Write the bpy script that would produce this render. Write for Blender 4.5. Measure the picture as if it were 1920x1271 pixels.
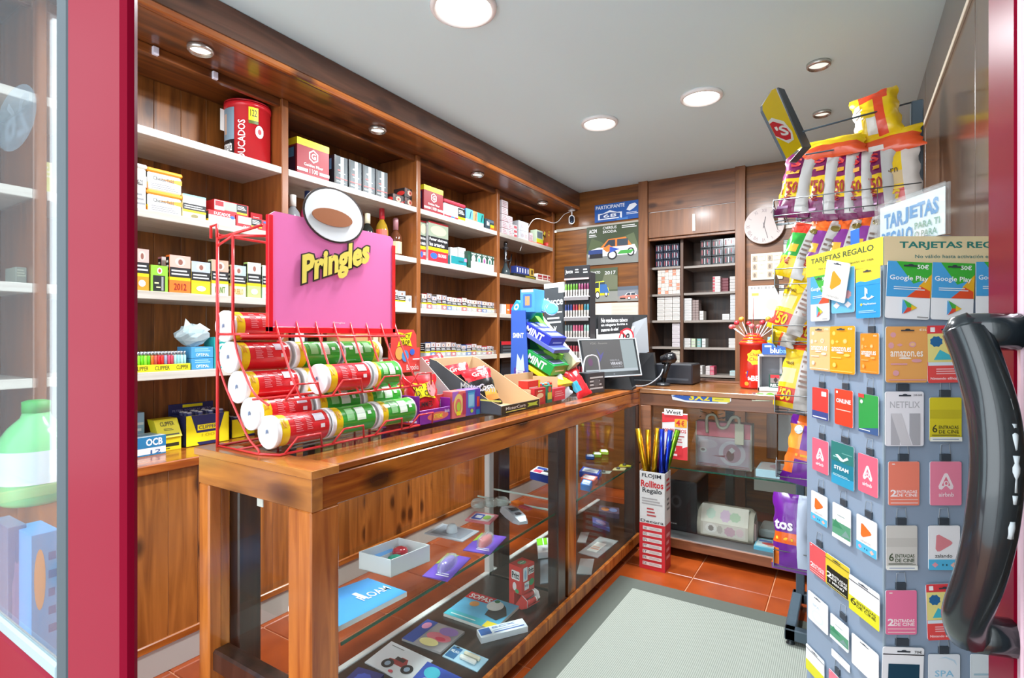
import bpy, math, random
from mathutils import Vector, Matrix
random.seed(7)
for o in list(bpy.data.objects): bpy.data.objects.remove(o)
SC=bpy.context.scene; COL=SC.collection
# ---------------- camera, world, exposure
F=1000.;CX=960.;HY=630.;H=1.25
TH=math.atan2(629,F);S_,C_=math.sin(TH),math.cos(TH)
cam=bpy.data.objects.new('camera',bpy.data.cameras.new('camera'));COL.objects.link(cam)
cam.location=(0,0,H);cam.rotation_euler=(math.pi/2,0,TH)
cam.data.sensor_width=36;cam.data.lens=F/1920*36;cam.data.shift_y=-(635.5-HY)/1920;cam.data.clip_start=.03
SC.camera=cam
W=bpy.data.worlds.new('world');SC.world=W;W.use_nodes=True
W.node_tree.nodes['Background'].inputs[0].default_value=(.87,.95,1,1)
W.node_tree.nodes['Background'].inputs[1].default_value=2.0
SC.view_settings.view_transform='Standard';SC.view_settings.look='None';SC.view_settings.gamma=1;SC.view_settings.use_curve_mapping=False
SC.view_settings.exposure=1.22
LAMP_W=18.0
# ---------------- geometry of the view: pixel -> point on a room plane
def V(*a): return Vector(a)
def ray(u,v):
    a=(u-CX)/F
    return Vector((-S_+C_*a,C_+S_*a,(HY-v)/F))
def px(u,v,X): r=ray(u,v);t=X/r.x;return Vector((X,r.y*t,H+r.z*t))
def py(u,v,Y): r=ray(u,v);t=Y/r.y;return Vector((r.x*t,Y,H+r.z*t))
def pz(u,v,Z): r=ray(u,v);t=(Z-H)/r.z;return Vector((r.x*t,r.y*t,Z))
def yx(u,X): return px(u,HY,X).y
def xy(u,Y): return py(u,HY,Y).x
# ---------------- materials
_m={}
def lin(h):
    h=h.lstrip('#');c=[int(h[i:i+2],16)/255 for i in (0,2,4)]
    return tuple((x/12.92 if x<=.04045 else ((x+.055)/1.055)**2.4) for x in c)+(1,)
def M(h,rough=.45,metal=0.,coat=0.):
    k=(h,rough,metal,coat)
    if k in _m: return _m[k]
    m=bpy.data.materials.new('paint_'+h.strip('#'));m.use_nodes=True
    b=m.node_tree.nodes['Principled BSDF']
    b.inputs['Base Color'].default_value=lin(h);b.inputs['Roughness'].default_value=rough;b.inputs['Metallic'].default_value=metal
    if coat: b.inputs['Coat Weight'].default_value=coat;b.inputs['Coat Roughness'].default_value=.08
    if rough>.3 and not metal:
        nt=m.node_tree;n=nt.nodes.new('ShaderNodeTexNoise');n.inputs['Scale'].default_value=60
        r=nt.nodes.new('ShaderNodeMapRange');r.inputs[3].default_value=rough-.06;r.inputs[4].default_value=rough+.06
        nt.links.new(n.outputs[0],r.inputs[0]);nt.links.new(r.outputs[0],b.inputs['Roughness'])
    _m[k]=m;return m
def emis(name,h,st):
    m=bpy.data.materials.new(name);m.use_nodes=True;b=m.node_tree.nodes['Principled BSDF']
    b.inputs['Base Color'].default_value=lin(h) if st>1 else (.01,.01,.01,1);b.inputs['Emission Color'].default_value=lin(h);b.inputs['Emission Strength'].default_value=st
    return m
def glass(name,tint='#ffffff',refl=1.0,haze=0.,hazecol='#ffffff'):
    m=bpy.data.materials.new(name);m.use_nodes=True;nt=m.node_tree;nt.nodes.clear()
    o=nt.nodes.new('ShaderNodeOutputMaterial');mx=nt.nodes.new('ShaderNodeMixShader')
    t=nt.nodes.new('ShaderNodeBsdfTransparent');t.inputs[0].default_value=lin(tint)
    g=nt.nodes.new('ShaderNodeBsdfGlossy');g.inputs['Roughness'].default_value=.02
    ge=nt.nodes.new('ShaderNodeNewGeometry');dt=nt.nodes.new('ShaderNodeVectorMath');dt.operation='DOT_PRODUCT'
    nt.links.new(ge.outputs['Normal'],dt.inputs[0]);nt.links.new(ge.outputs['Incoming'],dt.inputs[1])
    def mth(op,a,b=None):
        n=nt.nodes.new('ShaderNodeMath');n.operation=op
        for i,x in enumerate((a,b)):
            if x is None: continue
            if isinstance(x,(int,float)): n.inputs[i].default_value=x
            else: nt.links.new(x,n.inputs[i])
        return n.outputs[0]
    ab=mth('ABSOLUTE',dt.outputs['Value']);sc=mth('POWER',mth('SUBTRACT',1.0,ab),5.0);rf=mth('ADD',mth('MULTIPLY',sc,.9),.04)
    k=nt.nodes.new('ShaderNodeMath');k.operation='MULTIPLY';k.inputs[1].default_value=refl
    nt.links.new(rf,k.inputs[0]);nt.links.new(k.outputs[0],mx.inputs[0]);nt.links.new(t.outputs[0],mx.inputs[1]);nt.links.new(g.outputs[0],mx.inputs[2])
    out=mx.outputs[0]
    if haze:
        d=nt.nodes.new('ShaderNodeBsdfDiffuse');d.inputs[0].default_value=lin(hazecol);m2=nt.nodes.new('ShaderNodeMixShader');m2.inputs[0].default_value=haze
        nt.links.new(out,m2.inputs[1]);nt.links.new(d.outputs[0],m2.inputs[2]);out=m2.outputs[0]
    nt.links.new(out,o.inputs[0]);return m
def wood(name,a,b,axis='z',rough=.35,knots=.0,coat=.3,scale=1.,dark='#3a1a0a'):
    m=bpy.data.materials.new(name);m.use_nodes=True;nt=m.node_tree;L=nt.links.new;N=nt.nodes.new
    p=nt.nodes['Principled BSDF'];p.inputs['Roughness'].default_value=rough;p.inputs['Coat Weight'].default_value=coat;p.inputs['Coat Roughness'].default_value=.15
    tc=N('ShaderNodeTexCoord');oi=N('ShaderNodeObjectInfo');ad=N('ShaderNodeVectorMath');ad.operation='MULTIPLY_ADD'
    cb=N('ShaderNodeCombineXYZ');L(oi.outputs['Random'],cb.inputs[0]);L(oi.outputs['Random'],cb.inputs[1]);L(oi.outputs['Random'],cb.inputs[2])
    ad.inputs[1].default_value=(13,17,19);L(cb.outputs[0],ad.inputs[0]);L(tc.outputs['Object'],ad.inputs[2])
    mp=N('ShaderNodeMapping');s=[22*scale]*3;s['xyz'.index(axis)]=1.6*scale;mp.inputs['Scale'].default_value=s;L(ad.outputs[0],mp.inputs[0])
    n=N('ShaderNodeTexNoise');n.inputs['Scale'].default_value=1.3;n.inputs['Detail'].default_value=6;n.inputs['Distortion'].default_value=.9;L(mp.outputs[0],n.inputs[0])
    r=N('ShaderNodeValToRGB');r.color_ramp.elements[0].position=.32;r.color_ramp.elements[0].color=lin(b);r.color_ramp.elements[1].position=.68;r.color_ramp.elements[1].color=lin(a);L(n.outputs[0],r.inputs[0])
    mp3=N('ShaderNodeMapping');s=[2.2*scale]*3;s['xyz'.index(axis)]=.5*scale;mp3.inputs['Scale'].default_value=s;L(ad.outputs[0],mp3.inputs[0])
    n3=N('ShaderNodeTexNoise');n3.inputs['Scale'].default_value=1.5;L(mp3.outputs[0],n3.inputs[0])
    mr=N('ShaderNodeMapRange');mr.inputs[1].default_value=.3;mr.inputs[2].default_value=.7;mr.inputs[3].default_value=.8;mr.inputs[4].default_value=1.15;L(n3.outputs[0],mr.inputs[0])
    ml=N('ShaderNodeVectorMath');ml.operation='SCALE';L(r.outputs[0],ml.inputs[0]);L(mr.outputs[0],ml.inputs['Scale'])
    out=ml.outputs[0]
    if knots:
        mp2=N('ShaderNodeMapping');s=[5.2*scale]*3;s['xyz'.index(axis)]=2.6*scale;mp2.inputs['Scale'].default_value=s;L(ad.outputs[0],mp2.inputs[0])
        v=N('ShaderNodeTexVoronoi');v.inputs['Scale'].default_value=knots*1.7;L(mp2.outputs[0],v.inputs[0])
        rr=N('ShaderNodeMapRange');rr.inputs[1].default_value=.12;rr.inputs[2].default_value=.26;rr.inputs[3].default_value=.85;rr.inputs[4].default_value=0;L(v.outputs['Distance'],rr.inputs[0])
        mx=N('ShaderNodeMix');mx.data_type='RGBA';mx.inputs['B'].default_value=lin(dark);L(rr.outputs[0],mx.inputs['Factor']);L(out,mx.inputs['A']);out=mx.outputs['Result']
    L(out,p.inputs['Base Color'])
    bp=N('ShaderNodeBump');bp.inputs['Strength'].default_value=.08;L(n.outputs[0],bp.inputs['Height']);L(bp.outputs[0],p.inputs['Normal'])
    return m
WD=dict(
 panel=wood('pine_panel','#b46c30','#864a1c','z',.32,1.0,.4),
 panelin=wood('pine_shelf_back','#945a26','#5e3412','z',.4,.9,.3),
 post=wood('pine_post','#96582a','#74401c','z',.32,0,.4),
 corn=wood('dark_pine_cornice','#6c4430','#462818','y',.3,.8,.5),
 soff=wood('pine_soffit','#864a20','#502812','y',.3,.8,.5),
 top=wood('counter_top_wood','#c4722a','#8a4012','y',.25,.8,.6),
 leg=wood('counter_leg_wood','#cc7a32','#8a4216','z',.25,.5,.6),
 dkleg=wood('dark_stained_leg','#4a3026','#2c1c18','z',.3,0,.5),
 backx=wood('back_wall_wood','#8a5218','#603408','x',.42,0,.12),
 backk=wood('knotty_back_board','#8e5a34','#64381c','x',.42,1.1,.12),
 backz=wood('back_post_wood','#8e5a34','#704425','z',.42,0,.12),
 right=wood('right_wall_veneer','#5c4636','#483629','z',.22,0,.5),
 dark=wood('dark_shelf_board','#3a2a24','#241a17','y',.3,0,.3),
 rec=wood('recess_wood','#5a3a26','#3c2618','z',.45,0,.2),
 shelf=wood('whitewashed_shelf','#cdc6bc','#b8afa4','y',.35,0,.2,scale=1.5),
 recs=wood('greyed_shelf','#9a9088','#857b72','x',.4,0,.2),
)
GL=glass('clear_glass','#fbfefd',.42);GLE=glass('green_glass_edge','#6fae98',1.2,.25,'#3f8f78');ACR=glass('clear_acrylic','#f8fbfb',1.3,.08)
FILM=glass('clear_film','#f4f6f8',1.2,.05)
CHROME=M('#b8b8b8',.25,1.0)
# ---------------- text outlines (cached flat meshes)
_t={}
def textmesh(s,bold=.0):
    k=(s,bold)
    if k in _t: return _t[k]
    cu=bpy.data.curves.new('t','FONT');cu.body=s;cu.resolution_u=2;cu.offset=bold;cu.fill_mode='FRONT'
    ob=bpy.data.objects.new('t',cu);me=ob.to_mesh();me.calc_loop_triangles()
    vs=[v.co.copy() for v in me.vertices];fs=[tuple(t.vertices) for t in me.loop_triangles]
    ob.to_mesh_clear();bpy.data.objects.remove(ob);bpy.data.curves.remove(cu)
    x0=min(v.x for v in vs);x1=max(v.x for v in vs);y0=min(v.y for v in vs);y1=max(v.y for v in vs)
    vs=[((v.x-x0)/(x1-x0),(v.y-y0)/(y1-y0)) for v in vs]
    _t[k]=(vs,fs);return _t[k]
# ---------------- mesh builder
class MB:
    def __init__(s): s.v=[];s.f=[];s.m=[];s.ms=[];s.sm=[]
    def mi(s,m):
        if isinstance(m,str): m=M(m)
        if m not in s.ms: s.ms.append(m)
        return s.ms.index(m)
    def add(s,vs,fs,m,smooth=False):
        b=len(s.v);s.v+=[tuple(v) for v in vs];i=s.mi(m)
        for f in fs: s.f.append(tuple(b+x for x in f));s.m.append(i);s.sm.append(smooth)
    def quad(s,a,b,c,d,m): s.add([a,b,c,d],[(0,1,2,3)],m)
    def fbox(s,o,ex,ey,ez,m,c=.0015):
        """box from corner o spanned by ex,ey,ez with chamfer c"""
        o=Vector(o);E=[Vector(ex),Vector(ey),Vector(ez)];L=[e.length for e in E];U=[E[i]/L[i] for i in range(3)]
        c=min(c,min(L)*.3);vs=[];idx={}
        for a in (0,1):
            for b in (0,1):
                for d in (0,1):
                    k=(a,b,d)
                    for ax in range(3):
                        p=o.copy()
                        for i in range(3):
                            w=c if i!=ax else 0
                            p+=U[i]*((L[i]-w) if k[i] else w)
                        idx[k+(ax,)]=len(vs);vs.append(p)
        fs=[]
        for ax in range(3):
            o1,o2=[i for i in range(3) if i!=ax]
            for sgn in (0,1):
                q=[]
                for (p1,p2) in ((0,0),(1,0),(1,1),(0,1)):
                    k=[0,0,0];k[ax]=sgn;k[o1]=p1;k[o2]=p2;q.append(idx[tuple(k)+(ax,)])
                fs.append(q)
        for ax in range(3):
            o1,o2=[i for i in range(3) if i!=ax]
            for p1 in (0,1):
                for p2 in (0,1):
                    k0=[0,0,0];k0[o1]=p1;k0[o2]=p2;k1=list(k0);k1[ax]=1
                    fs.append([idx[tuple(k0)+(o1,)],idx[tuple(k0)+(o2,)],idx[tuple(k1)+(o2,)],idx[tuple(k1)+(o1,)]])
        for a in (0,1):
            for b in (0,1):
                for d in (0,1): fs.append([idx[(a,b,d,i)] for i in range(3)])
        cen=o+(E[0]+E[1]+E[2])/2;out=[]
        for f in fs:
            p=[vs[i] for i in f];n=(p[1]-p[0]).cross(p[2]-p[0])
            if n.dot(sum(p,Vector())/len(p)-cen)<0: f=f[::-1]
            out.append(tuple(f))
        s.add(vs,out,m)
    def box(s,x0,x1,y0,y1,z0,z1,m,c=.0015):
        s.fbox((min(x0,x1),min(y0,y1),min(z0,z1)),(abs(x1-x0),0,0),(0,abs(y1-y0),0),(0,0,abs(z1-z0)),m,c)
    def ring(s,prof,c0,ax,n,mats,up=None,smooth=True,cap=True,arc=(0,2*math.pi)):
        """lathe: prof=[(h,r)...] about axis ax from c0; mats = one material or one per band"""
        ax=Vector(ax).normalized();u=Vector(up) if up else (Vector((0,0,1)) if abs(ax.z)<.9 else Vector((1,0,0)))
        u=(u-ax*u.dot(ax)).normalized();w=ax.cross(u);c0=Vector(c0);vs=[]
        for h,r in prof:
            for i in range(n):
                a=2*math.pi*i/n;vs.append(c0+ax*h+(u*math.cos(a)+w*math.sin(a))*r)
        if not isinstance(mats,list): mats=[mats]*(len(prof)-1)
        b=len(s.v);s.v+=[tuple(v) for v in vs]
        for j in range(len(prof)-1):
            mi=s.mi(mats[j])
            for i in range(n):
                k=(i+1)%n;s.f.append((b+j*n+i,b+j*n+k,b+(j+1)*n+k,b+(j+1)*n+i));s.m.append(mi);s.sm.append(smooth)
        if cap:
            if prof[0][1]>1e-5: s.f.append(tuple(b+i for i in range(n))[::-1]);s.m.append(s.mi(mats[0]));s.sm.append(False)
            if prof[-1][1]>1e-5: s.f.append(tuple(b+(len(prof)-1)*n+i for i in range(n)));s.m.append(s.mi(mats[-1]));s.sm.append(False)
    def cyl(s,p0,p1,r,m,n=12,r1=None):
        p0=Vector(p0);p1=Vector(p1);s.ring([(0,r),((p1-p0).length,r if r1 is None else r1)],p0,p1-p0,n,m)
    def tube(s,pts,r,m,n=6,closed=False):
        pts=[Vector(p) for p in pts];rs=r if isinstance(r,list) else [r]*len(pts);N=len(pts);rings=[];u=None
        for i,p in enumerate(pts):
            a=pts[(i-1)%N] if (closed or i) else p;c=pts[(i+1)%N] if (closed or i<N-1) else p
            t=(c-a).normalized()
            if u is None: u=t.orthogonal().normalized()
            u=(u-t*u.dot(t));u=u.normalized() if u.length>1e-6 else t.orthogonal().normalized();w=t.cross(u)
            rings.append([p+(u*math.cos(2*math.pi*k/n)+w*math.sin(2*math.pi*k/n))*rs[i] for k in range(n)])
        vs=[q for R in rings for q in R];fs=[]
        for i in range(N if closed else N-1):
            j=(i+1)%N
            for k in range(n): fs.append((i*n+k,i*n+(k+1)%n,j*n+(k+1)%n,j*n+k))
        if not closed: fs+=[tuple(range(n))[::-1],tuple((N-1)*n+k for k in range(n))]
        s.add(vs,fs,m,True)
    def prism(s,pts,off,m,m2=None):
        """polygon pts extruded by vector off"""
        pts=[Vector(p) for p in pts];off=Vector(off);n=len(pts)
        s.add(pts,[tuple(range(n))],m)
        s.add([p+off for p in pts],[tuple(range(n))[::-1]],m2 or m)
        for i in range(n):
            j=(i+1)%n;s.quad(pts[i],pts[j],pts[j]+off,pts[i]+off,m2 or m)
    def prints(s,fm,lst,d0=.0004):
        """fm(x,y,d)->point; lst of (x0,y0,x1,y1,color[,kind]) kind: None rect, text, or '#o' ellipse etc."""
        d=d0
        for it in lst:
            x0,y0,x1,y1,c=it[:5];k=it[5] if len(it)>5 else None;bold=it[6] if len(it)>6 else .012
            if k is None: s.add([fm(x0,y0,d),fm(x1,y0,d),fm(x1,y1,d),fm(x0,y1,d)],[(0,1,2,3)],c)
            elif k=='#grid':
                n=6;vs=[fm(x0+(x1-x0)*i/n,y0+(y1-y0)*j/n,d) for j in range(n+1) for i in range(n+1)]
                s.add(vs,[(j*(n+1)+i,j*(n+1)+i+1,(j+1)*(n+1)+i+1,(j+1)*(n+1)+i) for j in range(n) for i in range(n)],c)
            elif k[0]=='#' and k[1:2] in 'odlfrbwt' and len(k)<=3:
                if k[1]=='o': P=[(.5+.5*math.cos(a*math.pi/10),.5+.5*math.sin(a*math.pi/10)) for a in range(20)]
                elif k[1]=='d': P=[(.5,0),(1,.5),(.5,1),(0,.5)]
                elif k[1]=='f': P=[(.5+(.5 if a%2 else .42)*math.cos(a*math.pi/8),.5+(.5 if a%2 else .42)*math.sin(a*math.pi/8)) for a in range(16)]
                elif k[1]=='t': P=[(0,0),(1,.5),(0,1)]
                elif k[1]=='w': P=[(0,0),(.15,.5),(0,1),(.5,.85),(1,1),(.85,.5),(1,0),(.5,.15)]
                elif k[1]=='r': P=[(.08,0),(.92,0),(1,.06),(1,.94),(.92,1),(.08,1),(0,.94),(0,.06)]
                elif k[1]=='b':
                    nb=9
                    for i in range(nb):
                        a=x0+(x1-x0)*(i+.2)/nb;b=a+(x1-x0)*(.35 if i%2 else .6)/nb
                        s.add([fm(a,y0,d),fm(b,y0,d),fm(b,y1,d),fm(a,y1,d)],[(0,1,2,3)],c)
                    d+=.0002;continue
                elif k[1]=='l':
                    nl=int(k[2:] or 3)
                    for i in range(nl):
                        a=y0+(y1-y0)*(i+.25)/nl;b=a+(y1-y0)*.45/nl;xe=x1-(x1-x0)*(.12*((i*7)%3))
                        s.add([fm(x0,a,d),fm(xe,a,d),fm(xe,b,d),fm(x0,b,d)],[(0,1,2,3)],c)
                    d+=.0002;continue
                G=lambda a,b:fm(x0+(x1-x0)*a,y0+(y1-y0)*b,d)
                R0=[G(a,b) for a,b in P]
                if k[1] in 'of' and (G(.5,.5)-(G(0,.5)+G(1,.5))/2).length>.0007:
                    n=len(P);vs=list(R0)
                    for q in (.75,.5,.25): vs+=[G(.5+(a-.5)*q,.5+(b-.5)*q) for a,b in P]
                    s.add(vs,[(j*n+i,j*n+(i+1)%n,(j+1)*n+(i+1)%n,(j+1)*n+i) for j in range(3) for i in range(n)]+[tuple(3*n+i for i in range(n))],c)
                else: s.add(R0,[tuple(range(len(P)))],c)
            elif isinstance(k,(list,tuple)):
                s.add([fm(x0+(x1-x0)*a,y0+(y1-y0)*b,d) for a,b in k],[tuple(range(len(k)))],c)
            else:
                vs,fs=textmesh(k,bold);s.add([fm(x0+(x1-x0)*a,y0+(y1-y0)*b,d) for a,b in vs],fs,c)
            d+=.0002
def plane(P00,P10,P11,P01,flip=False):
    P00,P10,P11,P01=map(Vector,(P00,P10,P11,P01));n=(P10-P00).cross(P01-P00).normalized()
    if flip: n=-n
    return lambda x,y,d=0:(P00*(1-x)+P10*x)*(1-y)+(P01*(1-x)+P11*x)*y+n*d
def obj(name,mb,parent=None,origin=None,kind=None,label=None):
    if origin is None:
        if parent is not None: origin=(0,0,0)
        else:
            xs,ys,zs=zip(*mb.v);origin=((min(xs)+max(xs))/2,(min(ys)+max(ys))/2,min(zs))
    # part origins sit at the centre of their own geometry
    pm=Matrix.Identity(4)
    if parent is not None:
        xs,ys,zs=zip(*mb.v);origin=((min(xs)+max(xs))/2,(min(ys)+max(ys))/2,(min(zs)+max(zs))/2)
    me=bpy.data.meshes.new(name);ox,oy,oz=origin
    me.from_pydata([(x-ox,y-oy,z-oz) for x,y,z in mb.v],[],mb.f)
    for m in mb.ms: me.materials.append(m)
    me.polygons.foreach_set('material_index',mb.m);me.polygons.foreach_set('use_smooth',mb.sm);me.update()
    ob=bpy.data.objects.new(name,me);COL.objects.link(ob)
    if parent is not None:
        ob.parent=parent;pw=WPOS[parent.name];ob.location=Vector(origin)-pw
    else: ob.location=origin
    WPOS[ob.name]=Vector(origin)
    if kind: ob['kind']=kind
    if label: ob['label']=label
    return ob
WPOS={}
def thing(name,label,cat,loc,group=None,kind=None):
    o=bpy.data.objects.new(name,None);COL.objects.link(o);o.location=loc;o.empty_display_size=.05;WPOS[o.name]=Vector(loc)
    if label: o['label']=label
    if cat: o['category']=cat
    if group: o['group']=group
    if kind: o['kind']=kind
    return o
def tag(o,label,cat,group=None):
    o['label']=label;o['category']=cat
    if group: o['group']=group
    return o
def dup(o,delta,parent=None):
    c=o.copy();COL.objects.link(c);c.location=Vector(o.location)+Vector(delta);WPOS[c.name]=WPOS[o.name]+Vector(delta)
    if parent is not None: c.parent=parent
    return c
ORD='first second third fourth fifth sixth seventh eighth ninth tenth eleventh twelfth thirteenth fourteenth fifteenth sixteenth seventeenth eighteenth nineteenth twentieth'.split()
# frames: o=front bottom left corner, ex along the front, ey inward, ez up
def FX(X,y,z): return (Vector((X,y,z)),Vector((0,1,0)),Vector((-1,0,0)),Vector((0,0,1)))   # front looks to +X
def FY(x,Y,z): return (Vector((x,Y,z)),Vector((1,0,0)),Vector((0,1,0)),Vector((0,0,1)))    # front looks to -Y
def rot(fr,deg):
    R=Matrix.Rotation(math.radians(deg),3,'Z');return (fr[0],R@fr[1],R@fr[2],fr[3])
def cbox(mb,fr,w,d,h,m,pr=None,c=.0012):
    o,ex,ey,ez=fr;mb.fbox(o,ex*w,ey*d,ez*h,m,c)
    for face,lst in (pr or {}).items():
        if face=='F': fm=plane(o,o+ex*w,o+ex*w+ez*h,o+ez*h)
        elif face=='L': fm=plane(o+ey*d,o,o+ez*h,o+ey*d+ez*h)
        elif face=='R': fm=plane(o+ex*w,o+ex*w+ey*d,o+ex*w+ey*d+ez*h,o+ex*w+ez*h)
        elif face=='T': fm=plane(o+ez*h,o+ez*h+ex*w,o+ez*h+ex*w+ey*d,o+ez*h+ey*d)
        mb.prints(fm,lst)
def carton(name,label,cat,fr,w,d,h,m,pr=None,group=None,parent=None,c=.0012):
    mb=MB();cbox(mb,fr,w,d,h,m,pr,c)
    if parent is not None: return obj(name,mb,parent)
    o=obj(name,mb);return tag(o,label,cat,group)
XS=-2.15
def sbox(name,label,cat,u0,u1,vt,z,m,pr=None,group=None,sb=.03,d=.08,hz=None,mk=carton,fv=None,X=None):
    """carton standing on a left-wall shelf, placed through the front plane of the shelf"""
    X=(XS-sb) if X is None else X;y0=yx(u0,X);y1=yx(u1,X);h=hz or (px(u0,vt,X).z-z)
    return mk(name,label,cat,FX(X,y0,z),y1-y0,d,max(h,.01),m,pr,group)
def bbox_(name,label,cat,u0,u1,vt,z,Y,m,pr=None,group=None,d=.08,hz=None):
    x0=xy(u0,Y);x1=xy(u1,Y);h=hz or (py(u0,vt,Y).z-z)
    return carton(name,label,cat,FY(x0,Y,z),x1-x0,d,h,m,pr,group)
def warn(brand,photo='#b9a79a',band='#e9c400',side='#1a1a1e',txt='Fumar',bt=None,bc='#ffffff'):
    F_=[(0,0,1,.34,brand),(0,.34,1,.42,band),(0,.42,1,.68,'#17171a'),(0,.68,1,1,photo),(.25,.72,.75,.95,'#c9bab2','#o'),(.4,.75,.62,.9,'#8a5548','#o'),(.08,.46,.92,.64,'#d4d4d4','#l2')]
    F_.append((.2,.08,.8,.26,bc,bt) if bt else (.25,.1,.75,.26,bc,'#o'))
    return {'F':F_,'L':[(.1,.42,.9,.95,side),(.2,.5,.8,.9,'#dddddd','#l3'),(.0,.34,1,.42,band)]}
# ---------------- structure
def S(name,mb,**k): return obj(name,mb,kind='structure',**k)
CE=2.47;YB=4.15;XR=.303
fl=thing('floor',None,None,(-1,2,0),kind='structure')
mb=MB();mb.box(-2.5,.35,-.3,4.7,-.08,-.004,M('#c98a68',.8));obj('grout',mb,fl)
def tilemat():
    m=bpy.data.materials.new('terracotta_tile');m.use_nodes=True;nt=m.node_tree;p=nt.nodes['Principled BSDF'];N=nt.nodes.new;L=nt.links.new
    tc=N('ShaderNodeTexCoord');oi=N('ShaderNodeObjectInfo');n=N('ShaderNodeTexNoise');n.inputs['Scale'].default_value=7;n.inputs['Detail'].default_value=5;L(tc.outputs['Object'],n.inputs[0])
    r=N('ShaderNodeValToRGB');r.color_ramp.elements[0].color=lin('#80320f');r.color_ramp.elements[1].color=lin('#a2481a');r.color_ramp.elements[0].position=.3;r.color_ramp.elements[1].position=.75
    a=N('ShaderNodeMath');a.operation='MULTIPLY_ADD';a.inputs[1].default_value=.25;L(oi.outputs['Random'],a.inputs[0]);L(n.outputs[0],a.inputs[2]);L(a.outputs[0],r.inputs[0]);L(r.outputs[0],p.inputs['Base Color'])
    p.inputs['Roughness'].default_value=.28;return m
TM=tilemat();mb=MB();mb.box(0,.357,0,.361,-.012,0,TM,.003);t0=obj('tile',mb,fl);base=Vector(t0.location);ws=WPOS[t0.name].copy();first=True
for i in range(-7,3):
    for j in range(-7,6):
        x=-.675+.361*i;y=2.833+.365*j
        if x<-2.6 or x>.3 or y<.2: continue
        if first: t0.location=base+V(x,y,0);first=False;continue
        c=dup(t0,(0,0,0),fl);c.location=base+V(x,y,0)
mb=MB();mb.box(-6,4,-8,-.3,-.1,-.02,M('#c9cbcc',.8));S('pavement',mb)
def ceil_m():
    return M('#dcf8ff',.75)
mb=MB();mb.box(-2.5,.35,.05,4.3,CE,CE+.08,ceil_m());S('ceiling',mb)
mb=MB();mb.box(-2.62,-2.47,-.3,4.3,0,CE+.05,M('#8a5a38',.6));S('wall_left',mb)
# right wall with a pale trim strip
wr=thing('wall_right',None,None,(XR,2.2,0),kind='structure')
for i in range(4):
    mb=MB();mb.box(XR,XR+.06,-.3+i*1.13,-.3+(i+1)*1.13-.004,0,CE-.0,WD['right'],.002);obj('panel',mb,wr)
mb=MB();z=pz(1845,0,2.2).z;mb.box(XR-.008,XR+.001,.3,4.15,2.215,2.235,M('#cfc3b0',.4));obj('trim_strip',mb,wr)
# back wall
bw=thing('wall_back',None,None,(-1,YB,0),kind='structure')
def bpart(n,x0,x1,z0,z1,m,y0=YB,y1=YB+.03,c=.002):
    mb=MB();mb.box(x0,x1,y0,y1,z0,z1,m,c);return obj(n,mb,bw)
bpart('panel',-2.5,-1.403,2.175,CE,WD['backx']);bpart('panel',-2.5,-1.403,1.2,2.155,WD['backx']);bpart('panel',-2.5,-1.403,0,1.2,WD['backx'])
bpart('trim_strip',-2.15,-1.403,2.155,2.178,M('#b9b2a6',.4),YB-.01)
bpart('post',-1.403,-1.329,0,CE,WD['backz'],YB-.04)
bpart('post',-.686,-.618,0,CE,WD['backz'],YB-.04)
bpart('board',-1.329,-.686,2.222,CE,WD['backk'],YB-.02)
fp=bpart('cupboard_flap',-1.327,-.688,2.02,2.218,WD['backz'],YB-.018,YB+.004)
mb=MB();mb.box(xy(1298,YB-.02),xy(1304,YB-.02),YB-.024,YB-.018,2.04,2.17,M('#d4cfc6',.4));obj('tape_strip',mb,fp)
bpart('lintel',-1.329,-.686,2.0,2.02,WD['backz'],YB,YB+.04)
bpart('panel',-.618,XR,2.02,CE,WD['backx']);bpart('panel',-.618,XR,0,1.995,WD['backx'])
bpart('trim_strip',-.618,XR,1.995,2.022,M('#ddd6ca',.4),YB-.01)
bpart('panel',-1.329,-.686,0,.9,WD['backx'],YB-.005)
# recess with shelves in the back wall
RY=YB+.02
mb=MB();mb.box(-1.36,-1.329,RY,RY+.4,.9,2.05,WD['rec']);mb.box(-.686,-.655,RY,RY+.4,.9,2.05,WD['rec']);mb.box(-1.36,-.655,RY+.38,RY+.41,.9,2.05,WD['rec']);mb.box(-1.36,-.655,RY,RY+.4,2.02,2.05,WD['rec']);mb.box(-1.36,-.655,RY-.02,RY+.4,.89,.93,WD['rec'])
rc=thing('wall_cupboard','open wooden cupboard recessed in the back wall holding stacked cartons','cupboard',(-1,RY,.9))
obj('carcass',mb,rc)
dx=xy(1279,RY+.06)
mb=MB();mb.box(dx-.012,dx+.012,RY+.05,RY+.37,.93,2.02,WD['rec']);obj('divider',mb,rc)
RS=RY+.06
ZL=[py(1250,v,RS).z for v in (500,551,600.5,650,700)];ZR=[py(1330,v,RS).z for v in (496,547.5,600,651.5,703)]
for z in ZL: mb=MB();mb.box(-1.329,dx-.012,RS,RS+.3,z-.018,z,WD['recs']);obj('shelf',mb,rc)
for z in ZR: mb=MB();mb.box(dx+.012,-.686,RS,RS+.3,z-.018,z,WD['recs']);obj('shelf',mb,rc)
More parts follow.
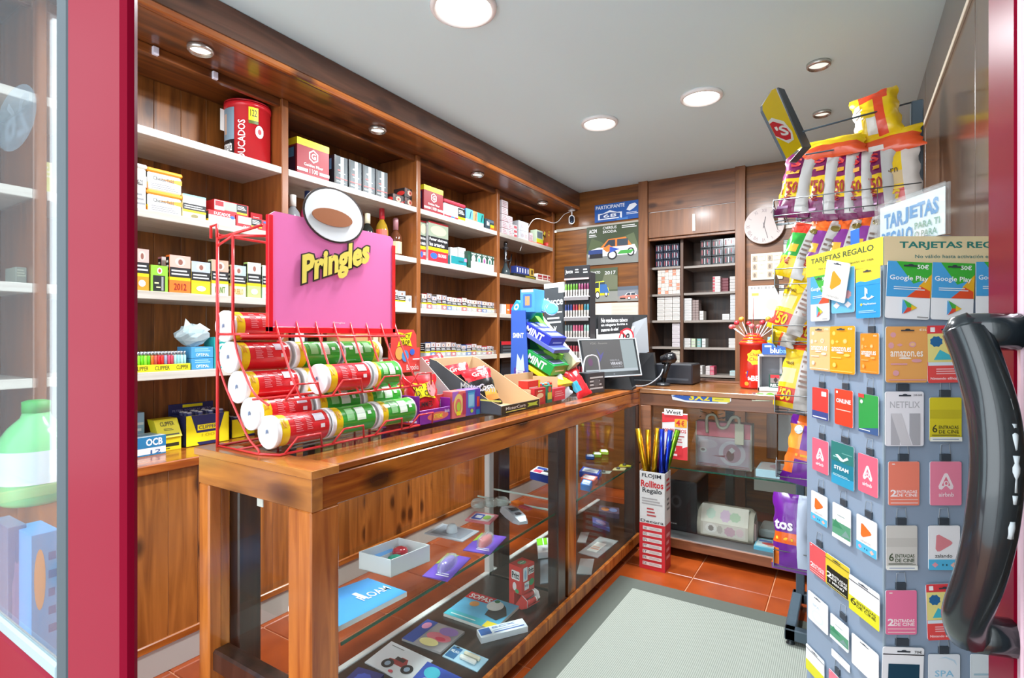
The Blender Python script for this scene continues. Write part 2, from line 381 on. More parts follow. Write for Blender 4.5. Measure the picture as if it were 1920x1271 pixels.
# left wall shelving
us=thing('wall_shelving','tall wooden shelf unit with pale shelves along the left wall','shelving',(-2.3,2.4,0))
YD=[-.24,.63,1.495,2.382,3.235,4.10]
pz0=.785
mb=MB();mb.box(-2.472,-2.455,0,.106,pz0,2.32,WD['panelin'],.0012);p0=obj('plank',mb,us);loc0=Vector(p0.location);k=0
mb=MB();mb.box(-2.168,-2.15,0,.1065,.12,.745,WD['panel'],.0012);q0=obj('plank',mb,us);loc1=Vector(q0.location)
for i in range(42):
    y=-.3+i*.107
    if i: c=dup(p0,(0,0,0),us);d=dup(q0,(0,0,0),us)
    else: c=p0;d=q0
    c.location=loc0+V(0,y,0);d.location=loc1+V(0,y+.02,0)
mb=MB();mb.box(-2.46,-2.125,-.3,4.15,.75,pz0,WD['top'],.004);obj('worktop',mb,us)
mb=MB();mb.box(-2.19,-2.142,-.3,4.15,.10,.13,WD['top'],.004);obj('rail',mb,us)
mb=MB();mb.box(-2.2,-2.149,-.3,4.15,0,.10,M('#b9b4ae',.4));obj('plinth',mb,us)
for y in YD:
    mb=MB();mb.box(-2.455,-2.15,y-.017,y+.017,pz0,2.32,WD['post'],.003);obj('divider',mb,us)
for i in range(5):
    for z in (2.01,1.71,1.415,1.118):
        mb=MB();mb.box(-2.455,-2.152,YD[i]+.017,YD[i+1]-.017,z-.03,z,WD['shelf'],.002);sh=obj('shelf',mb,us)
mb=MB();mb.box(-2.46,-1.945,-.3,4.15,2.32,2.345,WD['soff'],.002);obj('soffit',mb,us)
mb=MB();mb.box(-2.19,-2.165,-.3,4.15,2.285,2.32,WD['soff'],.002);obj('rail',mb,us)
mb=MB();mb.box(-1.965,-1.925,-.3,4.15,2.323,2.352,WD['top'],.006);obj('moulding',mb,us)
mb=MB();mb.box(-1.95,-1.93,-.3,4.15,2.352,CE-.001,WD['corn'],.002);obj('cornice_board',mb,us)
for u,v in ((290,86),(402,136)):
    p=px(u,v,-2.16);mb=MB();mb.box(-2.166,-2.152,p.y-.008,p.y+.012,2.285,2.315,M('#ddd8e6',.4));obj('label_clip',mb,us)
# ---------------- lamps
def disc_lamp(name,label,u,v,z,r,watts,grp,st,small=False):
    c=pz(u,v,z);t=thing(name,label,'lamp',c,grp)
    mb=MB()
    mb.ring([(0,r*.82),(0,r),(-.012,r*.98),(-.018,r*.86),(-.004,r*.8)],c,(0,0,1),32,M('#f4f4f4' if not small else '#c9c6c0',.25,0 if not small else .8));mb2=MB()
    obj('trim_ring',mb,t)
    mb2.ring([(-.005,r*.8),(-.005,.0001)],c,(0,0,1),32,emis('lamp_glow','#fffdf6' if not small else '#f4efe4',st),cap=False);obj('diffuser',mb2,t)
    if watts:
        l=bpy.data.lights.new('bulb','AREA');l.shape='DISK';l.size=r*1.5;l.energy=watts;l.color=(.93,.97,1);o=bpy.data.objects.new('bulb',l);COL.objects.link(o);o.parent=t;o.location=(0,0,-.025)
disc_lamp('ceiling_lamp','large round lit ceiling lamp nearest the doorway, cut by the top of the photo',869,12,CE,.125,LAMP_W,'round ceiling lamps',9)
disc_lamp('ceiling_lamp','round lit ceiling lamp on the left of the far pair',1124,229,CE,.105,LAMP_W,'round ceiling lamps',9)
disc_lamp('ceiling_lamp','round lit ceiling lamp on the right of the far pair',1315,180,CE,.105,LAMP_W,'round ceiling lamps',9)
disc_lamp('ceiling_spotlight','small unlit recessed spotlight above the yellow snack sign, nearer one',1535,119,CE,.05,0,'small ceiling spotlights',.5,True)
disc_lamp('ceiling_spotlight','small unlit recessed spotlight farther back beside the snack rack',1541,211,CE,.045,0,'small ceiling spotlights',.5,True)
for i,(u,v) in enumerate(((376,90),(708,241),(895,325),(1017,379))):
    disc_lamp('soffit_spotlight',f'small chrome spotlight in the soffit of the shelf unit, {ORD[i]} from the left',u,v,2.32,.045,1.2,'soffit spotlights',1.2,True)
# ---------------- front counter
XC=-1.04;ZT=.942;YN=.80;XBk=-1.52
ct=thing('display_counter','long glossy brown wooden counter with glass top and shelves','counter',(-1.28,2,0))
def cp(n,x0,x1,y0,y1,z0,z1,m,c=.003):
    mb=MB();mb.box(x0,x1,y0,y1,z0,z1,m,c);return obj(n,mb,ct)
cp('top_rail',XC-.07,XC,YN-.015,3.7,.924,ZT,WD['top']);cp('top_rail',XBk,XBk+.07,YN-.015,3.7,.924,ZT,WD['top'])
mb=MB();mb.box(XBk-.01,XC+.012,YN-.02,YN+.06,.923,ZT+.001,wood('counter_end_wood','#d08a44','#b06c2c','x',.22,.5,.7));obj('top_rail',mb,ct)
cp('apron',XC-.03,XC,YN,3.07,.845,.922,wood('apron_side_wood','#d07a26','#84380c','y',.22,.75,.7,dark='#2a1209'))
mb=MB();mb.box(XBk,XC+.003,YN-.012,YN+.02,.845,.922,wood('apron_end_wood','#c88038','#a06430','x',.22,.6,.7));obj('apron',mb,ct)
cp('apron',XBk,XBk+.03,YN,3.7,.86,.922,WD['dkleg'])
cp('leg',XC-.085,XC,YN-.012,YN+.07,0,.845,WD['leg'],.004)
cp('leg',XBk-.0,XBk+.05,YN-.012,YN+.05,0,.845,WD['leg'],.004)
cp('leg',XBk+.0,XBk+.07,YN+.06,YN+.13,0,.845,WD['dkleg'],.004)
for y0,y1 in ((2.03,2.10),(2.13,2.21)):
    cp('post',XC-.055,XC-.004,y0,y1,.07,.845,WD['dkleg'] if y0<2.1 else WD['leg'])
cp('post',XBk,XBk+.06,2.2,2.30,.07,.86,WD['dkleg']);cp('post',XC-.07,XC,3.0,3.07,.07,.845,WD['dkleg']);cp('post',XBk+.02,XBk+.05,2.13,2.17,0,.86,M('#e4e2e0',.35))
cp('post',XBk+.02,XBk+.05,3.1,3.14,0,.86,M('#e4e2e0',.35))
cp('foot',XC-.075,XC-.03,2.06,2.13,0,.07,M('#a9abad',.35,.6))
cp('foot',XC-.075,XC-.03,3.0,3.06,0,.07,M('#a9abad',.35,.6))
cp('stretcher',XBk+.03,XC-.08,YN+.0,YN+.05,.33,.39,WD['dkleg'],.006)
cp('shelf_board',XC-.43,XC,YN+.06,2.12,.065,.10,WD['dark']);cp('shelf_board',XC-.43,XC,2.14,3.5,.065,.10,WD['dark'])
cp('edge_rail',XC-.004,XC+.012,YN+.07,3.04,.045,.10,WD['leg'])
cp('edge_rail',XC-.455,XC-.43,YN+.07,3.5,.06,.105,M('#e9e8e6',.35))
def gp(n,x0,x1,y0,y1,z0,z1,m=GL):
    mb=MB();mb.box(x0,x1,y0,y1,z0,z1,m,.001);return obj(n,mb,ct)
gp('glass_top',XBk+.068,XC-.068,YN+.06,3.05,.926,.934)
mb=MB();mb.box(XBk+.03,XC-.02,YN+.09,2.06,.485,.493,GL,.001);mb.box(XC-.021,XC-.017,YN+.09,2.06,.485,.493,GLE,.0005);mb.box(XBk+.03,XC-.02,2.06,2.064,.485,.493,M('#cfe4df',.2),.0005);obj('glass_shelf',mb,ct)
mb=MB();mb.box(XBk+.03,XC-.02,2.2,3.4,.485,.493,GL,.001);mb.box(XC-.021,XC-.017,2.2,3.4,.485,.493,GLE,.0005);mb.box(XBk+.03,XC-.02,2.196,2.2,.485,.493,M('#cfe4df',.2),.0005);obj('glass_shelf',mb,ct)
gp('glass_front',XC-.012,XC-.008,YN+.07,2.03,.1,.845);gp('glass_front',XC-.012,XC-.008,2.21,3.0,.1,.845)
gp('glass_end',XBk+.05,XC-.085,YN+.02,YN+.024,.39,.845)
mb=MB();mb.box(xy(482,YN+.055),xy(493,YN+.055),YN+.054,YN+.058,.79,.82,M('#e8e6df',.4));obj('sticker',mb,ct)
# ---------------- back counter
bc=thing('back_counter','wooden back counter with glass display front facing the doorway','counter',(-.4,3.4,0))
def bp(n,x0,x1,y0,y1,z0,z1,m,c=.003):
    mb=MB();mb.box(x0,x1,y0,y1,z0,z1,m,c);return obj(n,mb,bc)
YF=3.07
BW=wood('back_counter_wood','#8e5a3a','#70442a','x',.3,.6,.5)
bp('worktop',XC+.002,XR,YF-.01,3.72,.915,ZT,wood('back_counter_top','#a06c40','#80522e','x',.25,.6,.5));bp('back_rail',XC+.004,XR,3.70,3.74,ZT,.955,BW)
bp('apron',XC+.002,XR,YF,YF+.03,.845,.914,BW)
bp('post',XC+.004,XC+.068,YF,YF+.05,.07,.845,BW);bp('post',-.05,.0,YF,YF+.05,.07,.845,BW)
bp('post',-.66,-.61,3.60,3.65,.10,.9,WD['dkleg']);bp('post',-.42,-.36,3.60,3.65,.5,.9,wood('inner_post','#a8672f','#85491f','z',.3,0,.3))
bp('shelf_board',XC+.004,XR,YF+.0,3.62,.075,.10,M('#5c5a5c',.4));bp('edge_rail',XC+.014,XR,YF-.012,YF,.045,.10,BW)
mb=MB();zg=py(1400,895,YF).z;mb.box(XC+.07,XR,YF+.02,3.55,zg-.008,zg,GL,.001);mb.box(XC+.07,XR,YF+.017,YF+.02,zg-.008,zg,GLE,.0005);obj('glass_shelf',mb,bc)
mb=MB();mb.box(XC+.07,XR,YF+.008,YF+.012,.10,.845,GL,.001);obj('glass_front',mb,bc)
bp('back_panel',-.36,.28,3.62,3.64,.55,.86,M('#e9e9ea',.5));bp('back_panel',-.5,.28,3.66,3.68,.28,.42,M('#d8cfc4',.5))  # upper white panel is added to imitate reflected brightness seen through the glass
bp('foot',XC+.02,XC+.06,YF+.01,YF+.05,0,.075,M('#555555',.4,.4));bp('foot',.1,.14,YF+.01,YF+.05,0,.075,M('#555555',.4,.4))
# ---------------- floor mat
mt=thing('floor_mat','grey ribbed doormat with darker border on the terracotta tiles','mat',(-.4,1.6,0))
def rib():
    m=bpy.data.materials.new('ribbed_mat');m.use_nodes=True;nt=m.node_tree;p=nt.nodes['Principled BSDF'];N=nt.nodes.new;L=nt.links.new
    tc=N('ShaderNodeTexCoord');w=N('ShaderNodeTexWave');w.inputs['Scale'].default_value=45;w.bands_direction='X';L(tc.outputs['Object'],w.inputs[0])
    n=N('ShaderNodeTexNoise');n.inputs['Scale'].default_value=160;L(tc.outputs['Object'],n.inputs[0])
    mx=N('ShaderNodeMath');mx.operation='MULTIPLY_ADD';mx.inputs[1].default_value=.45;L(n.outputs[0],mx.inputs[0]);L(w.outputs[1],mx.inputs[2])
    r=N('ShaderNodeValToRGB');r.color_ramp.elements[0].color=lin('#6c726b');r.color_ramp.elements[1].color=lin('#9aa096');L(mx.outputs[0],r.inputs[0]);L(r.outputs[0],p.inputs['Base Color']);p.inputs['Roughness'].default_value=.9
    b=N('ShaderNodeBump');b.inputs['Strength'].default_value=.3;L(w.outputs[1],b.inputs['Height']);L(b.outputs[0],p.inputs['Normal']);return m
mb=MB();mb.box(-1.0,.27,.55,2.645,0,.009,M('#565b54',.95),.004);obj('border',mb,mt)
mb=MB();mb.box(-.895,.17,.66,2.535,.008,.0125,rib(),.002);obj('ribbed_centre',mb,mt)
# ---------------- shop doors
RED=M('#740822',.3);RED.node_tree.nodes['Principled BSDF'].inputs['IOR'].default_value=1.1
d1=thing('door_1',None,None,(-.9,.2,0),kind='structure')
def dp(par,n,x0,x1,y0,y1,z0,z1,m,c=.003):
    mb=MB();mb.box(x0,x1,y0,y1,z0,z1,m,c);return obj(n,mb,par)
dp(d1,'stile',-.602,-.492,.195,.208,0,2.4,RED,.004);dp(d1,'stile',-1.32,-1.22,.195,.208,0,2.4,RED,.004)
dp(d1,'rail',-1.22,-.602,.195,.208,.80,.925,RED);dp(d1,'rail',-1.22,-.602,.195,.208,2.3,2.4,RED);dp(d1,'rail',-1.22,-.602,.195,.208,0,.12,RED)
dp(d1,'gasket',-.630,-.604,.196,.204,.925,2.3,M('#1f3038',.6));dp(d1,'gasket',-1.22,-.63,.196,.204,.925,.94,M('#7f9298',.3))
GD=glass('door_glass','#f2f8fa',.8,.035,'#dfe8ee')
pane=dp(d1,'glass_pane',-1.22,-.628,.199,.202,.94,2.3,GD)
mb=MB();c=py(28,222,.2025);pts=[(c.x+.062*math.cos(a*math.pi/16),.2028,c.z+.034*math.sin(a*math.pi/16)) for a in range(32)]
mb.add(pts,[tuple(range(32))],glass('frosted_decal','#dfe4ea',.5,.3,'#aab2ba'))
fm=plane((c.x+.04,.2032,c.z-.022),(c.x-.035,.2032,c.z-.022),(c.x-.035,.2032,c.z+.022),(c.x+.04,.2032,c.z+.022));mb.prints(fm,[(0,0,1,1,'#a98f86','26')],0);obj('round_decal',mb,pane)
d2=thing('door_2',None,None,(.18,.6,0),kind='structure')
DX=.178
dp(d2,'stile',DX,DX+.03,.905,1.055,0,2.4,RED,.004);dp(d2,'stile',DX,DX+.03,.25,.35,0,2.4,RED)
dp(d2,'gasket',DX+.002,DX+.02,.885,.905,.5,2.3,M('#e9c9d6',.2));dp(d2,'gasket',DX+.004,DX+.02,.86,.885,.5,2.3,M('#2c3440',.3))
dp(d2,'glass_pane',DX+.008,DX+.012,.35,.865,.5,2.3,GL);dp(d2,'rail',DX,DX+.03,.35,.905,0,.5,RED);dp(d2,'rail',DX,DX+.03,.35,.905,2.3,2.4,RED)
HB=M('#20262a',.22,.0,.5)
def bez(P,n=10):
    out=[]
    for i in range(len(P)-3):
        a,b,c,d=[Vector(p) for p in P[i:i+4]]
        for k in range(n):
            t=k/n;out.append(.5*((2*b)+(-a+c)*t+(2*a-5*b+4*c-d)*t*t+(-a+3*b-3*c+d)*t**3))
    out.append(Vector(P[-2]));return out
hp=[py(1812,612,.88),py(1812,622,.88),py(1835,680,.86),py(1862,780,.83),py(1868,880,.82),py(1858,985,.82),py(1838,1075,.84),py(1812,1152,.87),py(1815,1185,.90),py(1815,1185,.90)]
hp[0]=hp[1]
cur=bez([hp[0]]+hp[1:])
mb=MB();mb.tube(cur,[.0245]*len(cur),HB,14);n0=cur[0];n1=cur[-1]
for p in (n0,n1): mb.ring([(-.0245,.0001),(-.017,.017),(0,.0245),(.017,.017),(.0245,.0001)],p,(0,0,1),14,HB)
hd=obj('door_handle',mb,d2)
for p,v in ((n0,618),(n1,1190)):
    mb=MB();mb.cyl(p,V(DX,p.y+.012,p.z),.0235,HB,16);obj('handle_mount',mb,d2)
mb=MB();random.seed(3)
off=V(.5,-.75,0).normalized()
for a,b in ((13,15),(16,19),(21,26),(27,33),(34,35),(38,41)):
    mb.tube([cur[i]+off*.0225+V(0,0,random.uniform(-.003,.003)) for i in range(a,b+1)],[random.uniform(.002,.0045) for i in range(a,b+1)],'#b9c0c4',6)
obj('worn_paint',mb,hd)
# ================= goods on the left wall shelves =================
A,B,Cc,D_,WT=2.01,1.71,1.415,1.118,.785
SHN={A:'top shelf',B:'second shelf from the top',Cc:'third shelf from the top',D_:'lowest white shelf'}
def lathe_obj(name,label,cat,base,prof,mats,n=20,prints=None,group=None,parts=()):
    """upright turned thing; prints: list (a0,z0,a1,z1,color,kind) with angle degrees from +X, radius taken from r"""
    t=thing(name,label,cat,base,group) if parts else None
    mb=MB();mb.ring(prof,base,(0,0,1),n,mats)
    if prints:
        r,lst=prints
        for it in lst:
            def fm(x,y,d,it=it):
                a=math.radians(it[0]+(it[2]-it[0])*x);z=it[1]+(it[3]-it[1])*y
                return Vector(base)+V((r+d)*math.cos(a),(r+d)*math.sin(a),z)
            k=it[5] if len(it)>5 else '#grid'
            mb.prints(fm,[(0,0,1,1,it[4],k)])
            r+=.0003
    if not parts: return tag(obj(name,mb),label,cat,group)
    obj('body',mb,t)
    for pn,pf,pm in parts:
        m2=MB();m2.ring(pf,base,(0,0,1),n,pm);obj(pn,m2,t)
    return t
# bay 1, top shelf: red drum with its price tag
yd=(yx(421,-2.3)+yx(501,-2.3))/2;rd=(yx(501,-2.3)-yx(421,-2.3))/2*.93;hd_=.262
bs=V(-2.29,yd,A)
# faces the camera: angles measured so that prints look towards the doorway
lathe_obj('tobacco_drum','big round red tobacco drum alone on the top shelf of the first bay','drum',bs,[(0,rd),(hd_-.02,rd),(hd_-.02,rd+.003),(hd_,rd+.003),(hd_+.004,rd-.006)],M('#c8202a',.3),32,
 (rd,[(-112,.0,-66,.012,'#e9c400'),(-112,.012,-66,.095,'#17171a'),(-112,.095,-66,.235,'#7d93a3'),(-104,.12,-92,.21,'#caa58f'),(-108,.045,-72,.085,'#f4f4f4','aumenta'),(-108,.02,-78,.04,'#f4f4f4','riesgo de'),
  (-30,.17,-6,.24,'#f2e21c'),(-26,.2,-10,.23,'#1a1a1a','122'),(-30,.168,-6,.182,'#54641c'),(-14,.11,8,.165,'#f4f4f4','#o'),(-8,.125,2,.15,'#c8202a','#o')]),
 parts=[('lid',[(hd_+.004,rd+.003),(hd_+.01,rd+.002),(hd_+.011,.0001)],M('#b51f2b',.3))])
# vertical brand lettering on the drum
mb=MB()
def fmd(x,y,d):
    a=math.radians(-58+(-58+32+0)*0+ (26)*y*-1+26);a=math.radians(-38-18*y+0);z=.01+.17*x
    return bs+V((rd+.001+d)*math.cos(a),(rd+.001+d)*math.sin(a),z)
mb.prints(fmd,[(0,0,1,1,'#f6f6f6','DUCADOS')]);dr=[o for o in bpy.data.objects if o.name=='tobacco_drum'][0];obj('lettering',mb,dr)
p=px(413,203,-2.33);mb=MB();mb.prism([p,px(421,206,-2.33),px(421,246,-2.33),px(413,243,-2.33)],(-.001,0,0),'#f2f0ea');obj('price_tag',mb,dr)
# bay 1, second shelf
def tub(name,label,u0,u1,vt,z,grp,h=None,body='#f3f1ec',top='#f39a1e',brand=None,side='#17171a',d=.1):
    X=XS-.03;y0=yx(u0,X);y1=yx(u1,X);h=h or px(u0,vt,X).z-z;fr=FX(X,y0,z);w=y1-y0
    t=thing(name,label,'tub',(X-d/2,(y0+y1)/2,z),grp)
    mb=MB();cbox(mb,fr,w,d,h-.014,body,{'F':[(.1,.1,.9,.42,'#8f8f92','#l3'),(.3,.55,1,.82,top,[(0,.5),(1,1),(1,0)]),(.15,.58,.75,.78,'#3c3c40',brand or 'tabaco')],'L':[(0,0,1,.28,top),(0,.28,1,.4,'#e9c400'),(.05,.4,.95,.95,side),(.2,.5,.8,.85,'#d8d8d8','#l3')]},.006);obj('body',mb,t)
    mb=MB();mb.fbox(V(X+.003,y0-.003,z+h-.015),V(-d-.006,0,0),V(0,w+.006,0),V(0,0,.015),top,.005);obj('lid',mb,t);return t
h1=px(277,312,XS-.03).z-B
tub('tobacco_tub','orange and white tobacco tub with script lettering, upper of the two stacked',277,341,0,B+h1/2,'orange and white tubs',h1/2,brand='Chesterfield')
tub('tobacco_tub','orange and white tobacco tub with script lettering, lower of the two stacked',277,341,0,B,'orange and white tubs',h1/2,brand='Chesterfield')
tub('tobacco_tub','white and yellow tobacco tub half hidden by the red door post',246,275,303,B,None,top='#e6e3dd',body='#efe9dc')
sbox('tobacco_tin','cream tin with pale blue lid and dark warning band beside the orange tubs','tin',343,386,362,B,'#e6d9a6',{'F':[(0,.92,1,1,'#8cc3cf'),(0,.62,1,.92,'#c9c6c4'),(0,.36,1,.62,'#17171a'),(.06,.4,.94,.58,'#f4f4f4','#l2'),(0,.28,1,.36,'#e9c400'),(.35,.05,.65,.2,'#8a7f55','#o')]})
hb=.052
sbox('tobacco_box','white and red tobacco box, lower left of the red stack','box',391,441,0,B,'#c2212c',{'F':[(0,0,1,.62,'#f1efea'),(.12,.1,.88,.5,'#9a9a9e','#l3'),(.2,.68,.8,.92,'#f6f6f6','DUCADOS'),(.8,.55,.98,.8,'#2f63b8','#o')],'L':[(0,0,1,.3,'#e9c400'),(.0,.3,1,.9,'#17171a')]},'red tobacco boxes',d=.09,hz=hb)
sbox('tobacco_box','red tobacco box with grey photo, lower right of the red stack','box',443,508,0,B,'#c2212c',{'F':[(.05,.35,.42,.95,'#b9c2b0'),(.42,.35,.72,.95,'#17171a'),(.45,.5,.7,.85,'#eeeeee','#l3'),(.42,.25,.72,.35,'#e9c400'),(.2,.06,.6,.2,'#f4f4f4','DUCADOS'),(.76,.7,.94,.9,'#2f63b8','#o')]},'red tobacco boxes',d=.09,hz=hb)
sbox('tobacco_box','red tobacco box with grey photo, on top of the red stack','box',402,466,0,B+hb,'#c2212c',{'F':[(.0,.2,.28,.95,'#d4cfca'),(.02,.5,.26,.9,'#b01a28'),(.28,.25,.64,.95,'#9aa29a'),(.64,.25,.95,.95,'#17171a'),(.66,.5,.92,.85,'#eeeeee','#l3'),(.64,.15,.95,.3,'#e9c400')]},'red tobacco boxes',d=.09,hz=hb,sb=.05)
sbox('tobacco_box','black and red tobacco box, back left of the red stack','box',371,400,0,B+hb-.004,'#a81c28',{'F':[(.1,.1,.9,.8,'#17171a'),(.2,.3,.8,.7,'#dddddd','#l3')]},'red tobacco boxes',d=.07,hz=hb-.006,sb=.12)
sbox('tobacco_box','plain red tobacco box behind the right end of the red stack','box',470,492,0,B+hb,'#b81f2a',{'F':[(.2,.3,.8,.6,'#f0f0f0','#l2')]},'red tobacco boxes',d=.06,hz=.04,sb=.1)
# pouches and packs helper
def pack(label,u0,u1,vt,z,brand,photo='#b9a79a',bt=None,bc='#ffffff',grp=None,name='tobacco_pouch',cat='tobacco pouch',d=.03,sb=.03,band='#e9c400',hz=None):
    return sbox(name,label,cat,u0,u1,vt,z,brand,warn(brand,photo,band,bt=bt,bc=bc),grp,sb,d,hz)
g='pouches on the third shelf of the first bay'
pack('orange tobacco pouch with pinkish photo next to the red door post',253,279,465,Cc,'#e88a1e','#caa9a2',grp=g)
sbox('tobacco_box','black box with lime green edges and round emblem','tobacco box',283,315,496,Cc,'#86b832',{'F':[(.12,.03,.82,.62,'#15181a'),(.35,.68,.65,.92,'#e8e6df','#o'),(.42,.73,.58,.87,'#b3342c','#o'),(.2,.3,.45,.36,'#c8c49a'),(.3,.15,.55,.2,'#c8c49a'),(.6,.06,.72,.58,'#cfcfd0','#b')]})
pack('pale tobacco pouch peeking out behind the tall orange one',303,320,481,Cc,'#c77d8a','#bdb2b0',grp=g,sb=.08)
pack('tall orange and red tobacco pouch with pink photo',318,357,477,Cc,'#e86f1e','#d3a79a',bt='2012',bc='#8c1c14',grp=g)
pack('olive yellow tobacco pouch with bluish photo',359,394,489,Cc,'#c9b81c','#a9b2c4',grp=g)
pack('cream tobacco pouch with orange photo',397,428,486,Cc,'#d8d6b0','#d79a86',bt='MANIT',bc='#4c7a3a',grp=g)
pack('cream tobacco pouch with small landscape emblem',433,461,496,Cc,'#ecd7a4','#9fb2b4',bt='PUEBLO',bc='#a98a4a',grp=g)
pack('light green tobacco pouch behind the red wire rack',464,489,491,Cc,'#a8c873','#c2bdb4',grp=g)
pack('pale mint tobacco pouch touching the pink sign',492,512,497,Cc,'#cfe0d2','#b7b2ae',grp=g)
pack('white tobacco pouch left of the sign edge in the second bay',738,745.5,543,Cc,'#e9e6df','#a9a9a9',grp='packs at the end of the second bay',d=.04)
pack('white tobacco pouch with blue strip at the end of the second bay',747,760,545,Cc,'#e4e2dc','#9fa3a9',grp='packs at the end of the second bay',d=.04)
sbox('filter_box','small plain white box at the end of the third shelf, second bay','box',764,772,554,Cc,'#e6e8e6',{'F':[(.2,.5,.8,.8,'#7d8a94','#o')]})
# lighter tray on the lowest shelf
X=XS-.02;y0=yx(250,X);y1=yx(357,X)
t=thing('lighter_tray','yellow cardboard tray of coloured lighters on the lowest white shelf','tray',(X-.03,(y0+y1)/2,D_))
mb=MB();Y_='#efe11e'
cbox(mb,FX(X,y0,D_),y1-y0,.004,.026,Y_,{'F':[(.02,.2,.25,.8,'#3c3a20','CLIPPER'),(.36,.2,.62,.8,'#3c3a20','CLIPPER'),(.74,.2,.96,.8,'#3c3a20','CLIPPER')]});mb.box(X-.075,X,y0,y1,D_,D_+.004,Y_);mb.box(X-.075,X-.071,y0,y1,D_,D_+.02,Y_)
mb.box(X-.075,X,y0,y0+.003,D_,D_+.026,Y_);mb.box(X-.075,X,y1-.003,y1,D_,D_+.026,Y_);obj('tray',mb,t)
cl=['#7fd428','#8fe032','#6fd024','#9be840','#63c81e','#e8702c','#c85a4a','#d8242c','#e0302a','#9a9fb8','#d8486a','#c8485a','#a8dcd8','#9cd8dc','#b4dde0','#a6d4da']
for i,c in enumerate(cl):
    for r_ in (0,1):
        y=y0+.012+(y1-y0-.024)*i/15;xx=X-.02-.034*r_;b=V(xx,y,D_+.004)
        l=thing('lighter',f'{ {0:"front row",1:"back row"}[r_]} lighter in the yellow tray, {ORD[i]} from the left','lighter',b,'lighters in the yellow tray')
        mb=MB();mb.ring([(0,.0055),(.052,.006),(.055,.005)],b,(0,0,1),8,M(c,.2));obj('body',mb,l)
        mb=MB();mb.ring([(.055,.0045),(.069,.0045),(.071,.002)],b,(0,0,1),8,M('#b9bcc2',.25,.9));obj('metal_cap',mb,l)
sbox('blue_carton','flat light blue carton, lower of the two stacked beside the lighters','box',359,400,0,D_,'#3f8fc4',{'F':[(.15,.55,.85,.9,'#9ccbe6','#l2'),(.2,.15,.8,.42,'#dfeef6','OPTIMAL')]},'light blue cartons',hz=.044,d=.11)
sbox('blue_carton','flat light blue carton, upper of the two stacked beside the lighters','box',359,400,0,D_+.045,'#4697ca',{'F':[(.15,.55,.85,.9,'#9ccbe6','#l2'),(.2,.15,.8,.42,'#dfeef6','OPTIMAL')]},'light blue cartons',hz=.044,d=.11)
sbox('teal_carton','teal carton with white round logo behind the red wire rack','box',402,432,632,D_,'#179a96',{'F':[(.2,.5,.8,.8,'#e6f4f4','#o'),(.32,.57,.68,.73,'#179a96','#o'),(.1,.08,.5,.3,'#c23a3a'),(.1,.86,.9,.95,'#dff2f2','ABRE')]})
# crumpled clear bag
def crumple(name,label,cat,c,sz,mat,seed=1,cols=None):
    random.seed(seed);mb=MB();n=9;vs=[];fs=[]
    for j in range(n+1):
        for i in range(12):
            a=2*math.pi*i/12;ph=math.pi*j/n;r=1+random.uniform(-.18,.18)
            vs.append((c[0]+sz[0]*r*math.sin(ph)*math.cos(a),c[1]+sz[1]*r*math.sin(ph)*math.sin(a),c[2]+sz[2]*(1-math.cos(ph)*(1+random.uniform(-.08,.08)))/1))
    for j in range(n):
        for i in range(12): fs.append((j*12+i,j*12+(i+1)%12,(j+1)*12+(i+1)%12,(j+1)*12+i))
    mb.add(vs,fs,mat);return tag(obj(name,mb),label,cat)
pb=px(362,648,XS-.06);crumple('plastic_bag','crumpled clear plastic bag with pale blue paper on top of the blue cartons','bag',(XS-.07,pb.y,D_+.09),(.04,.058,.045),glass('crumpled_film','#dfe9ea',2.,.45,'#d4e2e6'),5)
pb=px(366,600,XS-.06);mb=MB();mb.prism([px(344,622,XS-.05),px(348,597,XS-.07),px(362,612,XS-.05),px(375,606,XS-.06),px(394,618,XS-.05),px(366,634,XS-.04)],(-.002,0,.0),'#cfe4ea');tag(obj('paper_sheet',mb),'pale blue crumpled paper sheet sticking out of the clear bag','paper')
# worktop
def lidded(name,label,u0,u1,vt,z,body,text,tcol,X,d=.09,hz=None,extra=None,cat='box',grp=None):
    y0=yx(u0,X);y1=yx(u1,X);h=hz or px(u0,vt,X).z-z
    return carton(name,label,cat,FX(X,y0,z),y1-y0,d,h,body,{'F':(extra or [])+[(.15,.35,.85,.75,tcol,text)],'L':[(.1,.3,.9,.7,tcol,'#l2')]},grp)
X=-2.29;y0=yx(262,X)-.03;y1=yx(311,X)
mb=MB();fr=FX(X,y0,WT);cbox(mb,fr,y1-y0,.10,.075,'#f1f3f4',{'F':[(0,.42,1,1,'#2679ac'),(.42,.52,.9,.9,'#ffffff','OCB',.03),(0,.52,.12,.9,'#ffffff','B',.03),(.55,.1,.85,.3,'#2f5f9a','12'),(.0,.03,1,.1,'#2679ac')],'L':[(0,.42,1,1,'#2679ac')],'T':[(.1,.1,.9,.9,'#b9d3e0'),(.2,.2,.8,.8,'#8fb0c4')]})
tag(obj('paper_booklet_box',mb),'white and blue open box of rolling papers at the left end of the worktop','box')
sbox('paper_booklet_box','pale blue tall box behind the white and blue open box','box',250,271,775,WT,'#9cc4dc',{'F':[(.1,.2,.9,.8,'#e4f0f6','#l4')]},X=-2.40)
X=-2.33;y0=yx(296,X);y1=yx(340,X)
t=thing('lighter_carton','yellow carton with printed lettering left of the navy lighter display','box',(X-.05,(y0+y1)/2,WT))
mb=MB();cbox(mb,FX(X,y0,WT),y1-y0,.1,.055,'#e7da1c',{'F':[(.3,.3,.9,.55,'#33321c'),(.3,.15,.5,.2,'#33321c')],'L':[(.2,.2,.8,.8,'#8a8a20','#l3')]});obj('lower_box',mb,t)
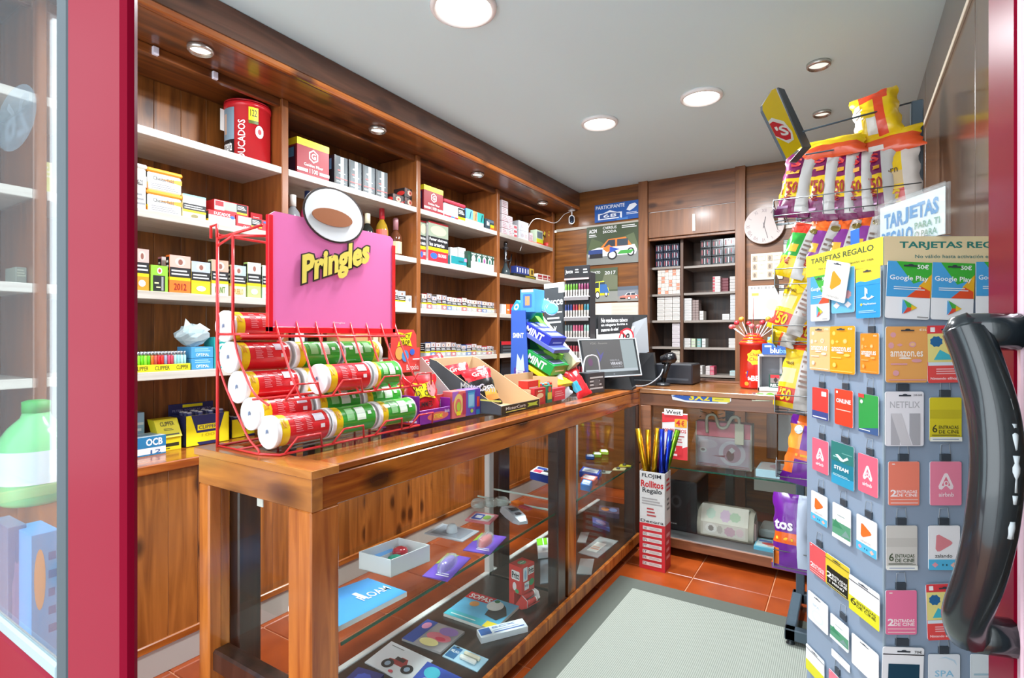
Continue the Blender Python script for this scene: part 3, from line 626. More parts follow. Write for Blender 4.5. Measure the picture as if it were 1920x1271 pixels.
mb=MB();fm=plane(V(X+.008,y0,WT+.055),V(X+.008,y1,WT+.055),V(X-.035,y1,WT+.125),V(X-.035,y0,WT+.125));mb.prism([fm(0,0),fm(1,0),fm(1,1),fm(0,1)],(-.055,0,0),'#efe22a');mb.prints(fm,[(.2,.62,.8,.85,'#3c3a20','CLIPPER'),(.3,.35,.7,.5,'#6c6a30','#l2'),(.1,.1,.9,.18,'#3c3a20')],.001);obj('sloped_lid',mb,t)
def disp(label,u0,u1,vt,X,text,grp=None,head='#2b2f63',hx=True):
    y0=yx(u0,X);y1=yx(u1,X);w=y1-y0;d=.12;hh=px(u0,vt,X).z-WT
    t=thing('lighter_display',label,'display box',(X-.06,(y0+y1)/2,WT),grp);mb=MB();fr=FX(X,y0,WT)
    cbox(mb,fr,w,.004,hh*.95,'#f1e21a',{'F':[(.12,.42,.88,1.,'#262a5c',[(0,1),(.16,0),(.84,0),(1,1)]),(.26,.5,.74,.68,'#f1e21a'),(.29,.53,.71,.65,'#262a5c',text),(.35,.28,.65,.38,'#c9b914','100'),(.25,.02,.75,.12,'#262a5c',[(.1,0),(.9,0),(1,1),(0,1)])]})
    mb.fbox(fr[0],(-d,0,0),(0,.004,0),(0,0,hh*.95),'#2b2f63');mb.fbox(V(X,y1-.004,WT),(-d,0,0),(0,.004,0),(0,0,hh*.95),'#f1e21a');mb.fbox(V(X-d,y0,WT),(.004,0,0),(0,w,0),(0,0,hh*.95),'#2b2f63')
    mb.fbox(fr[0],(-d,0,0),(0,w,0),(0,0,.004),'#2b2f63');obj('tray',mb,t)
    mb=MB();o=V(X-d,y0-.01,WT+hh*.8);cbox(mb,(o,V(0,1,0),V(-1,0,0),V(0,0,1)),w*1.02,.003,hh*.45,head,{'F':[(.3,.72,.75,.92,'#f1e21a'),(.08,.42,.94,.6,'#8f92c0','FILTERS  BOQUILLAS  MICRO'),(.42,.14,.72,.34,'#d8d8ec','REGULAR')]});obj('header_card',mb,t)
    for r in range(3):
        for k in range(4):
            b=V(X-.022-.03*r,y0+w*(.14+.24*k),WT+.005);l=MB();l.ring([(0,.011),(hh*.98,.011),(hh*1.02,.006)],b,(0,0,1),10,['#33386e','#c4c6d2']);o=obj('lighter_tube',l,t)
    return t
disp('navy and yellow lighter display with open front and header card on the worktop',348,430,778,-2.33,'CLIPPER')
X=-2.36;t=disp('yellow display with rounded header seen behind the tube rack, right of the navy one',434,520,786,X,'NEW',head='#e6da18')
# ---- bay 2
def bigbox(label,u0,u1,vt,z,sb,num='1100',grp='burgundy filter boxes'):
    return sbox('filter_carton',label,'carton',u0,u1,vt,z,'#8e1f2a',{'F':[(0,.82,1,1,'#efe01a'),(.2,.87,.8,.94,'#b9a912','#l1'),(.36,.42,.64,.78,'#f3e9e6',[(.5,0),(1,.25),(1,.75),(.5,1),(0,.75),(0,.25)]),(.39,.46,.61,.74,'#8e1f2a',[(.5,0),(1,.25),(1,.75),(.5,1),(0,.75),(0,.25)]),(.43,.52,.57,.68,'#f3e9e6','G',.03),(.2,.3,.8,.38,'#f3e9e6','Golden Fiber'),(0,.14,.32,.22,'#f3e9e6'),(.68,.14,1,.22,'#f3e9e6'),(.37,.13,.63,.25,'#f3e9e6',num)],
     'L':[(0,.82,1,1,'#d9ca16'),(.1,.1,.9,.78,'#3a1c3c'),(.3,.5,.8,.75,'#4a86b8'),(.2,.1,.4,.5,'#c8a46a','#b')]},grp,sb,.12)
bigbox('large burgundy filter carton with yellow top band in the second bay',557,617,255,A,.04)
for i,(a,b,v) in enumerate(((627,652,289),(654,678,298),(680,703,308),(704.5,727,317))):
    sbox('silver_carton',f'tall silver carton with thin red line, {ORD[i]} of four from the left','carton',a,b,v,A,M('#2e3234',.35,.6),{'F':[(.0,.0,.14,1,'#1c1f20'),(.45,.02,.7,.98,'#8e9494'),(.3,.68,.6,.74,'#c2c6c6','#o'),(.2,.5,.5,.56,'#a84a48','#d'),(.3,.42,.8,.48,'#b4b8b8','#l1'),(.1,.26,.95,.29,'#c24a48'),(.1,.14,.8,.2,'#a9adad','#l2')],'L':[(0,0,1,1,'#1c2026'),(.2,.55,.8,.9,'#5a93b8'),(.3,.2,.6,.45,'#b84238')]},'silver cartons on the top shelf',.04,.11)
for i,(a,b,z,l) in enumerate(((737,757,A,'left of the black floral boxes'),(759,778,A,'lower right of the black floral boxes'),(759,778,A+.055,'upper right of the black floral boxes'))):
    sbox('floral_box',f'small black box with pink and red flowers, {l}','box',a,b,0,z,'#241c1c',{'F':[(.25,.2,.75,.85,'#d89a86','#f'),(.4,.4,.6,.65,'#b03428','#o'),(.75,.05,1,.4,'#c2302a','#o'),(0,.6,.2,1,'#5a3428','#o')],'L':[(.3,.2,1,.7,'#c2302a','#o')]},'black floral boxes',.04,.09,.054)
def bottle(label,u,vt,prof,glassm,cap,liq=None,X=-2.26,lab=None,z=B):
    y=yx(u,X);top=px(u,vt,X).z-z;k=top/prof[-1][0];b=V(X,y,z)
    t=thing('bottle',label,'bottle',b,'bottles in the second bay');n=len(prof)
    pf=[(h*k,r) for h,r in prof];mb=MB();cut=-3;mb.ring(pf[:cut+1] if cut+1 else pf,b,(0,0,1),18,glassm);obj('glass_body',mb,t)
    mb=MB();mb.ring([(pf[cut][0],pf[cut][1]+.002)]+[(h,r+.002) for h,r in pf[cut+1:]],b,(0,0,1),14,cap);obj('cap',mb,t)
    if lab:
        mb=MB()
        for a0,z0,a1,z1,c,r in lab: mb.prints(lambda x,y_,d:b+V((r+d)*math.cos(math.radians(a0+(a1-a0)*x)),(r+d)*math.sin(math.radians(a0+(a1-a0)*x)),(z0+(z1-z0)*y_)*top),[(0,0,1,1,c,'#grid')])
        obj('label',mb,t)
    return t
wine=[(0,.034),(.01,.037),(.5,.037),(.62,.030),(.72,.014),(.74,.0135),(.99,.0135),(1,.006)]
bottle('clear gin bottle with pale cap left of the white oval sign topper',549,365,wine,M('#8f9296',.1,.3),M('#d6d2cc',.4))
bottle('pink gin bottle with navy and white neck beside the oval sign topper',577,358,wine,M('#b8345a',.12),M('#27407c',.3))
bottle('dark bottle with cream cap just right of the oval sign topper',689,400,wine,M('#1c1f1c',.12),M('#d9d2b4',.4))
bottle('rose wine bottle with red and white neck foil above the pink sign',716,388,wine,M('#9c7a1e',.1),M('#c2303a',.3),lab=[(-100,.25,10,.52,'#e85a48',.038)])
bottle('brown whisky bottle with cream label at the end of the second bay',742,409,[(0,.034),(.01,.037),(.45,.037),(.55,.035),(.68,.014),(.70,.0135),(.97,.0145),(1,.010)],M('#5e3420',.1),M('#a9737a',.35),lab=[(-110,.1,20,.4,'#cdbd94',.038)])
g='packs low in the second bay'
sbox('paper_box','black box with white round badge behind the wire rack','box',546,577,606,D_,'#17171a',{'F':[(.2,.4,.8,.85,'#e8e8e8','#o'),(.3,.05,.7,.3,'#e2862a'),(.3,.3,.7,.35,'#c23a3a')]},g,.03,.06)
for i in range(3):
    sbox('paper_box',f'gold banded paper box behind the wire rack, {("bottom","middle","top")[i]} of the stack','box',605,626,0,D_+i*.035,'#b8a45a',{'F':[(.0,.3,1,.6,'#5a4a1c'),(.2,.65,.8,.85,'#f0e6b0','#l1')]},g,.03,.06,.034)
sbox('kraft_display','brown kraft display box with red lettering behind the wire rack','box',632,690,606,D_,'#b98a5a',{'F':[(.15,.1,.85,.42,'#a8322c','RAW'),(.1,.6,.5,.8,'#a8322c','#l2')]},None,.03,.08)
sbox('kraft_display','open brown kraft box right of the red lettered kraft display','box',693,715,612,D_,'#c29c6c',{'F':[(.15,.1,.85,.9,'#8d6a44'),(.3,.3,.7,.7,'#d8c8a4')]},None,.03,.08)
# ---- bay 3
bigbox('burgundy filter carton with yellow top band at the left of the third bay',795,831,345,A,.03)
t=thing('tobacco_tin','metal tobacco tin with red lid right of the burgundy carton in the third bay','tin',(XS-.08,yx(852,XS-.03),A));X=XS-.03
mb=MB();cbox(mb,FX(X,yx(833,X),A),yx(872,X)-yx(833,X),.1,px(833,378,X).z-A,'#b9c0c2',{'F':[(.3,.3,.65,.9,'#9aa6a6'),(.65,.3,1,.9,'#17171a'),(.68,.5,.95,.8,'#e8e8e8','#l3'),(.65,.15,1,.32,'#e9c400'),(.0,0,.65,.2,'#c22a38'),(.3,.05,.5,.2,'#2f63b8','#o')],'L':[(.1,.1,.9,.9,'#c8ccd0')]},.01);obj('body',mb,t)
mb=MB();z=px(833,378,X).z;mb.box(X-.104,X+.004,yx(833,X)-.004,yx(872,X)+.004,z,z+.022,'#b3273a',.006);obj('lid',mb,t)
for i,(a,b,v,c,l) in enumerate(((874,886,390,'#5a9cc8','light blue'),(887,894.5,395,'#dd8a5a','orange'),(895.5,907,398,'#2e9c94','teal'))):
    sbox('pod_box',f'{l} box with white foot and dark slanted mark, top shelf of the third bay','box',a,b,v,A,'#e6e8ea',{'F':[(0,.34,1,1,c),(.5,.4,.85,.9,'#1c3448',[(0,0),(.4,0),(1,1),(.6,1)])],'L':[(0,.34,1,1,'#5a9cd0')]},'pod boxes on the top shelf',.03,.07)
sbox('pod_box','small dark box with yellow and orange foot near the third divider','box',911,927,409,A,'#2c3e48',{'F':[(.5,.3,1,.55,'#b8c41c'),(.5,.0,1,.3,'#e8642a'),(.1,.4,.4,.8,'#c4ccd0'),(.2,.7,.9,.95,'#5a6c78')]},None,.03,.05)
def pouch3(label,u0,u1,vt,sb,lean=0):
    return pack(label,u0,u1,vt,B,'#cf2230','#8f9a86',bt='BRAVO' if 0 else None,grp='large tobacco bags in the third bay',name='tobacco_bag',cat='tobacco bag',sb=sb,d=.05)
X=XS-.05;y0=yx(803,X);y1=yx(840,X);h=px(803,413,X).z-B
mb=MB();pr=[(0,0,1,.3,'#cf2230'),(.1,.1,.45,.25,'#2f5fb8','#o'),(.5,.16,.9,.24,'#f4f4f4','DUCADOS'),(0,.3,1,.38,'#e9c400'),(0,.38,1,.64,'#17171a'),(.06,.52,.95,.61,'#f4f4f4','Fumar obstruye'),(.06,.41,.8,.5,'#f4f4f4','las arterias'),(0,.64,1,.96,'#8f9a86'),(.1,.68,.9,.92,'#b9b49a','#o'),(0,.96,1,1,'#c22a38')]
cbox(mb,rot(FX(X,y0,B),0),y1-y0,.05,h,'#d9d9d6',{'F':pr,'L':[(.1,.1,.9,.9,'#b8bcc0')]},.012);tag(obj('tobacco_bag',mb),'large upright tobacco bag warning that smoking clogs the arteries','tobacco bag','large tobacco bags in the third bay')
X=XS-.07;y0=yx(787,X);y1=yx(800,X);mb=MB();cbox(mb,FX(X,y0,B),y1-y0,.05,h*.98,'#2a2c38',{'F':pr},.01);tag(obj('tobacco_bag',mb),'large dark tobacco bag half hidden at the left of the third bay','tobacco bag','large tobacco bags in the third bay')
for i,(a,b) in enumerate(((845,858),(859.5,873))):
    sbox('filter_box',f'white and grey filter box standing in the teal tray, {("left","right")[i]} one','box',a,b,463,B,'#dfe2e0',{'F':[(.1,.6,.9,.95,'#f4f4f2'),(.2,.7,.8,.8,'#9aa4a4','#l1')]},'boxes in the teal tray',.06,.06)
sbox('teal_tray','teal box with pink corner sticker on the second shelf of the third bay','box',844,875,478,B,'#177f86',{'F':[(0,0,1,.2,'#e4e6e4'),(.5,.45,.8,.6,'#0f5a60'),(.85,.6,1,.9,'#e884b4','#r'),(.0,.0,.05,1,'#cfd6d6')]},None,.03,.03)
dcol=['#e6e8e4','#3aa898','#9c4a8a','#3a7a68','#4a5a58']
for i in range(5):
    a=883+i*10.1
    sbox('vape_carton',f'dark green and white carton with drop window, {ORD[i]} of five from the left','carton',a,a+9.7,472+i*2.2,B,'#dcdedb',{'F':[(0,.48,1,1,'#1d4a3c'),(.1,.86,.9,.96,'#e8e8e4','WLM'),(.15,.4,.85,.84,'#f2f4f0','#o'),(.3,.45,.7,.74,dcol[i],'#o'),(.2,.1,.8,.3,'#b9bcb9','#l2')],'L':[(0,0,1,1,'#164034')]},'dark green cartons',.03,.07)
sbox('vape_carton','plain dark green carton at the left end of the drop window row','carton',877,882.3,470,B,'#17402f',{'F':[(.2,.2,.8,.8,'#1f5442')]},'dark green cartons',.03,.07)
def packrow(u0,u1,n,vt0,vt1,z,bay,grp,seed,brands):
    random.seed(seed);w=(u1-u0)/n
    for i in range(n):
        a=u0+i*w;v=vt0+(vt1-vt0)*(i+.5)/n+random.choice((-2,0,0,2));br,nm=brands[i%len(brands)]
        ph=random.choice(('#b8aeb0','#a9a2a8','#c2b2a8','#8f8a90'))
        pack(f'{nm} cigarette pack, {ORD[i]} from left, {bay}',a,a+w*.93,v,z,br,ph,grp=grp,name='cigarette_pack',cat='cigarette pack',d=.05,sb=.03+.004*(i%2))
BR=[('#b4b0aa','white'),('#b83038','white and red'),('#a8949c','pale pink'),('#aea898','cream'),('#a82c34','red and white'),('#2f5aa0','blue'),('#a9abb0','pale grey')]
packrow(791,932,15,550,568,Cc,'third shelf, third bay','cigarette packs on the third shelf',4,BR)
packrow(798,932,14,641,650,D_,'lowest shelf, third bay','cigarette packs on the lowest shelf',9,BR[::-1])
packrow(742,781,4,641,643,D_,'lowest shelf, second bay','cigarette packs beside the candy header',12,BR[2:])
for zz,uu,vv in ((Cc,(789,933),589),(D_,(796,933),668)):
    X=XS-.012;y0=yx(uu[0],X);y1=yx(uu[1],X);mb=MB();mb.box(X-.002,X,y0,y1,zz,zz+.03,ACR,.0005);mb.box(X-.08,X,y0,y1,zz,zz+.002,ACR,.0005)
    tag(obj('acrylic_tray',mb),'clear acrylic pack tray on the '+SHN[zz]+' of the third bay','tray')
# ---- bay 4
for i in range(5):
    sbox('pale_carton',f'pale pink patterned carton, number {ORD[i]} up in the left stack of the fourth bay','carton',941,952.5,0,A+i*.052,'#d9ced2',{'F':[(.1,.15,.9,.85,'#b88a94','#l3'),(.0,.0,1,.06,'#b04a5a')]},'pale pink cartons',.03,.09,.05)
for i in range(3):
    sbox('pale_carton',f'pale pink patterned carton, {("bottom","middle","top")[i]} of the right stack in the fourth bay','carton',953.5,961,0,A+i*.052,'#dccfd4',{'F':[(.1,.15,.9,.85,'#b88a94','#l3')]},'pale pink cartons',.03,.09,.05)
for i in range(3): sbox('small_carton',f'small red and white carton beside the pink stacks, {("bottom","middle","top")[i]} one','carton',963,970,0,A+i*.034,'#d8cfd0',{'F':[(.1,.2,.9,.8,'#b84a54')]},'small red and white cartons',.03,.07,.032)
for i in range(2): sbox('silver_carton',f'silver white carton in the fourth bay, {("lower","upper")[i]} of two','carton',973,991,0,A+i*.075,M('#c9ccd0',.3,.3),{'F':[(.2,.3,.5,.7,'#a9a2a8','#o'),(.6,.3,.9,.7,'#c8a0a4','#l3')]},'silver white cartons',.03,.08,.074)
sbox('small_carton','pinkish carton right of the silver white pair','carton',993,999,436,A,'#b9a0a4',{'F':[(.1,.2,.9,.8,'#8d7a80','#l4')]},None,.03,.07)
sbox('tobacco_tin','small green and yellow tin near the end of the top shelf','tin',1006,1018,430,A,'#a9b8a0',{'F':[(.1,.5,.9,.9,'#5a6870'),(0,.2,1,.45,'#b9c41c'),(0,0,1,.2,'#d84a30')]},None,.05,.06)
sbox('red_box','flat red and orange box in front of the small tin','box',994,1022,458,A,'#d8342a',{'F':[(.3,.2,.8,.8,'#f0a07a','#o')]},None,.02,.03)
# small flowering ornament
b=V(XS-.07,yx(1026,XS-.07),A);t=thing('flower_ornament','small red pot with yellow green flower ornament at the end of the top shelf','ornament',b)
mb=MB();mb.ring([(0,.03),(.05,.035),(.052,.03)],b,(0,0,1),14,'#c2302a');obj('pot',mb,t)
mb=MB();random.seed(2)
for i in range(14):
    a=random.uniform(0,6.28);q=b+V(.03*math.cos(a),.05*math.sin(a),random.uniform(.08,.15));mb.tube([b+V(0,0,.05),(b+q)/2+V(0,0,.04),q],.003,'#4a6a2c',5);mb.prism([q+V(.002,-.02,-.01),q+V(.002,0,-.018),q+V(.002,.02,.01),q+V(.002,0,.02)],(.003,0,0),random.choice(('#c9b81c','#d8c43a','#b84a5a')))
obj('blossoms',mb,t)
# hookah
b=V(XS-.08,yx(948,XS-.08),B);t=thing('water_pipe','dark glass water pipe at the left of the fourth bay','water pipe',b)
mb=MB();mb.ring([(0,.03),(.02,.038),(.05,.03),(.08,.014),(.10,.012)],b,(0,0,1),18,M('#3a4448',.1));obj('vase',mb,t)
mb=MB();mb.ring([(.10,.008),(.13,.016),(.15,.008),(.18,.014),(.2,.008),(.215,.024),(.222,.024),(.223,.012),(.25,.016),(.265,.014)],b,(0,0,1),14,M('#6c6c70',.2,.8));obj('stem',mb,t)
mb=MB();mb.tube([b+V(0,.01,.12),b+V(.02,.05,.13),b+V(.01,.075,.18),b+V(0,.06,.1),b+V(0,.05,.01)],.005,M('#26282c',.3),6);obj('hose',mb,t)
X=XS-.03
sbox('display_tray','black and yellow display tray holding small navy boxes','tray',964,1005,512,B,'#22221c',{'F':[(.5,.3,.98,.8,'#c9b81c','#l2')]},None,.03,.07,.03)
for i in range(5): sbox('small_navy_box',f'small navy box in the black tray, {ORD[i]} from the left','box',968+i*5,972.3+i*5,0,B+.031,'#2c3a80',{'F':[(.3,.2,.7,.8,'#e2e4f0')]},'small boxes in the black tray',.04,.05,.06)
sbox('small_navy_box','small gold box at the right end of the black tray','box',994,1001,0,B+.031,'#c29c3a',{'F':[(.3,.2,.7,.8,'#3a2c1c')]},'small boxes in the black tray',.04,.05,.06)
for i in range(3): sbox('match_box',f'red and white box at the end of the second shelf, {ORD[i]} of three','box',1008+i*9.5,1017+i*9.5,0,B,'#e2dcd2',{'F':[(.05,.3,.95,.85,'#a83238'),(.1,.4,.9,.6,'#e8dcd4','#l1')]},'red and white boxes',.03,.07,.062)
sbox('pale_carton','small pale box left of the red and white boxes','carton',1005,1008,516,B,'#d4cfc8',None,None,.03,.06)
for i,(a,b_,c) in enumerate(((941,949,'#d8d2d0'),(950,956,'#e2742c'),(958,970,'#c22430'),(971,984,'#c22430'))):
    sbox('match_box',f'{("white and red","orange","left plain red","right plain red")[i]} box on the third shelf of the fourth bay','box',a,b_,570,Cc,c,{'F':[(.2,.3,.8,.6,'#f0d8d4','#l1')]},'boxes on the third shelf of the fourth bay',.03,.08)
sbox('appliance_box','dark stacked device with red top behind the blue mint stand','box',940,966,640,WT+.1,'#22262c',{'F':[(0,.92,1,1,'#c22430'),(.1,.5,.9,.9,'#4a5258','#l6')]},None,.06,.12)
sbox('appliance_box','black box supporting the dark device on the worktop end','box',938,968,0,WT,'#1c1e24',{'F':[(.1,.2,.9,.8,'#2c3038')]},None,.05,.14,.1)
# ---- bay 0 and below it, seen through the door glass
def vbox(name,label,cat,u0,u1,vt,z,X,c,d=.1,pr=None): return sbox(name,label,cat,u0,u1,vt,z,c,pr,None,0,d,X=X)
vbox('yellow_carton','pale yellow carton on the second shelf seen through the door glass','carton',72,98,300,B,-2.2,'#dfe08a',pr={'F':[(.1,.5,.9,.9,'#f0f0c4','#l3')]})
for i,(a,b_) in enumerate(((30,50),(66,84))): vbox('small_carton',f'grey green carton on the third shelf seen through the door glass, {("left","right")[i]} one','carton',a,b_,500,Cc,-2.2,'#98a294',pr={'F':[(.1,.4,.9,.9,'#c8d0b8','#l3')]})
b=V(-1.95,yx(68,-1.95),WT);t=thing('jug','large green plastic jug with white label seen through the door glass','jug',b)
mb=MB();mb.ring([(0,.075),(.01,.085),(.17,.085),(.21,.06),(.235,.035),(.25,.03)],b+V(0,0,0),(0,0,1),24,M('#7fd88c',.2));obj('body',mb,t)
mb=MB();mb.ring([(.06,.0865),(.15,.0865)],b,(0,0,1),24,'#e6eef0',cap=False);obj('label',mb,t)
mb=MB();mb.ring([(.25,.032),(.28,.032),(.284,.02)],b,(0,0,1),16,'#3fae4c');obj('cap',mb,t)
t=thing('low_display_table','low grey table carrying toys behind the door glass','table',(-1.72,.47,0))
mb=MB();mb.box(-2.1,-1.56,.25,.62,.40,.42,M('#6c6474',.5));obj('tabletop',mb,t)
for a in (-2.07,-1.60):
    for b_ in (.28,.57): mb=MB();mb.box(a,a+.03,b_,b_+.03,0,.4,M('#55505c',.5));obj('leg',mb,t)
vbox('toy_box','light blue toy box standing behind the door glass','toy box',58,112,1005,.42,-1.62,'#4f9ad8',.12,{'F':[(.6,.3,.9,.9,'#2f5aa0','#l5'),(.1,.5,.5,.9,'#e8a05a','#o')]})
vbox('toy_box','darker patterned toy box left of the light blue one','toy box',14,50,990,.42,-1.70,'#5a6f98',.12,{'F':[(.2,.2,.8,.8,'#9a86a8','#f')]})
c=px(78,1165,-1.45);crumple('toy_bag','clear bag with an orange toy inside on the low table','bag',(-1.45,c.y,.42),(.05,.06,.045),glass('toy_film','#f0f0f0',2.,.35,'#e8ddd6'),8)
mb=MB();mb.ring([(.012,.0005),(.02,.018),(.035,.024),(.05,.016),(.056,.0005)],V(-1.45,c.y+.01,.42),(0,0,1),14,'#e8742c');tag(obj('toy_ball',mb),'orange toy showing through the clear bag','toy')
# ================= back wall =================
def wallpic(name,label,cat,TL,TR,BR,BL,Y,col,pr,grp=None,th=.003):
    P=[py(u,v,Y) for u,v in (BL,BR,TR,TL)]
    # keep the sheet upright and rectangular on the wall
    x0=(P[0].x+P[3].x)/2;x1=(P[1].x+P[2].x)/2;z0=(P[0].z+P[1].z)/2;z1=(P[2].z+P[3].z)/2
    mb=MB();mb.box(x0,x1,Y,Y+th,z0,z1,col,.0005);fm=plane(V(x0,Y,z0),V(x1,Y,z0),V(x1,Y,z1),V(x0,Y,z1));mb.prints(fm,pr,.0006)
    return tag(obj(name,mb),label,cat,grp)
YP=YB-.012
def car(body,roof,x0,y0,x1,y1,wheel='#e8e8ea',extra=()):
    w=x1-x0;h=y1-y0
    def r(a,b,c,d,col,*k): return (x0+a*w,y0+b*h,x0+c*w,y0+d*h,col)+k
    return [r(0,.12,1,.62,body,[(0,.1),(0,.7),(.2,.95),(.95,1),(1,.5),(.97,.1)]),r(.25,.55,.9,1,roof,[(0,.05),(.25,.9),(.8,1),(1,.1)]),r(.32,.6,.56,.92,'#2a3440',[(0,0),(.45,1),(1,1),(1,0)]),r(.6,.6,.82,.92,'#39444e'),
      r(.02,.1,.3,.3,'#1c1c22'),r(.4,-.02,.6,.42,'#1a1a1c','#o'),r(.43,.05,.57,.35,wheel,'#o'),r(.8,.08,.95,.48,'#1a1a1c','#o'),r(.825,.14,.925,.42,wheel,'#o')]+[r(*e) for e in extra]
wallpic('sticker','blue rally participant sticker with white plate emblem above the car posters','sticker',(1115,385),(1199,374),(1199,407),(1115,419),YP,'#1d57a8',[(.03,.72,.68,.92,'#eef2f8','PARTICIPANTE'),(.08,.12,.62,.62,'#e6ecf4',[(0,0),(0,.7),(.2,.7),(.5,1),(.8,.7),(1,.7),(1,0)]),(.12,.18,.58,.5,'#2a4f92',[(0,0),(0,.7),(.5,1),(1,.7),(1,0)]),(.2,.22,.5,.42,'#e6ecf4','68'),(.72,.45,.95,.85,'#e6ecf4',[(0,.2),(.3,.9),(.8,1),(1,.7),(.7,.3),(.3,0)]),(.72,.25,.97,.4,'#dfe6f2','#l2'),(.5,.0,.75,.3,'#3f7ac4',[(0,0),(0,.4),(.2,.4),(.25,1),(.4,.3),(1,.5),(1,0)])])
wallpic('poster','large rally poster with orange, white and blue car under the blue sticker','poster',(1100,429),(1199,413),(1199,491),(1100,498),YP,'#3d4a30',[(0,0,1,.32,'#7c7f7a'),(0,.3,.5,.7,'#4f5c3a',[(0,0),(.2,1),(.6,.7),(1,0)]),(.5,.3,1,.75,'#5c6848',[(0,0),(.4,.8),(.8,1),(1,0)]),(.05,.83,.2,.93,'#eeeeee','ACSM',.03),(.32,.9,.58,.97,'#eeeeee','CVERSUS'),(.32,.8,.58,.87,'#eeeeee','SKODA'),(.68,.88,.95,.97,'#eeeeee','#l2'),(.05,.72,.2,.8,'#dddddd','#l2')]+car('#e8eaf0','#e07a2a',.04,.12,.96,.66,extra=((.3,.35,.75,.7,'#e07a2a',[(0,.5),(.3,1),(.6,.3),(.2,0)]),(.0,.3,.3,.5,'#27407c'),(.6,.22,.95,.38,'#3f9a3c',[(0,0),(.2,1),(1,1),(.8,0)]),(.45,.3,.65,.6,'#2a4fae','#t'))),'rally posters')
wallpic('poster','rally poster with yellow and blue car beside the vape pod display','poster',(1075,507),(1158,500),(1158,564),(1075,568),YP,'#4c5640',[(0,0,1,.3,'#8a8c86'),(0,.3,.45,.9,'#38402c',[(0,0),(.2,1),(.7,.8),(1,0)]),(.6,.35,1,.85,'#6a7058',[(0,0),(.3,1),(1,.8),(1,0)]),(.2,.84,.62,.92,'#eeeeee','CAMPEONATO'),(.72,.8,.96,.9,'#dddddd','2017')]+car('#e0d41c','#d8dc3a',.3,.1,.82,.62,extra=((.6,.3,1,.8,'#3a6aa8',[(0,0),(0,1),(.7,1),(1,0)]),)),'rally posters')
wallpic('poster','small rally poster with red and white car at the lower right','poster',(1158,537),(1200,536),(1200,563),(1158,566),YP,'#7c8088',[(0,0,1,.35,'#8e8a84'),(0,.75,1,1,'#59626e')]+car('#d87a6a','#e8e4e4',.1,.1,.95,.6),'rally posters')
wallpic('paper_sheet','pale calendar sheets hanging below the rally posters','paper',(1095,566),(1201,570),(1201,600),(1095,600),YP,'#cdc7ba',[(0,.0,.5,1,'#d9d5ca'),(.52,.1,.98,.9,'#c9c2b4','#l4')])
# clock
yc=YB-.03;c=py(1433,423,yc);rr=.132;t=thing('wall_clock','round pale grey wall clock with roman numerals right of the cupboard','clock',c+V(0,0,-rr))
mb=MB();mb.ring([(0,rr-.002),(.0,rr),(.014,rr-.003),(.018,rr-.004)],c,(0,-1,0),40,M('#c4b6b2',.5));obj('dial',mb,t)
mb=MB();RN=['XII','I','II','III','IV','V','VI','VII','VIII','IX','X','XI']
for i,s in enumerate(RN):
    a=math.radians(90-30*i);q=c+V(math.cos(a)*rr*.78,-.0185,math.sin(a)*rr*.78);e=V(math.sin(a),0,-math.cos(a));n=V(math.cos(a),0,math.sin(a));w=.005*len(s);hh=.012
    fm=plane(q-e*w-n*hh,q+e*w-n*hh,q+e*w+n*hh,q-e*w+n*hh);mb.prints(fm,[(0,0,1,1,'#8f7f7f',s)],0)
obj('numerals',mb,t)
for nm,a,l,w in (('minute_hand',-75,.095,.003),('hour_hand',80,.06,.004)):
    a=math.radians(a);d=V(math.cos(a),0,math.sin(a));mb=MB();mb.fbox(c+V(0,-.021,0)-d*.02-d.cross(V(0,1,0))*w/2,d*(l+.02),d.cross(V(0,1,0))*w,V(0,-.001,0),'#4a4448',.0003);obj(nm,mb,t)
# wall calendars etc.
stamp=[]
for r in range(3):
    for k in range(2): stamp+=[(.05+.48*k,.08+.31*r,.2+.48*k,.3+.31*r,'#b5a58f'),(.22+.48*k,.1+.31*r,.46+.48*k,.3+.31*r,'#e9e2c8'),(.26+.48*k,.22+.31*r,.44+.48*k,.28+.31*r,'#8d8878','00807'),(.08+.48*k,.1+.31*r,.16+.48*k,.26+.31*r,'#7d6c5c','#o')]
wallpic('lottery_sheet','cream sheet with six lottery tickets below the clock','sheet',(1410,474),(1470,474),(1465,523),(1406,525),YP,'#ded6bb',stamp)
wallpic('wall_calendar','white spiral notice calendar below the lottery sheet','calendar',(1403,538),(1470,532),(1470,597),(1403,599),YP,'#eceae4',[(.05,.9,.95,.97,'#9a9a98','#b'),(.06,.08,.94,.82,'#d6d6cf'),(.1,.7,.3,.78,'#d8b04a'),(.35,.3,.9,.75,'#c7c7be','#l6'),(.5,.25,.85,.6,'#d9c0b4','#o'),(0,0,1,.05,'#f6f6f4')])
wallpic('notice','white notice with dark pattern partly hidden by the snack rack','notice',(1469,448),(1500,448),(1500,500),(1469,500),YP-.01,'#e9e7e2',[(0,.82,1,1,'#3a4a48'),(.05,.85,.95,.97,'#e0e0dc','#l3'),(.15,.3,.6,.72,'#9ab4c8'),(.2,.33,.4,.7,'#e2d8dc')])
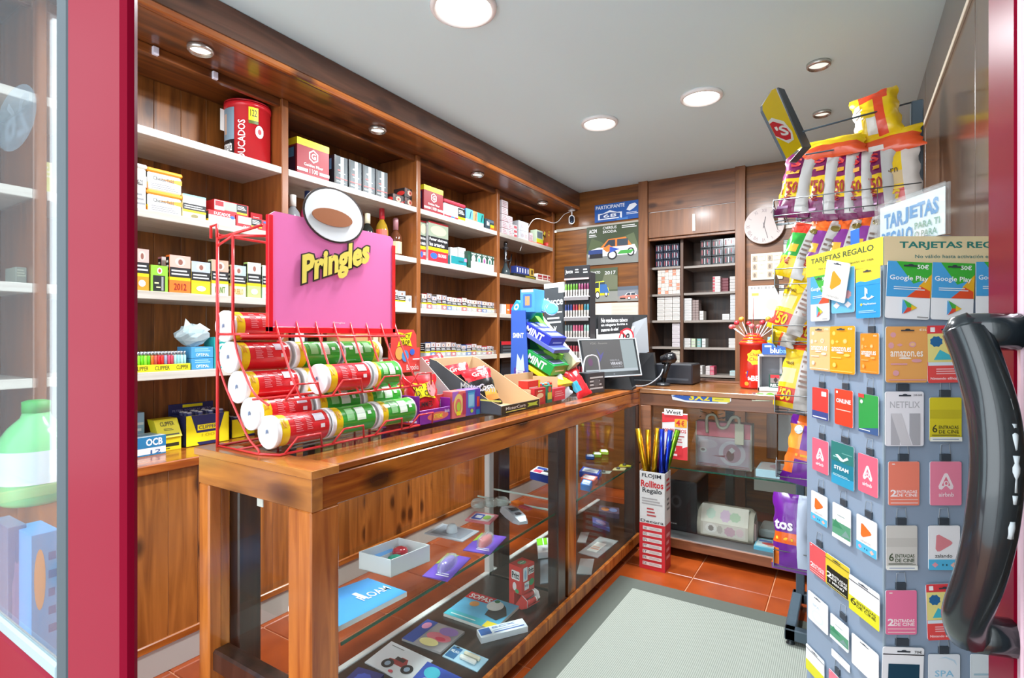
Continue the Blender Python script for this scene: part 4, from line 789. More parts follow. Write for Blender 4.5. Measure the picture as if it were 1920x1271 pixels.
# security camera hanging from the soffit, with its cable
c=pz(1072,394,2.32);t=thing('security_camera','small white security camera with dark lens hanging under the soffit corner','camera',c)
mb=MB();mb.ring([(0,.03),(-.006,.03),(-.010,.012)],c,(0,0,1),20,M('#e9e9e9',.3));mb.cyl(c+V(0,0,-.005),c+V(.0,0,-.05),.006,M('#e9e9e9',.3));obj('bracket',mb,t)
q=c+V(0,-.005,-.085);mb=MB();ex=V(C_,S_,0);ey=V(S_,-C_,0)
P=[];
for i in range(20):
    a=2*math.pi*i/20;P.append(q+ex*.024*math.cos(a)+V(0,0,.024*math.sin(a)+(.014 if math.sin(a)>0 else -.014)))
mb.prism([p+ey*.02 for p in P],ey*-.04,M('#ececec',.3));obj('housing',mb,t)
mb=MB();P2=[q+(p-q)*.8+ey*.0215 for p in P];mb.prism(P2,ey*-.004,M('#10182c',.08));mb.ring([(0,.005),(.002,.001)],q+ey*.022+V(0,0,-.02),ey,8,'#7fb4e8');obj('lens_front',mb,t)
mb=MB();mb.tube(bez([px(975,470,-2.2)]*2+[px(1000,412,-2.19),px(1040,418,-2.1),px(1058,402,-2.03),c+V(0,0,-.01),c+V(0,0,-.01)],6),.0022,M('#dedede',.4),6);tag(obj('cable',mb),'thin white cable looping from the shelf to the security camera','cable')
# cartons inside the recessed cupboard
gc=0
def cgrid(u0,u1,cols,rows,z0,dv,label,colf,prf,grp,vt=None,d=.1,sb=.02,name='cigarette_carton',h=None):
    """rows x cols of cartons standing on z0"""
    Y=RS+sb;x0=xy(u0,Y);x1=xy(u1,Y);w=(x1-x0)/cols
    hh=h or (py((u0+u1)/2,vt,Y).z-z0)/rows
    rn={1:[''],2:['bottom','top'],3:['bottom','middle','top']}.get(rows) or [ORD[i]+' from bottom' for i in range(rows)]
    cn={1:[''],2:['left','right'],3:['left','middle','right']}.get(cols) or [ORD[i] for i in range(cols)]
    for r in range(rows):
        for k in range(cols):
            bits=[]
            if rows>1: bits.append(rn[r])
            if cols>1: bits.append(cn[k]+' column')
            carton(name,label+((', '+', '.join(bits)) if bits else ''),'carton',FY(x0+w*k+w*.02,Y,z0+hh*r),w*.95,d,hh*.95,colf(r,k),prf(r,k),grp if rows*cols>1 else None,c=.001)
dkp=lambda r,k:{'F':[(.1,.2,.2,.8,'#8d3038'),(.35,.15,.42,.85,'#c8ccd4'),(.6,.3,.66,.8,'#b8485a'),(.75,.1,.8,.7,'#aab4c8')]}
cgrid(1229,1274,3,3,ZL[0],0,'dark blue shiny carton on the top left cupboard shelf',lambda r,k:M('#1a2236',.2),dkp,'dark cartons in the cupboard',vt=457)
cgrid(1313,1380,3,3,ZR[0],0,'black shiny carton on the top right cupboard shelf',lambda r,k:M('#1c1b1f',.15),dkp,'black cartons in the cupboard',vt=447)
oc=lambda r,k:'#d8cfc6'
op=lambda r,k:{'F':[(.08,.12,.92,.88,'#c9683e' if (r*3+k*5)%7 in (0,3) else '#d9cdc4'),(.2,.3,.8,.7,'#b9a79c' if (r+k)%2 else '#d8b8a4','#l2')]}
cgrid(1233,1275,6,7,ZL[1],0,'small orange and white carton, cupboard left',oc,op,'orange and white cartons in the cupboard',vt=504)
wp=lambda r,k:{'F':[(.08,.2,.92,.8,'#a9a4a2','#l2'),(0,0,1,.06,'#8d8884')]}
cgrid(1232,1275,3,6,ZL[2],0,'white carton on the third left cupboard shelf',lambda r,k:'#cfcac4',wp,'white cartons in the cupboard',vt=553)
cgrid(1260,1275,1,6,ZL[3],0,'white and mauve carton stacked under the white carton block',lambda r,k:'#c9bfc4',wp,'mauve edged cartons in the cupboard',vt=603)
cgrid(1258,1275,1,5,ZL[4],0,'cream carton in the lowest left cupboard stack',lambda r,k:'#c4bcae',wp,'cream cartons in the cupboard',vt=656)
cgrid(1336,1351,1,5,ZR[1],0,'red and white carton, middle stack on the second right shelf',lambda r,k:'#cfc4c2',lambda r,k:{'F':[(.0,.1,.3,.9,'#a83040'),(.35,.2,.95,.8,'#a9a4a2','#l2')]},'red and white cartons in the cupboard',vt=518)
cgrid(1352,1366,1,5,ZR[1],0,'plain dark red carton beside the red and white stack',lambda r,k:'#6a2430',lambda r,k:None,'dark red cartons in the cupboard',vt=521,sb=.06)
cgrid(1368,1380,1,5,ZR[1],0,'grey carton at the right end of the second right shelf',lambda r,k:'#bdb8b4',wp,'grey end cartons, second shelf',vt=518)
cgrid(1281,1297,1,9,ZR[2],0,'pale carton in the tall left stack of the third right shelf',lambda r,k:'#c9c8c6',wp,'tall stack of pale cartons',vt=559)
cgrid(1298,1310,2,8,ZR[2],0,'brownish carton behind the tall pale stack',lambda r,k:'#8a7874',lambda r,k:None,'brownish cartons in the cupboard',vt=562,sb=.05)
cgrid(1369,1380,1,9,ZR[2],0,'pale carton in the tall right stack of the third right shelf',lambda r,k:'#bfc2c4',wp,'tall right stack of pale cartons',vt=551)
cgrid(1311.5,1319,1,1,ZR[2],0,'single upright white carton between the tall stacks',lambda r,k:'#d4d0c8',wp,None,vt=582)
cgrid(1354,1368,1,1,ZR[2],0,'flat white carton beside the tall right stack',lambda r,k:'#cfccc8',wp,None,vt=588)
cgrid(1281,1295,1,3,ZR[3],0,'pale carton at the left of the fourth right shelf',lambda r,k:'#c9c8c6',wp,'left pale cartons, fourth shelf',vt=634)
for i,(a,b,c_) in enumerate(((1296,1304,'#b8c4a8'),(1307,1314,'#7aa8a4'),(1316,1323,'#c9d0cc'))):
    cgrid(a,b,1,1,ZR[3],0,f'{("greenish","teal","pale green")[i]} upright carton on the fourth right shelf',lambda r,k:c_,wp,None,vt=634)
cgrid(1366,1380,1,3,ZR[3],0,'white carton at the right of the fourth right shelf',lambda r,k:'#cfccc8',wp,'right white cartons, fourth shelf',vt=634)
cgrid(1281,1294,1,3,ZR[4],0,'dark blue and white carton on the lowest right shelf',lambda r,k:'#3a4c66',lambda r,k:{'F':[(.1,.4,.9,.8,'#c8d0d8')]},'blue cartons on the lowest shelf',vt=686)
cgrid(1309,1317,1,1,ZR[4],0,'single white carton on the lowest right shelf',lambda r,k:'#cfccc8',wp,None,vt=685)
cgrid(1323,1339,2,2,ZR[4],0,'pink and white carton pair on the lowest right shelf',lambda r,k:'#cfc4c2' if k==0 else '#c8506a',wp,'pink and white cartons',vt=686)
cgrid(1368,1380,1,1,ZR[4],0,'small teal and white carton at the end of the lowest right shelf',lambda r,k:'#a8c0c0',wp,None,vt=695)
# ================= left counter top =================
ZC=ZT+.0015
def line(mb,pts,r=.003,m=None,closed=False): mb.tube(pts,r,m or RW,6,closed)
RW=M('#e8383a',.3,0,.3)
rk=thing('can_rack','red wire rack for snack tubes with a pink sign on the counter','rack',(-1.36,1.1,ZC))
y0r,y1r=.815,1.37
# chute: tube centres of one column, from top back to bottom front
CH=[(-1.448,1.277),(-1.425,1.192),(-1.384,1.113),(-1.330,1.045),(-1.262,1.002)]
R_=.0415
def cp2(x,z,y): return V(x,y,z)
mb=MB()
line(mb,[V(-1.475,y0r,ZC+.003),V(-1.285,y0r,ZC+.003),V(-1.225,y0r+.02,ZC+.003),V(-1.235,y1r,ZC+.003),V(-1.475,y1r,ZC+.003)],.0035,closed=True)
line(mb,[V(-1.38,y0r,ZC+.003),V(-1.38,y1r,ZC+.003)],.003)
obj('base_frame',mb,rk)
def rod(n,pts,r=.003,**k): mb=MB();line(mb,pts,r,**k);return obj(n,mb,rk)
for y in (y0r,y1r):
    rod('side_rod',[V(-1.475,y,ZC),V(-1.475,y,1.535)],.0045)
    rod('side_rod',[V(-1.40,y,1.255),V(-1.40,y,1.52)],.004)
    outer=[(x-.02,z-.0) for x,z in CH]
    rod('side_rod',bez([V(-1.475,y,1.3)]*2+[V(-1.478,y,1.2),V(-1.44,y,1.12),V(-1.385,y,1.05),V(-1.33,y,.985),V(-1.285,y,.957),V(-1.283,y,ZC+.003),V(-1.283,y,ZC+.003)],5),.003)
    rod('side_rod',bez([V(-1.40,y,1.30)]*2+[V(-1.385,y,1.22),V(-1.345,y,1.15),V(-1.30,y,1.10),V(-1.24,y,1.075),V(-1.24,y,1.075)],5),.003)
    rod('side_rod',[V(-1.475,y,1.255),V(-1.33,y,1.255)],.0035)
rod('top_loop',[V(-1.49,y0r-.01,1.52),V(-1.49,y0r-.01,1.553),V(-1.46,y0r-.01,1.555),V(-1.46,y0r-.01,1.52)],.004)
rod('top_rail',[V(-1.475,y0r,1.53),V(-1.475,y1r,1.53)],.004);rod('top_rail',[V(-1.475,y0r,1.52),V(-1.36,y0r+.06,1.555)],.004);rod('top_rail',[V(-1.40,y0r,1.52),V(-1.35,y0r+.1,1.53)],.004);rod('top_rail',[V(-1.475,y0r,1.50),V(-1.40,y0r,1.52)],.0035)
rod('front_rail',[V(-1.33,y0r-.02,1.25),V(-1.33,y1r+.03,1.25)],.004)
ys=[y0r+.09+.066*i for i in range(8)]
for y in ys:
    rod('front_rod',[V(-1.35,y,1.30),V(-1.33,y,1.25),V(-1.275,y,1.14),V(-1.235,y,1.085)],.003)
for y in (1.0,1.16,1.30): rod('back_rod',[V(-1.475,y,ZC),V(-1.475,y,1.53)],.0035)
rod('tray_rail',[V(-1.225,y0r+.03,1.083),V(-1.225,y1r,1.083)],.0035);rod('tray_rail',[V(-1.31,y0r,1.085),V(-1.31,y1r,1.085)],.003)
for y in (.85,1.0,1.16,1.31):
    rod('guard_loop',[V(-1.225,y,1.083),V(-1.205,y+.02,1.125),V(-1.205,y+.085,1.125),V(-1.225,y+.11,1.083)],.003)
    rod('guard_loop',[V(-1.225,y,ZC+.004),V(-1.20,y+.02,ZC+.045),V(-1.20,y+.09,ZC+.045),V(-1.225,y+.115,ZC+.004)],.003)
# sign board
XG=-1.345;ya=yx(507,XG);yb=yx(737,XG);zb=1.268;zt=px(507,394,XG).z
sg=MB();rp=[(0,0),(1,0),(1,.97),(.97,1),(.03,1),(0,.97)];PP=[V(XG,ya+(yb-ya)*a,zb+(zt-zb)*b) for a,b in rp];sg.prism(PP,(-.006,0,0),M('#f07cba',.35),M('#e9e4e6',.4))
fm=plane(V(XG,ya,zb),V(XG,yb,zb),V(XG,yb,zt),V(XG,ya,zt));sg.prints(fm,[(.45,.06,.55,.08,'#f8e8f0','Pringles')])
sb_=obj('sign_board',sg,rk)
sg=MB()
for a,b,c,d in ((ya-.008,ya+.006,zb-.006,zt-.012),(yb-.006,yb+.008,zb-.006,zt-.03),(ya-.008,yb+.008,zb-.010,zb+.008)): sg.box(XG-.010,XG+.004,a,b,c,d,M('#ea1c2c',.25,0,.3),.001)
obj('sign_channel',sg,sb_)
# letters of the sign: slanted yellow on dark outline
def sgp(u,v,X): return px(u,v,X)
def letters(off,m,X):
    mb=MB();vs,fs=textmesh('Pringles',off)
    TL,TR,BR,BL=sgp(567,478,X),sgp(694,447,X),sgp(692,505,X),sgp(566,548,X)
    f=plane(BL,BR,TR,TL);gw=.06 if off>.05 else 0
    mb.add([f(-gw*.35+x*(1+gw*.7),-gw*.6+y*(1+gw*1.2),0) for x,y in vs],fs,m);return mb
obj('lettering',letters(.11,M('#3a302c',.4),XG+.004),sb_,label='dark outline of the slanted sign lettering')
obj('lettering',letters(.045,M('#ecd862',.35),XG+.008),sb_,label='yellow slanted lettering')
def oval(X,s,m,th):
    c=px(629,404,X);mb=MB();P=[V(X,c.y+.108*s*math.cos(a*math.pi/18)*(1+.0),c.z+.079*s*math.sin(a*math.pi/18)) for a in range(36)];mb.prism(P,(-th,0,0),m);return mb
obj('oval_topper',oval(XG+.004,1.07,M('#3c3230',.4),.004),sb_,label='plain oval topper with dark rim')
obj('oval_face',oval(XG+.007,1.0,M('#e6e9ec',.35),.003),sb_)
mb=MB();c=px(625,408,XG+.011);mb.prism([V(XG+.011,c.y+.075*math.cos(a*math.pi/14),c.z+.026*math.sin(a*math.pi/14)) for a in range(28)],(-.003,0,0),M('#a0603a',.4));obj('brown_patch',mb,sb_)
# tubes
tubes=[]
def tube_can(x,z,ya,yb,kind,label,lidnear=True,r=R_,grp='snack tubes in the red wire rack',deg=0):
    t=thing('snack_tube',label,'snack tube',V(x,(ya+yb)/2,z-r),grp);L=yb-ya
    body=M('#d8222a' if kind=='red' else '#3fa83a',.25,0,.4);yel=M('#f2cf1a',.3);ax=V(0,1,0) if lidnear else V(0,-1,0);o=V(x,ya if lidnear else yb,z)
    mb=MB();mb.ring([(.008,r*.97),(.012,r*.98),(L*.22,r*.98),(L*.93,r*.98),(L*.96,r*1.0),(L,r*1.0),(L,r*.9),(L-.004,r*.88),(L-.004,.0001)],o,ax,28,[M('#f4efe0',.3),yel,body,body,M('#e6e2e4',.25,.4),M('#b9bcc0',.25,.8),M('#b9bcc0',.25,.8),M('#c4c6c8',.25,.8)],cap=False)
    def wrap(a0,a1,h0,h1): 
        def fm(u,v,d):
            a=math.radians(a0+(a1-a0)*v);h=h0+(h1-h0)*u
            return V(x+(r+d)*math.cos(a),(ya+h) if lidnear else (yb-h),z+(r+d)*math.sin(a))
        return fm
    mb.prints(wrap(10,60,.012,L*.2),[(.2,.1,.8,.9,'#d99a12','#w')],.0003)
    sgn=1
    if kind=='red':
        mb.prints(wrap(-10,62,L*.24,L*.92),[(.12,.05,.32,.95,'#e87a80','#l9'),(.42,.1,.58,.95,'#ea8a8e','#l9'),(.66,.5,.95,.95,'#e4e0ea','#grid'),(.7,.55,.92,.9,'#9a94a8','#b'),(.8,.1,.92,.3,'#f0e6e8','#r')],.0003)
    else:
        mb.prints(wrap(-10,62,L*.24,L*.92),[(.1,.2,.34,.95,'#8fd08a','#grid'),(.42,.15,.72,.95,'#dff0de','#grid'),(.45,.5,.7,.85,'#b4bcc4','#b'),(.8,.4,.92,.6,'#e4f4e4','#r')],.0003)
    obj('tube_body',mb,t)
    mb=MB();mb.ring([(.012,r*1.0),(.011,r*1.045),(-.001,r*1.045),(-.003,r*1.0),(-.001,r*.9),(.001,r*.5),(.001,.0001)],o,ax,28,M('#f4f1f0',.25,0,.3),cap=False)
    mb.prints(lambda u,v,d:V(x-.012+.016*u,o.y+(-.0015-d if lidnear else .0015+d),z-.008+.018*v),[(0,0,1,1,'#6c7c9a',[(.1,0),(.5,.4),(.9,.2),(.6,.9),(.2,.7)])],.0)
    obj('lid',mb,t);return t
rown=['top','second','third','fourth','bottom front']
for i,(x,z) in enumerate(CH):
    dy=-.003 if i<3 else .006*(i-3)
    tube_can(x,z,.822+dy,.987+dy,'red',f'red snack tube at the near end of the rack, {rown[i]} row')
for i in (1,2,3,4):
    x,z=CH[i];tube_can(x,z,1.0,1.165,'green',f'green snack tube in the middle of the rack, {rown[i]} row')
tube_can(CH[1][0],CH[1][1],1.178,1.343,'green','green snack tube with its lid facing away, second row far end',False)
for i in (2,3,4):
    x,z=CH[i];tube_can(x,z,1.178,1.343,'green',f'green snack tube at the far end of the rack, {rown[i]} row')
tube_can(-1.268,1.128,.985,1.15,'red','red snack tube lying alone on the upper front tray of the rack')
tube_can(-1.268,1.128,1.162,1.28,'green','green snack tube behind the lone red tube on the upper front tray')
# ---- candy area
def drop_display():
    # red header display with bottles
    x0,x1=-1.47,-1.28;ya_,yb_=1.43,1.60
    t=thing('candy_display','red candy display with tall header and yellow burst logo behind the rack','display box',((x0+x1)/2,(ya_+yb_)/2,ZC))
    rd_=M('#df4a44',.4);mb=MB()
    zs=1.165
    A_=[V(x0,ya_,ZC),V(x1,ya_,ZC),V(x1,ya_,ZC+.09),V(x0+.04,ya_,zs),V(x0,ya_,zs)];mb.prism(A_,(0,.002,0),rd_)
    mb.prints(plane(V(x0,ya_,ZC),V(x1,ya_,ZC),V(x1,ya_,zs),V(x0,ya_,zs)),[(.1,.5,.42,.72,'#f2e21a','#w'),(.15,.56,.38,.66,'#2a2a18','Juicy'),(.15,.15,.4,.42,'#f0b86a','#o'),(.4,.12,.6,.4,'#4a9ad8','#o')],.0006)
    B_=[p+V(0,yb_-ya_,0) for p in A_];mb.prism(B_,(0,.002,0),M('#c9c4bc',.5))
    mb.box(x1-.002,x1,ya_,yb_,ZC,ZC+.09,rd_);mb.box(x0,x1,ya_,yb_,ZC,ZC+.003,rd_)
    mb.prints(plane(V(x1,ya_,ZC),V(x1,yb_,ZC),V(x1,yb_,ZC+.09),V(x1,ya_,ZC+.09)),[(.1,.3,.55,.8,'#f2e21a','#w'),(.6,.5,.95,.8,'#f0e8e4','Bazooka')],.0008);obj('tray',mb,t)
    mb=MB();hx=x0+.03;h0,h1=1.11,1.275;yc0,yc1=ya_-.0,yb_+.0
    P=[V(hx,yc0,h0),V(hx,yc1,h0),V(hx,yc1,1.205),V(hx,yc1-.018,1.205),V(hx,yc1-.02,h1-.02),V(hx,yc1-.035,h1),V(hx,yc0+.03,h1),V(hx,yc0+.015,h1-.02),V(hx,yc0+.012,1.205),V(hx,yc0,1.205)]
    mb.prism(P,(-.003,0,0),rd_);mb.prints(plane(V(hx,yc0,h0),V(hx,yc1,h0),V(hx,yc1,h1),V(hx,yc0,h1)),[(.26,.6,.74,.95,'#f2e21a','#w'),(.32,.75,.68,.9,'#2a2a18','JUICY'),(.34,.64,.66,.75,'#2a2a18','DROP'),(.2,.3,.45,.6,'#f0b05a','#o'),(.4,.25,.62,.52,'#4a9ad8','#o'),(.66,.4,.82,.55,'#3a6ad0','#o'),(.55,.05,.95,.18,'#f0e8e4','Bazooka'),(.75,.27,.98,.34,'#f0e8e4','#l1')],.0006);obj('header_card',mb,t)
    for i in range(4):
        b=V(-1.325-.045*(i//2),ya_+.045+.05*(i%2),ZC+.01);q=thing('candy_bottle',f'small blue candy bottle with yellow cap, {("front left","front right","back left","back right")[i]} one','candy bottle',b,'blue candy bottles')
        m=MB();m.ring([(0,.015),(.02,.018),(.04,.0165),(.09,.018),(.105,.010)],b,(0,0,1),14,M('#3a9ad8',.2));m.prints(lambda u,v,d:b+V((.0185+d)*math.cos(math.radians(-60+80*u)),(.0185+d)*math.sin(math.radians(-60+80*u)),.03+.02*v),[(0,0,1,1,'#d8d43a','#grid')],0);obj('body',m,q)
        m=MB();m.ring([(.105,.012),(.125,.012),(.135,.006)],b,(0,0,1),12,M('#f2d21a',.3));obj('cap',m,q)
drop_display()
def bag(name,label,cat,B_,T_,w,th,nrm,base,back,bands=(),prints=(),grp=None,ni=10,nj=14,seed=0,gus=None,bulge=.45):
    B_=Vector(B_);T_=Vector(T_);up=(T_-B_);L=up.length;up.normalize();n=Vector(nrm);n=(n-up*n.dot(up)).normalized();wd=up.cross(n).normalized()
    random.seed(seed);wr=[[random.uniform(-1,1) for _ in range(ni+1)] for _ in range(nj+1)]
    def P(s,t,side):
        e=(math.sin(math.pi*min(max(t,0),1))**.55 if 0<t<1 else 0)*max(0,(1-abs(s)**2.6))**.5
        j=min(nj,max(0,int(t*nj)));i=min(ni,max(0,int((s+1)/2*ni)))
        wob=wr[j][i]*.06*th*(1 if side>0 else .4)
        ww=w/2*(1-.10*math.sin(math.pi*t))+ (.004*math.sin(t*23) if abs(s)>.98 else 0)
        return B_+up*(L*t)+wd*(s*ww)+n*(side*(th/2*e)+(wob if 0<t<1 and abs(s)<.97 else 0))
    mb=MB()
    for side,col in ((1,base),(-1,back)):
        vs=[P(-1+2*i/ni,j/nj,side) for j in range(nj+1) for i in range(ni+1)]
        b0=len(mb.v);mb.v+=[tuple(v) for v in vs]
        for j in range(nj):
            for i in range(ni):
                s=(-1+2*(i+.5)/ni);t=(j+.5)/nj;c=col
                if side>0:
                    for (t0,t1,s0,s1,cc) in bands:
                        if t0<=t<t1 and s0<=s<s1: c=cc
                f=(b0+j*(ni+1)+i,b0+j*(ni+1)+i+1,b0+(j+1)*(ni+1)+i+1,b0+(j+1)*(ni+1)+i)
                mb.f.append(f if side>0 else f[::-1]);mb.m.append(mb.mi(M(c,.22,0,.3) if isinstance(c,str) else c));mb.sm.append(True)
    if prints: mb.prints(lambda u,v,d:P(-1+2*u,v,1)+n*(d+.002+th*.03),list(prints),.0)
    return tag(obj(name,mb),label,cat,grp)
NX=V(1,-.25,0);CAMN=V(.45,-.9,0)
# red candy bag leaning in the purple tray
t=thing('candy_tray','purple candy tray holding the red bag, front of the red display','tray',(-1.27,1.47,ZC));X=-1.235;mb=MB();a0,a1=1.37,1.535
pur=M('#8a2aa0',.35);cbox(mb,FX(X,a0,ZC),a1-a0,.003,.05,pur,{'F':[(.25,.15,.95,.75,'#e8705a','#o'),(.45,.3,.75,.6,'#f2e21a','XTREME'),(.82,.6,.98,.85,'#f0e8f4','Bazooka')]});mb.fbox(V(X,a0,ZC),(-.10,0,0),(0,.003,0),(0,0,.10),pur);mb.fbox(V(X,a1,ZC),(-.1,0,0),(0,.003,0),(0,0,.08),pur);mb.box(X-.1,X,a0,a1,ZC,ZC+.003,pur)
mb.prints(plane(V(X-.1,a0,ZC),V(X,a0,ZC),V(X,a0,ZC+.1),V(X-.1,a0,ZC+.1)),[(.1,.3,.5,.9,'#f2e21a','#w'),(.1,.05,.9,.2,'#f0e8f4','#l1')],.001);obj('tray',mb,t)
bag('candy_bag','red candy bag with yellow burst lettering standing in the purple tray','candy bag',V(-1.275,1.445,ZC+.006),V(-1.31,1.45,ZC+.165),.15,.035,NX,'#c8202a','#a81c24',(),[(.15,.45,.85,.85,'#f2e21a','#w'),(.22,.66,.78,.8,'#2a2a18','JUICY'),(.25,.52,.75,.65,'#2a2a18','DROP'),(.2,.28,.7,.4,'#1c1c1c','GUMMIES'),(.6,.5,.9,.85,'#e88a8a','#o'),(.1,.1,.9,.24,'#e0a060','#l2')],seed=2)
bag('candy_bag','second red candy bag just behind the front one','candy bag',V(-1.305,1.43,ZC+.006),V(-1.34,1.42,ZC+.155),.14,.03,NX,'#b81c26','#a81c24',(),[(.15,.55,.6,.9,'#f2e21a','#w')],seed=3)
X=-1.19
carton('candy_box','pink, yellow and orange swirl candy box','candy box',rot(FX(-1.235,1.55,ZC),-4),.075,.05,.10,'#e8706a',{'F':[(0,.6,.5,1,'#b070d0',[(0,0),(0,1),(1,1)]),(.1,.1,.8,.9,'#f0d27a','#o'),(.2,.18,.66,.72,'#e8786a','#o'),(.3,.25,.6,.6,'#b8d24a','#o'),(.75,.1,1,.9,'#c23a5a'),(.3,.1,.6,.25,'#f2e21a')]})
carton('candy_box','blue and purple candy box with tall jar picture','candy box',rot(FX(-1.235,1.632,ZC),-4),.085,.05,.10,'#7a5ac0',{'F':[(.15,.3,.6,.95,'#5ab4e4','#r'),(.2,.35,.55,.8,'#9ccdea'),(.12,.88,.64,.96,'#3a8ac8'),(.65,.0,1,1,'#5a3ab0'),(.75,.3,.95,.7,'#e8483a'),(.3,.1,.5,.25,'#b8d24a','#o'),(.7,.0,.95,.2,'#3a8ac8')]})
random.seed(11)
for i in range(7):
    q=V(-1.36+.02*(i%3),1.36+.02*i-.03,ZC+.012+.02*(i%4));cc=('#8a4ab0','#7a3a9c','#c23a6a','#5a6ad0','#9a5ac0','#3a8ac8','#b03a8a')[i]
    mb=MB();mb.ring([(-.022,.009),(-.017,.003),(-.012,.009),(0,.011),(.012,.009),(.017,.003),(.022,.009)],q,V(random.uniform(-1,1),random.uniform(-1,1),.3),8,M(cc,.2))
    tag(obj('wrapped_candy',mb),f"small {('violet','dark purple','crimson','light blue','lilac','sky blue','magenta')[i]} wrapped candy piled between the rack and the red bag",'candy','wrapped candies beside the rack')
# corn snack display
t=thing('snack_display','large grey cardboard snack display with sloping side and low front','display box',(-1.4,1.85,ZC))
ya_,yb_=1.72,2.02;xb,xf=-1.66,-1.13
GR=M('#50545a',.5);kr=M('#cfae86',.7);zb_=px(805,672,-1.5);zt_=py(805,672,ya_).z
xt=py(805,672,ya_).x
mb=MB();A_=[V(xt,ya_,ZC),V(xf,ya_,ZC),V(xf,ya_,ZC+.035),V(xf-.06,ya_,ZC+.055),V(xt+.04,ya_,zt_-.01),V(xt,ya_,zt_)]
mb.prism(A_,(0,.003,0),GR,kr);B2=[p+V(0,yb_-ya_,0) for p in A_];mb.prism(B2,(0,.003,0),kr)
mb.box(xf-.003,xf,ya_,yb_,ZC,ZC+.035,M('#2e2e22',.5));mb.box(xt,xf,ya_,yb_,ZC,ZC+.003,kr);mb.box(xt,xt+.003,ya_,yb_,ZC,zt_,kr)
mb.prints(plane(V(xt,ya_,ZC),V(xf,ya_,ZC),V(xf,ya_,zt_),V(xt,ya_,zt_)),[(.46,.42,.92,.56,'#dcdcd8','MisterCorn',.02),(.7,.24,1,.27,'#e4dc6a'),(.62,.24,.68,.34,'#e4dc6a','e!')],.001)
mb.prints(plane(V(xf,ya_,ZC),V(xf,yb_,ZC),V(xf,yb_,ZC+.035),V(xf,ya_,ZC+.035)),[(.1,.45,.6,.8,'#dcdcd8','MisterCorn'),(.65,.3,.95,.8,'#a9c43a','#w'),(.1,.2,.6,.3,'#e4dc6a')],.001)
obj('tray',mb,t)
for i,(xx,tt,h,l) in enumerate(((-1.26,0,.165,'front'),(-1.32,.3,.155,'second'),(-1.38,.1,.16,'third'),(-1.45,.5,.16,'fourth'),(-1.52,.2,.17,'rear'))):
    y=1.80 if i%2==0 else 1.86
    bag('corn_snack_bag',f'black and red corn snack bag, {l} one in the grey display','snack bag',V(xx,y+.03,ZC+.01),V(xx-.07,y+.03,ZC+h+.012*i),.14,.045,V(1,-.35,.3),'#1c1a1a','#8a1a20',((.72,1.01,-1,1,'#c8202c'),(.0,.3,-.2,1,'#d88a4a'),(.3,.45,-.1,.8,'#c9a24a'),(.0,.12,-1,1,'#1c1a1a')),[(.1,.42,.8,.56,'#efe9e4','Corn'),(.2,.8,.8,.92,'#efe9e4','Grefu')],'corn snack bags',seed=i)
# open cardboard tray with gum boxes
t=thing('open_carton','open beige cardboard box behind the corn snack display','box',(-1.3,2.2,ZC));mb=MB();X=-1.18;a0,a1=2.03,2.29
for bx in ((X-.14,X-.137,a0,a1,ZC,ZC+.13),(X-.14,X,a1-.003,a1,ZC,ZC+.11),(X-.003,X,a0,a1,ZC,ZC+.04),(X-.14,X,a0,a0+.003,ZC,ZC+.07),(X-.14,X,a0,a1,ZC,ZC+.003)): mb.box(*bx,kr,.0005)
obj('tray',mb,t)
carton('gum_box','small red box with white lettering standing in the beige box','box',FX(X-.02,a0+.01,ZC+.045),.11,.05,.06,'#d8342c',{'F':[(.1,.4,.8,.6,'#f0d0c8','#l1'),(.85,0,1,1,'#f2c81a')],'T':[(0,0,1,1,'#e8604a')]},'boxes in the beige carton')
carton('gum_box','red and yellow picture box at the front of the beige box','box',FX(X+.02,a0+.0,ZC),.10,.02,.075,'#b8202a',{'F':[(.1,.15,.9,.85,'#c23a2c'),(.2,.4,.8,.7,'#e8c49a','#o'),(.3,.75,.7,.9,'#f0e0c0','#l1')]},'boxes in the beige carton')
carton('gum_box','multicoloured picture box right of the red and yellow one','box',FX(X+.02,a0+.115,ZC),.05,.02,.08,'#2c7a5a',{'F':[(.1,.2,.9,.6,'#d8c43a'),(.2,.6,.8,.95,'#d84a3a','#o')]},'boxes in the beige carton')
carton('gum_box','pink red box at the right end by the beige box','box',FX(X+.015,a0+.19,ZC),.12,.03,.06,'#d83a4a',{'F':[(.1,.3,.9,.8,'#e89a9a','#l3')]},'boxes in the beige carton')
for i in range(5):
    q=V(X-.05,a0+.15+.025*i,ZC+.075);mb=MB();mb.ring([(-.02,.008),(-.015,.003),(-.01,.010),(.01,.010),(.015,.003),(.02,.008)],q,V(1,.5*(i%3),.2),8,M(('#c8202a','#3a9ab8','#d8702a','#4ab0c8','#c83a2a')[i],.25));tag(obj('wrapped_candy',mb),f"small {('red','teal','orange','light blue','brick red')[i]} wrapped sweet heaped in the beige box",'candy','sweets heaped in the beige box')
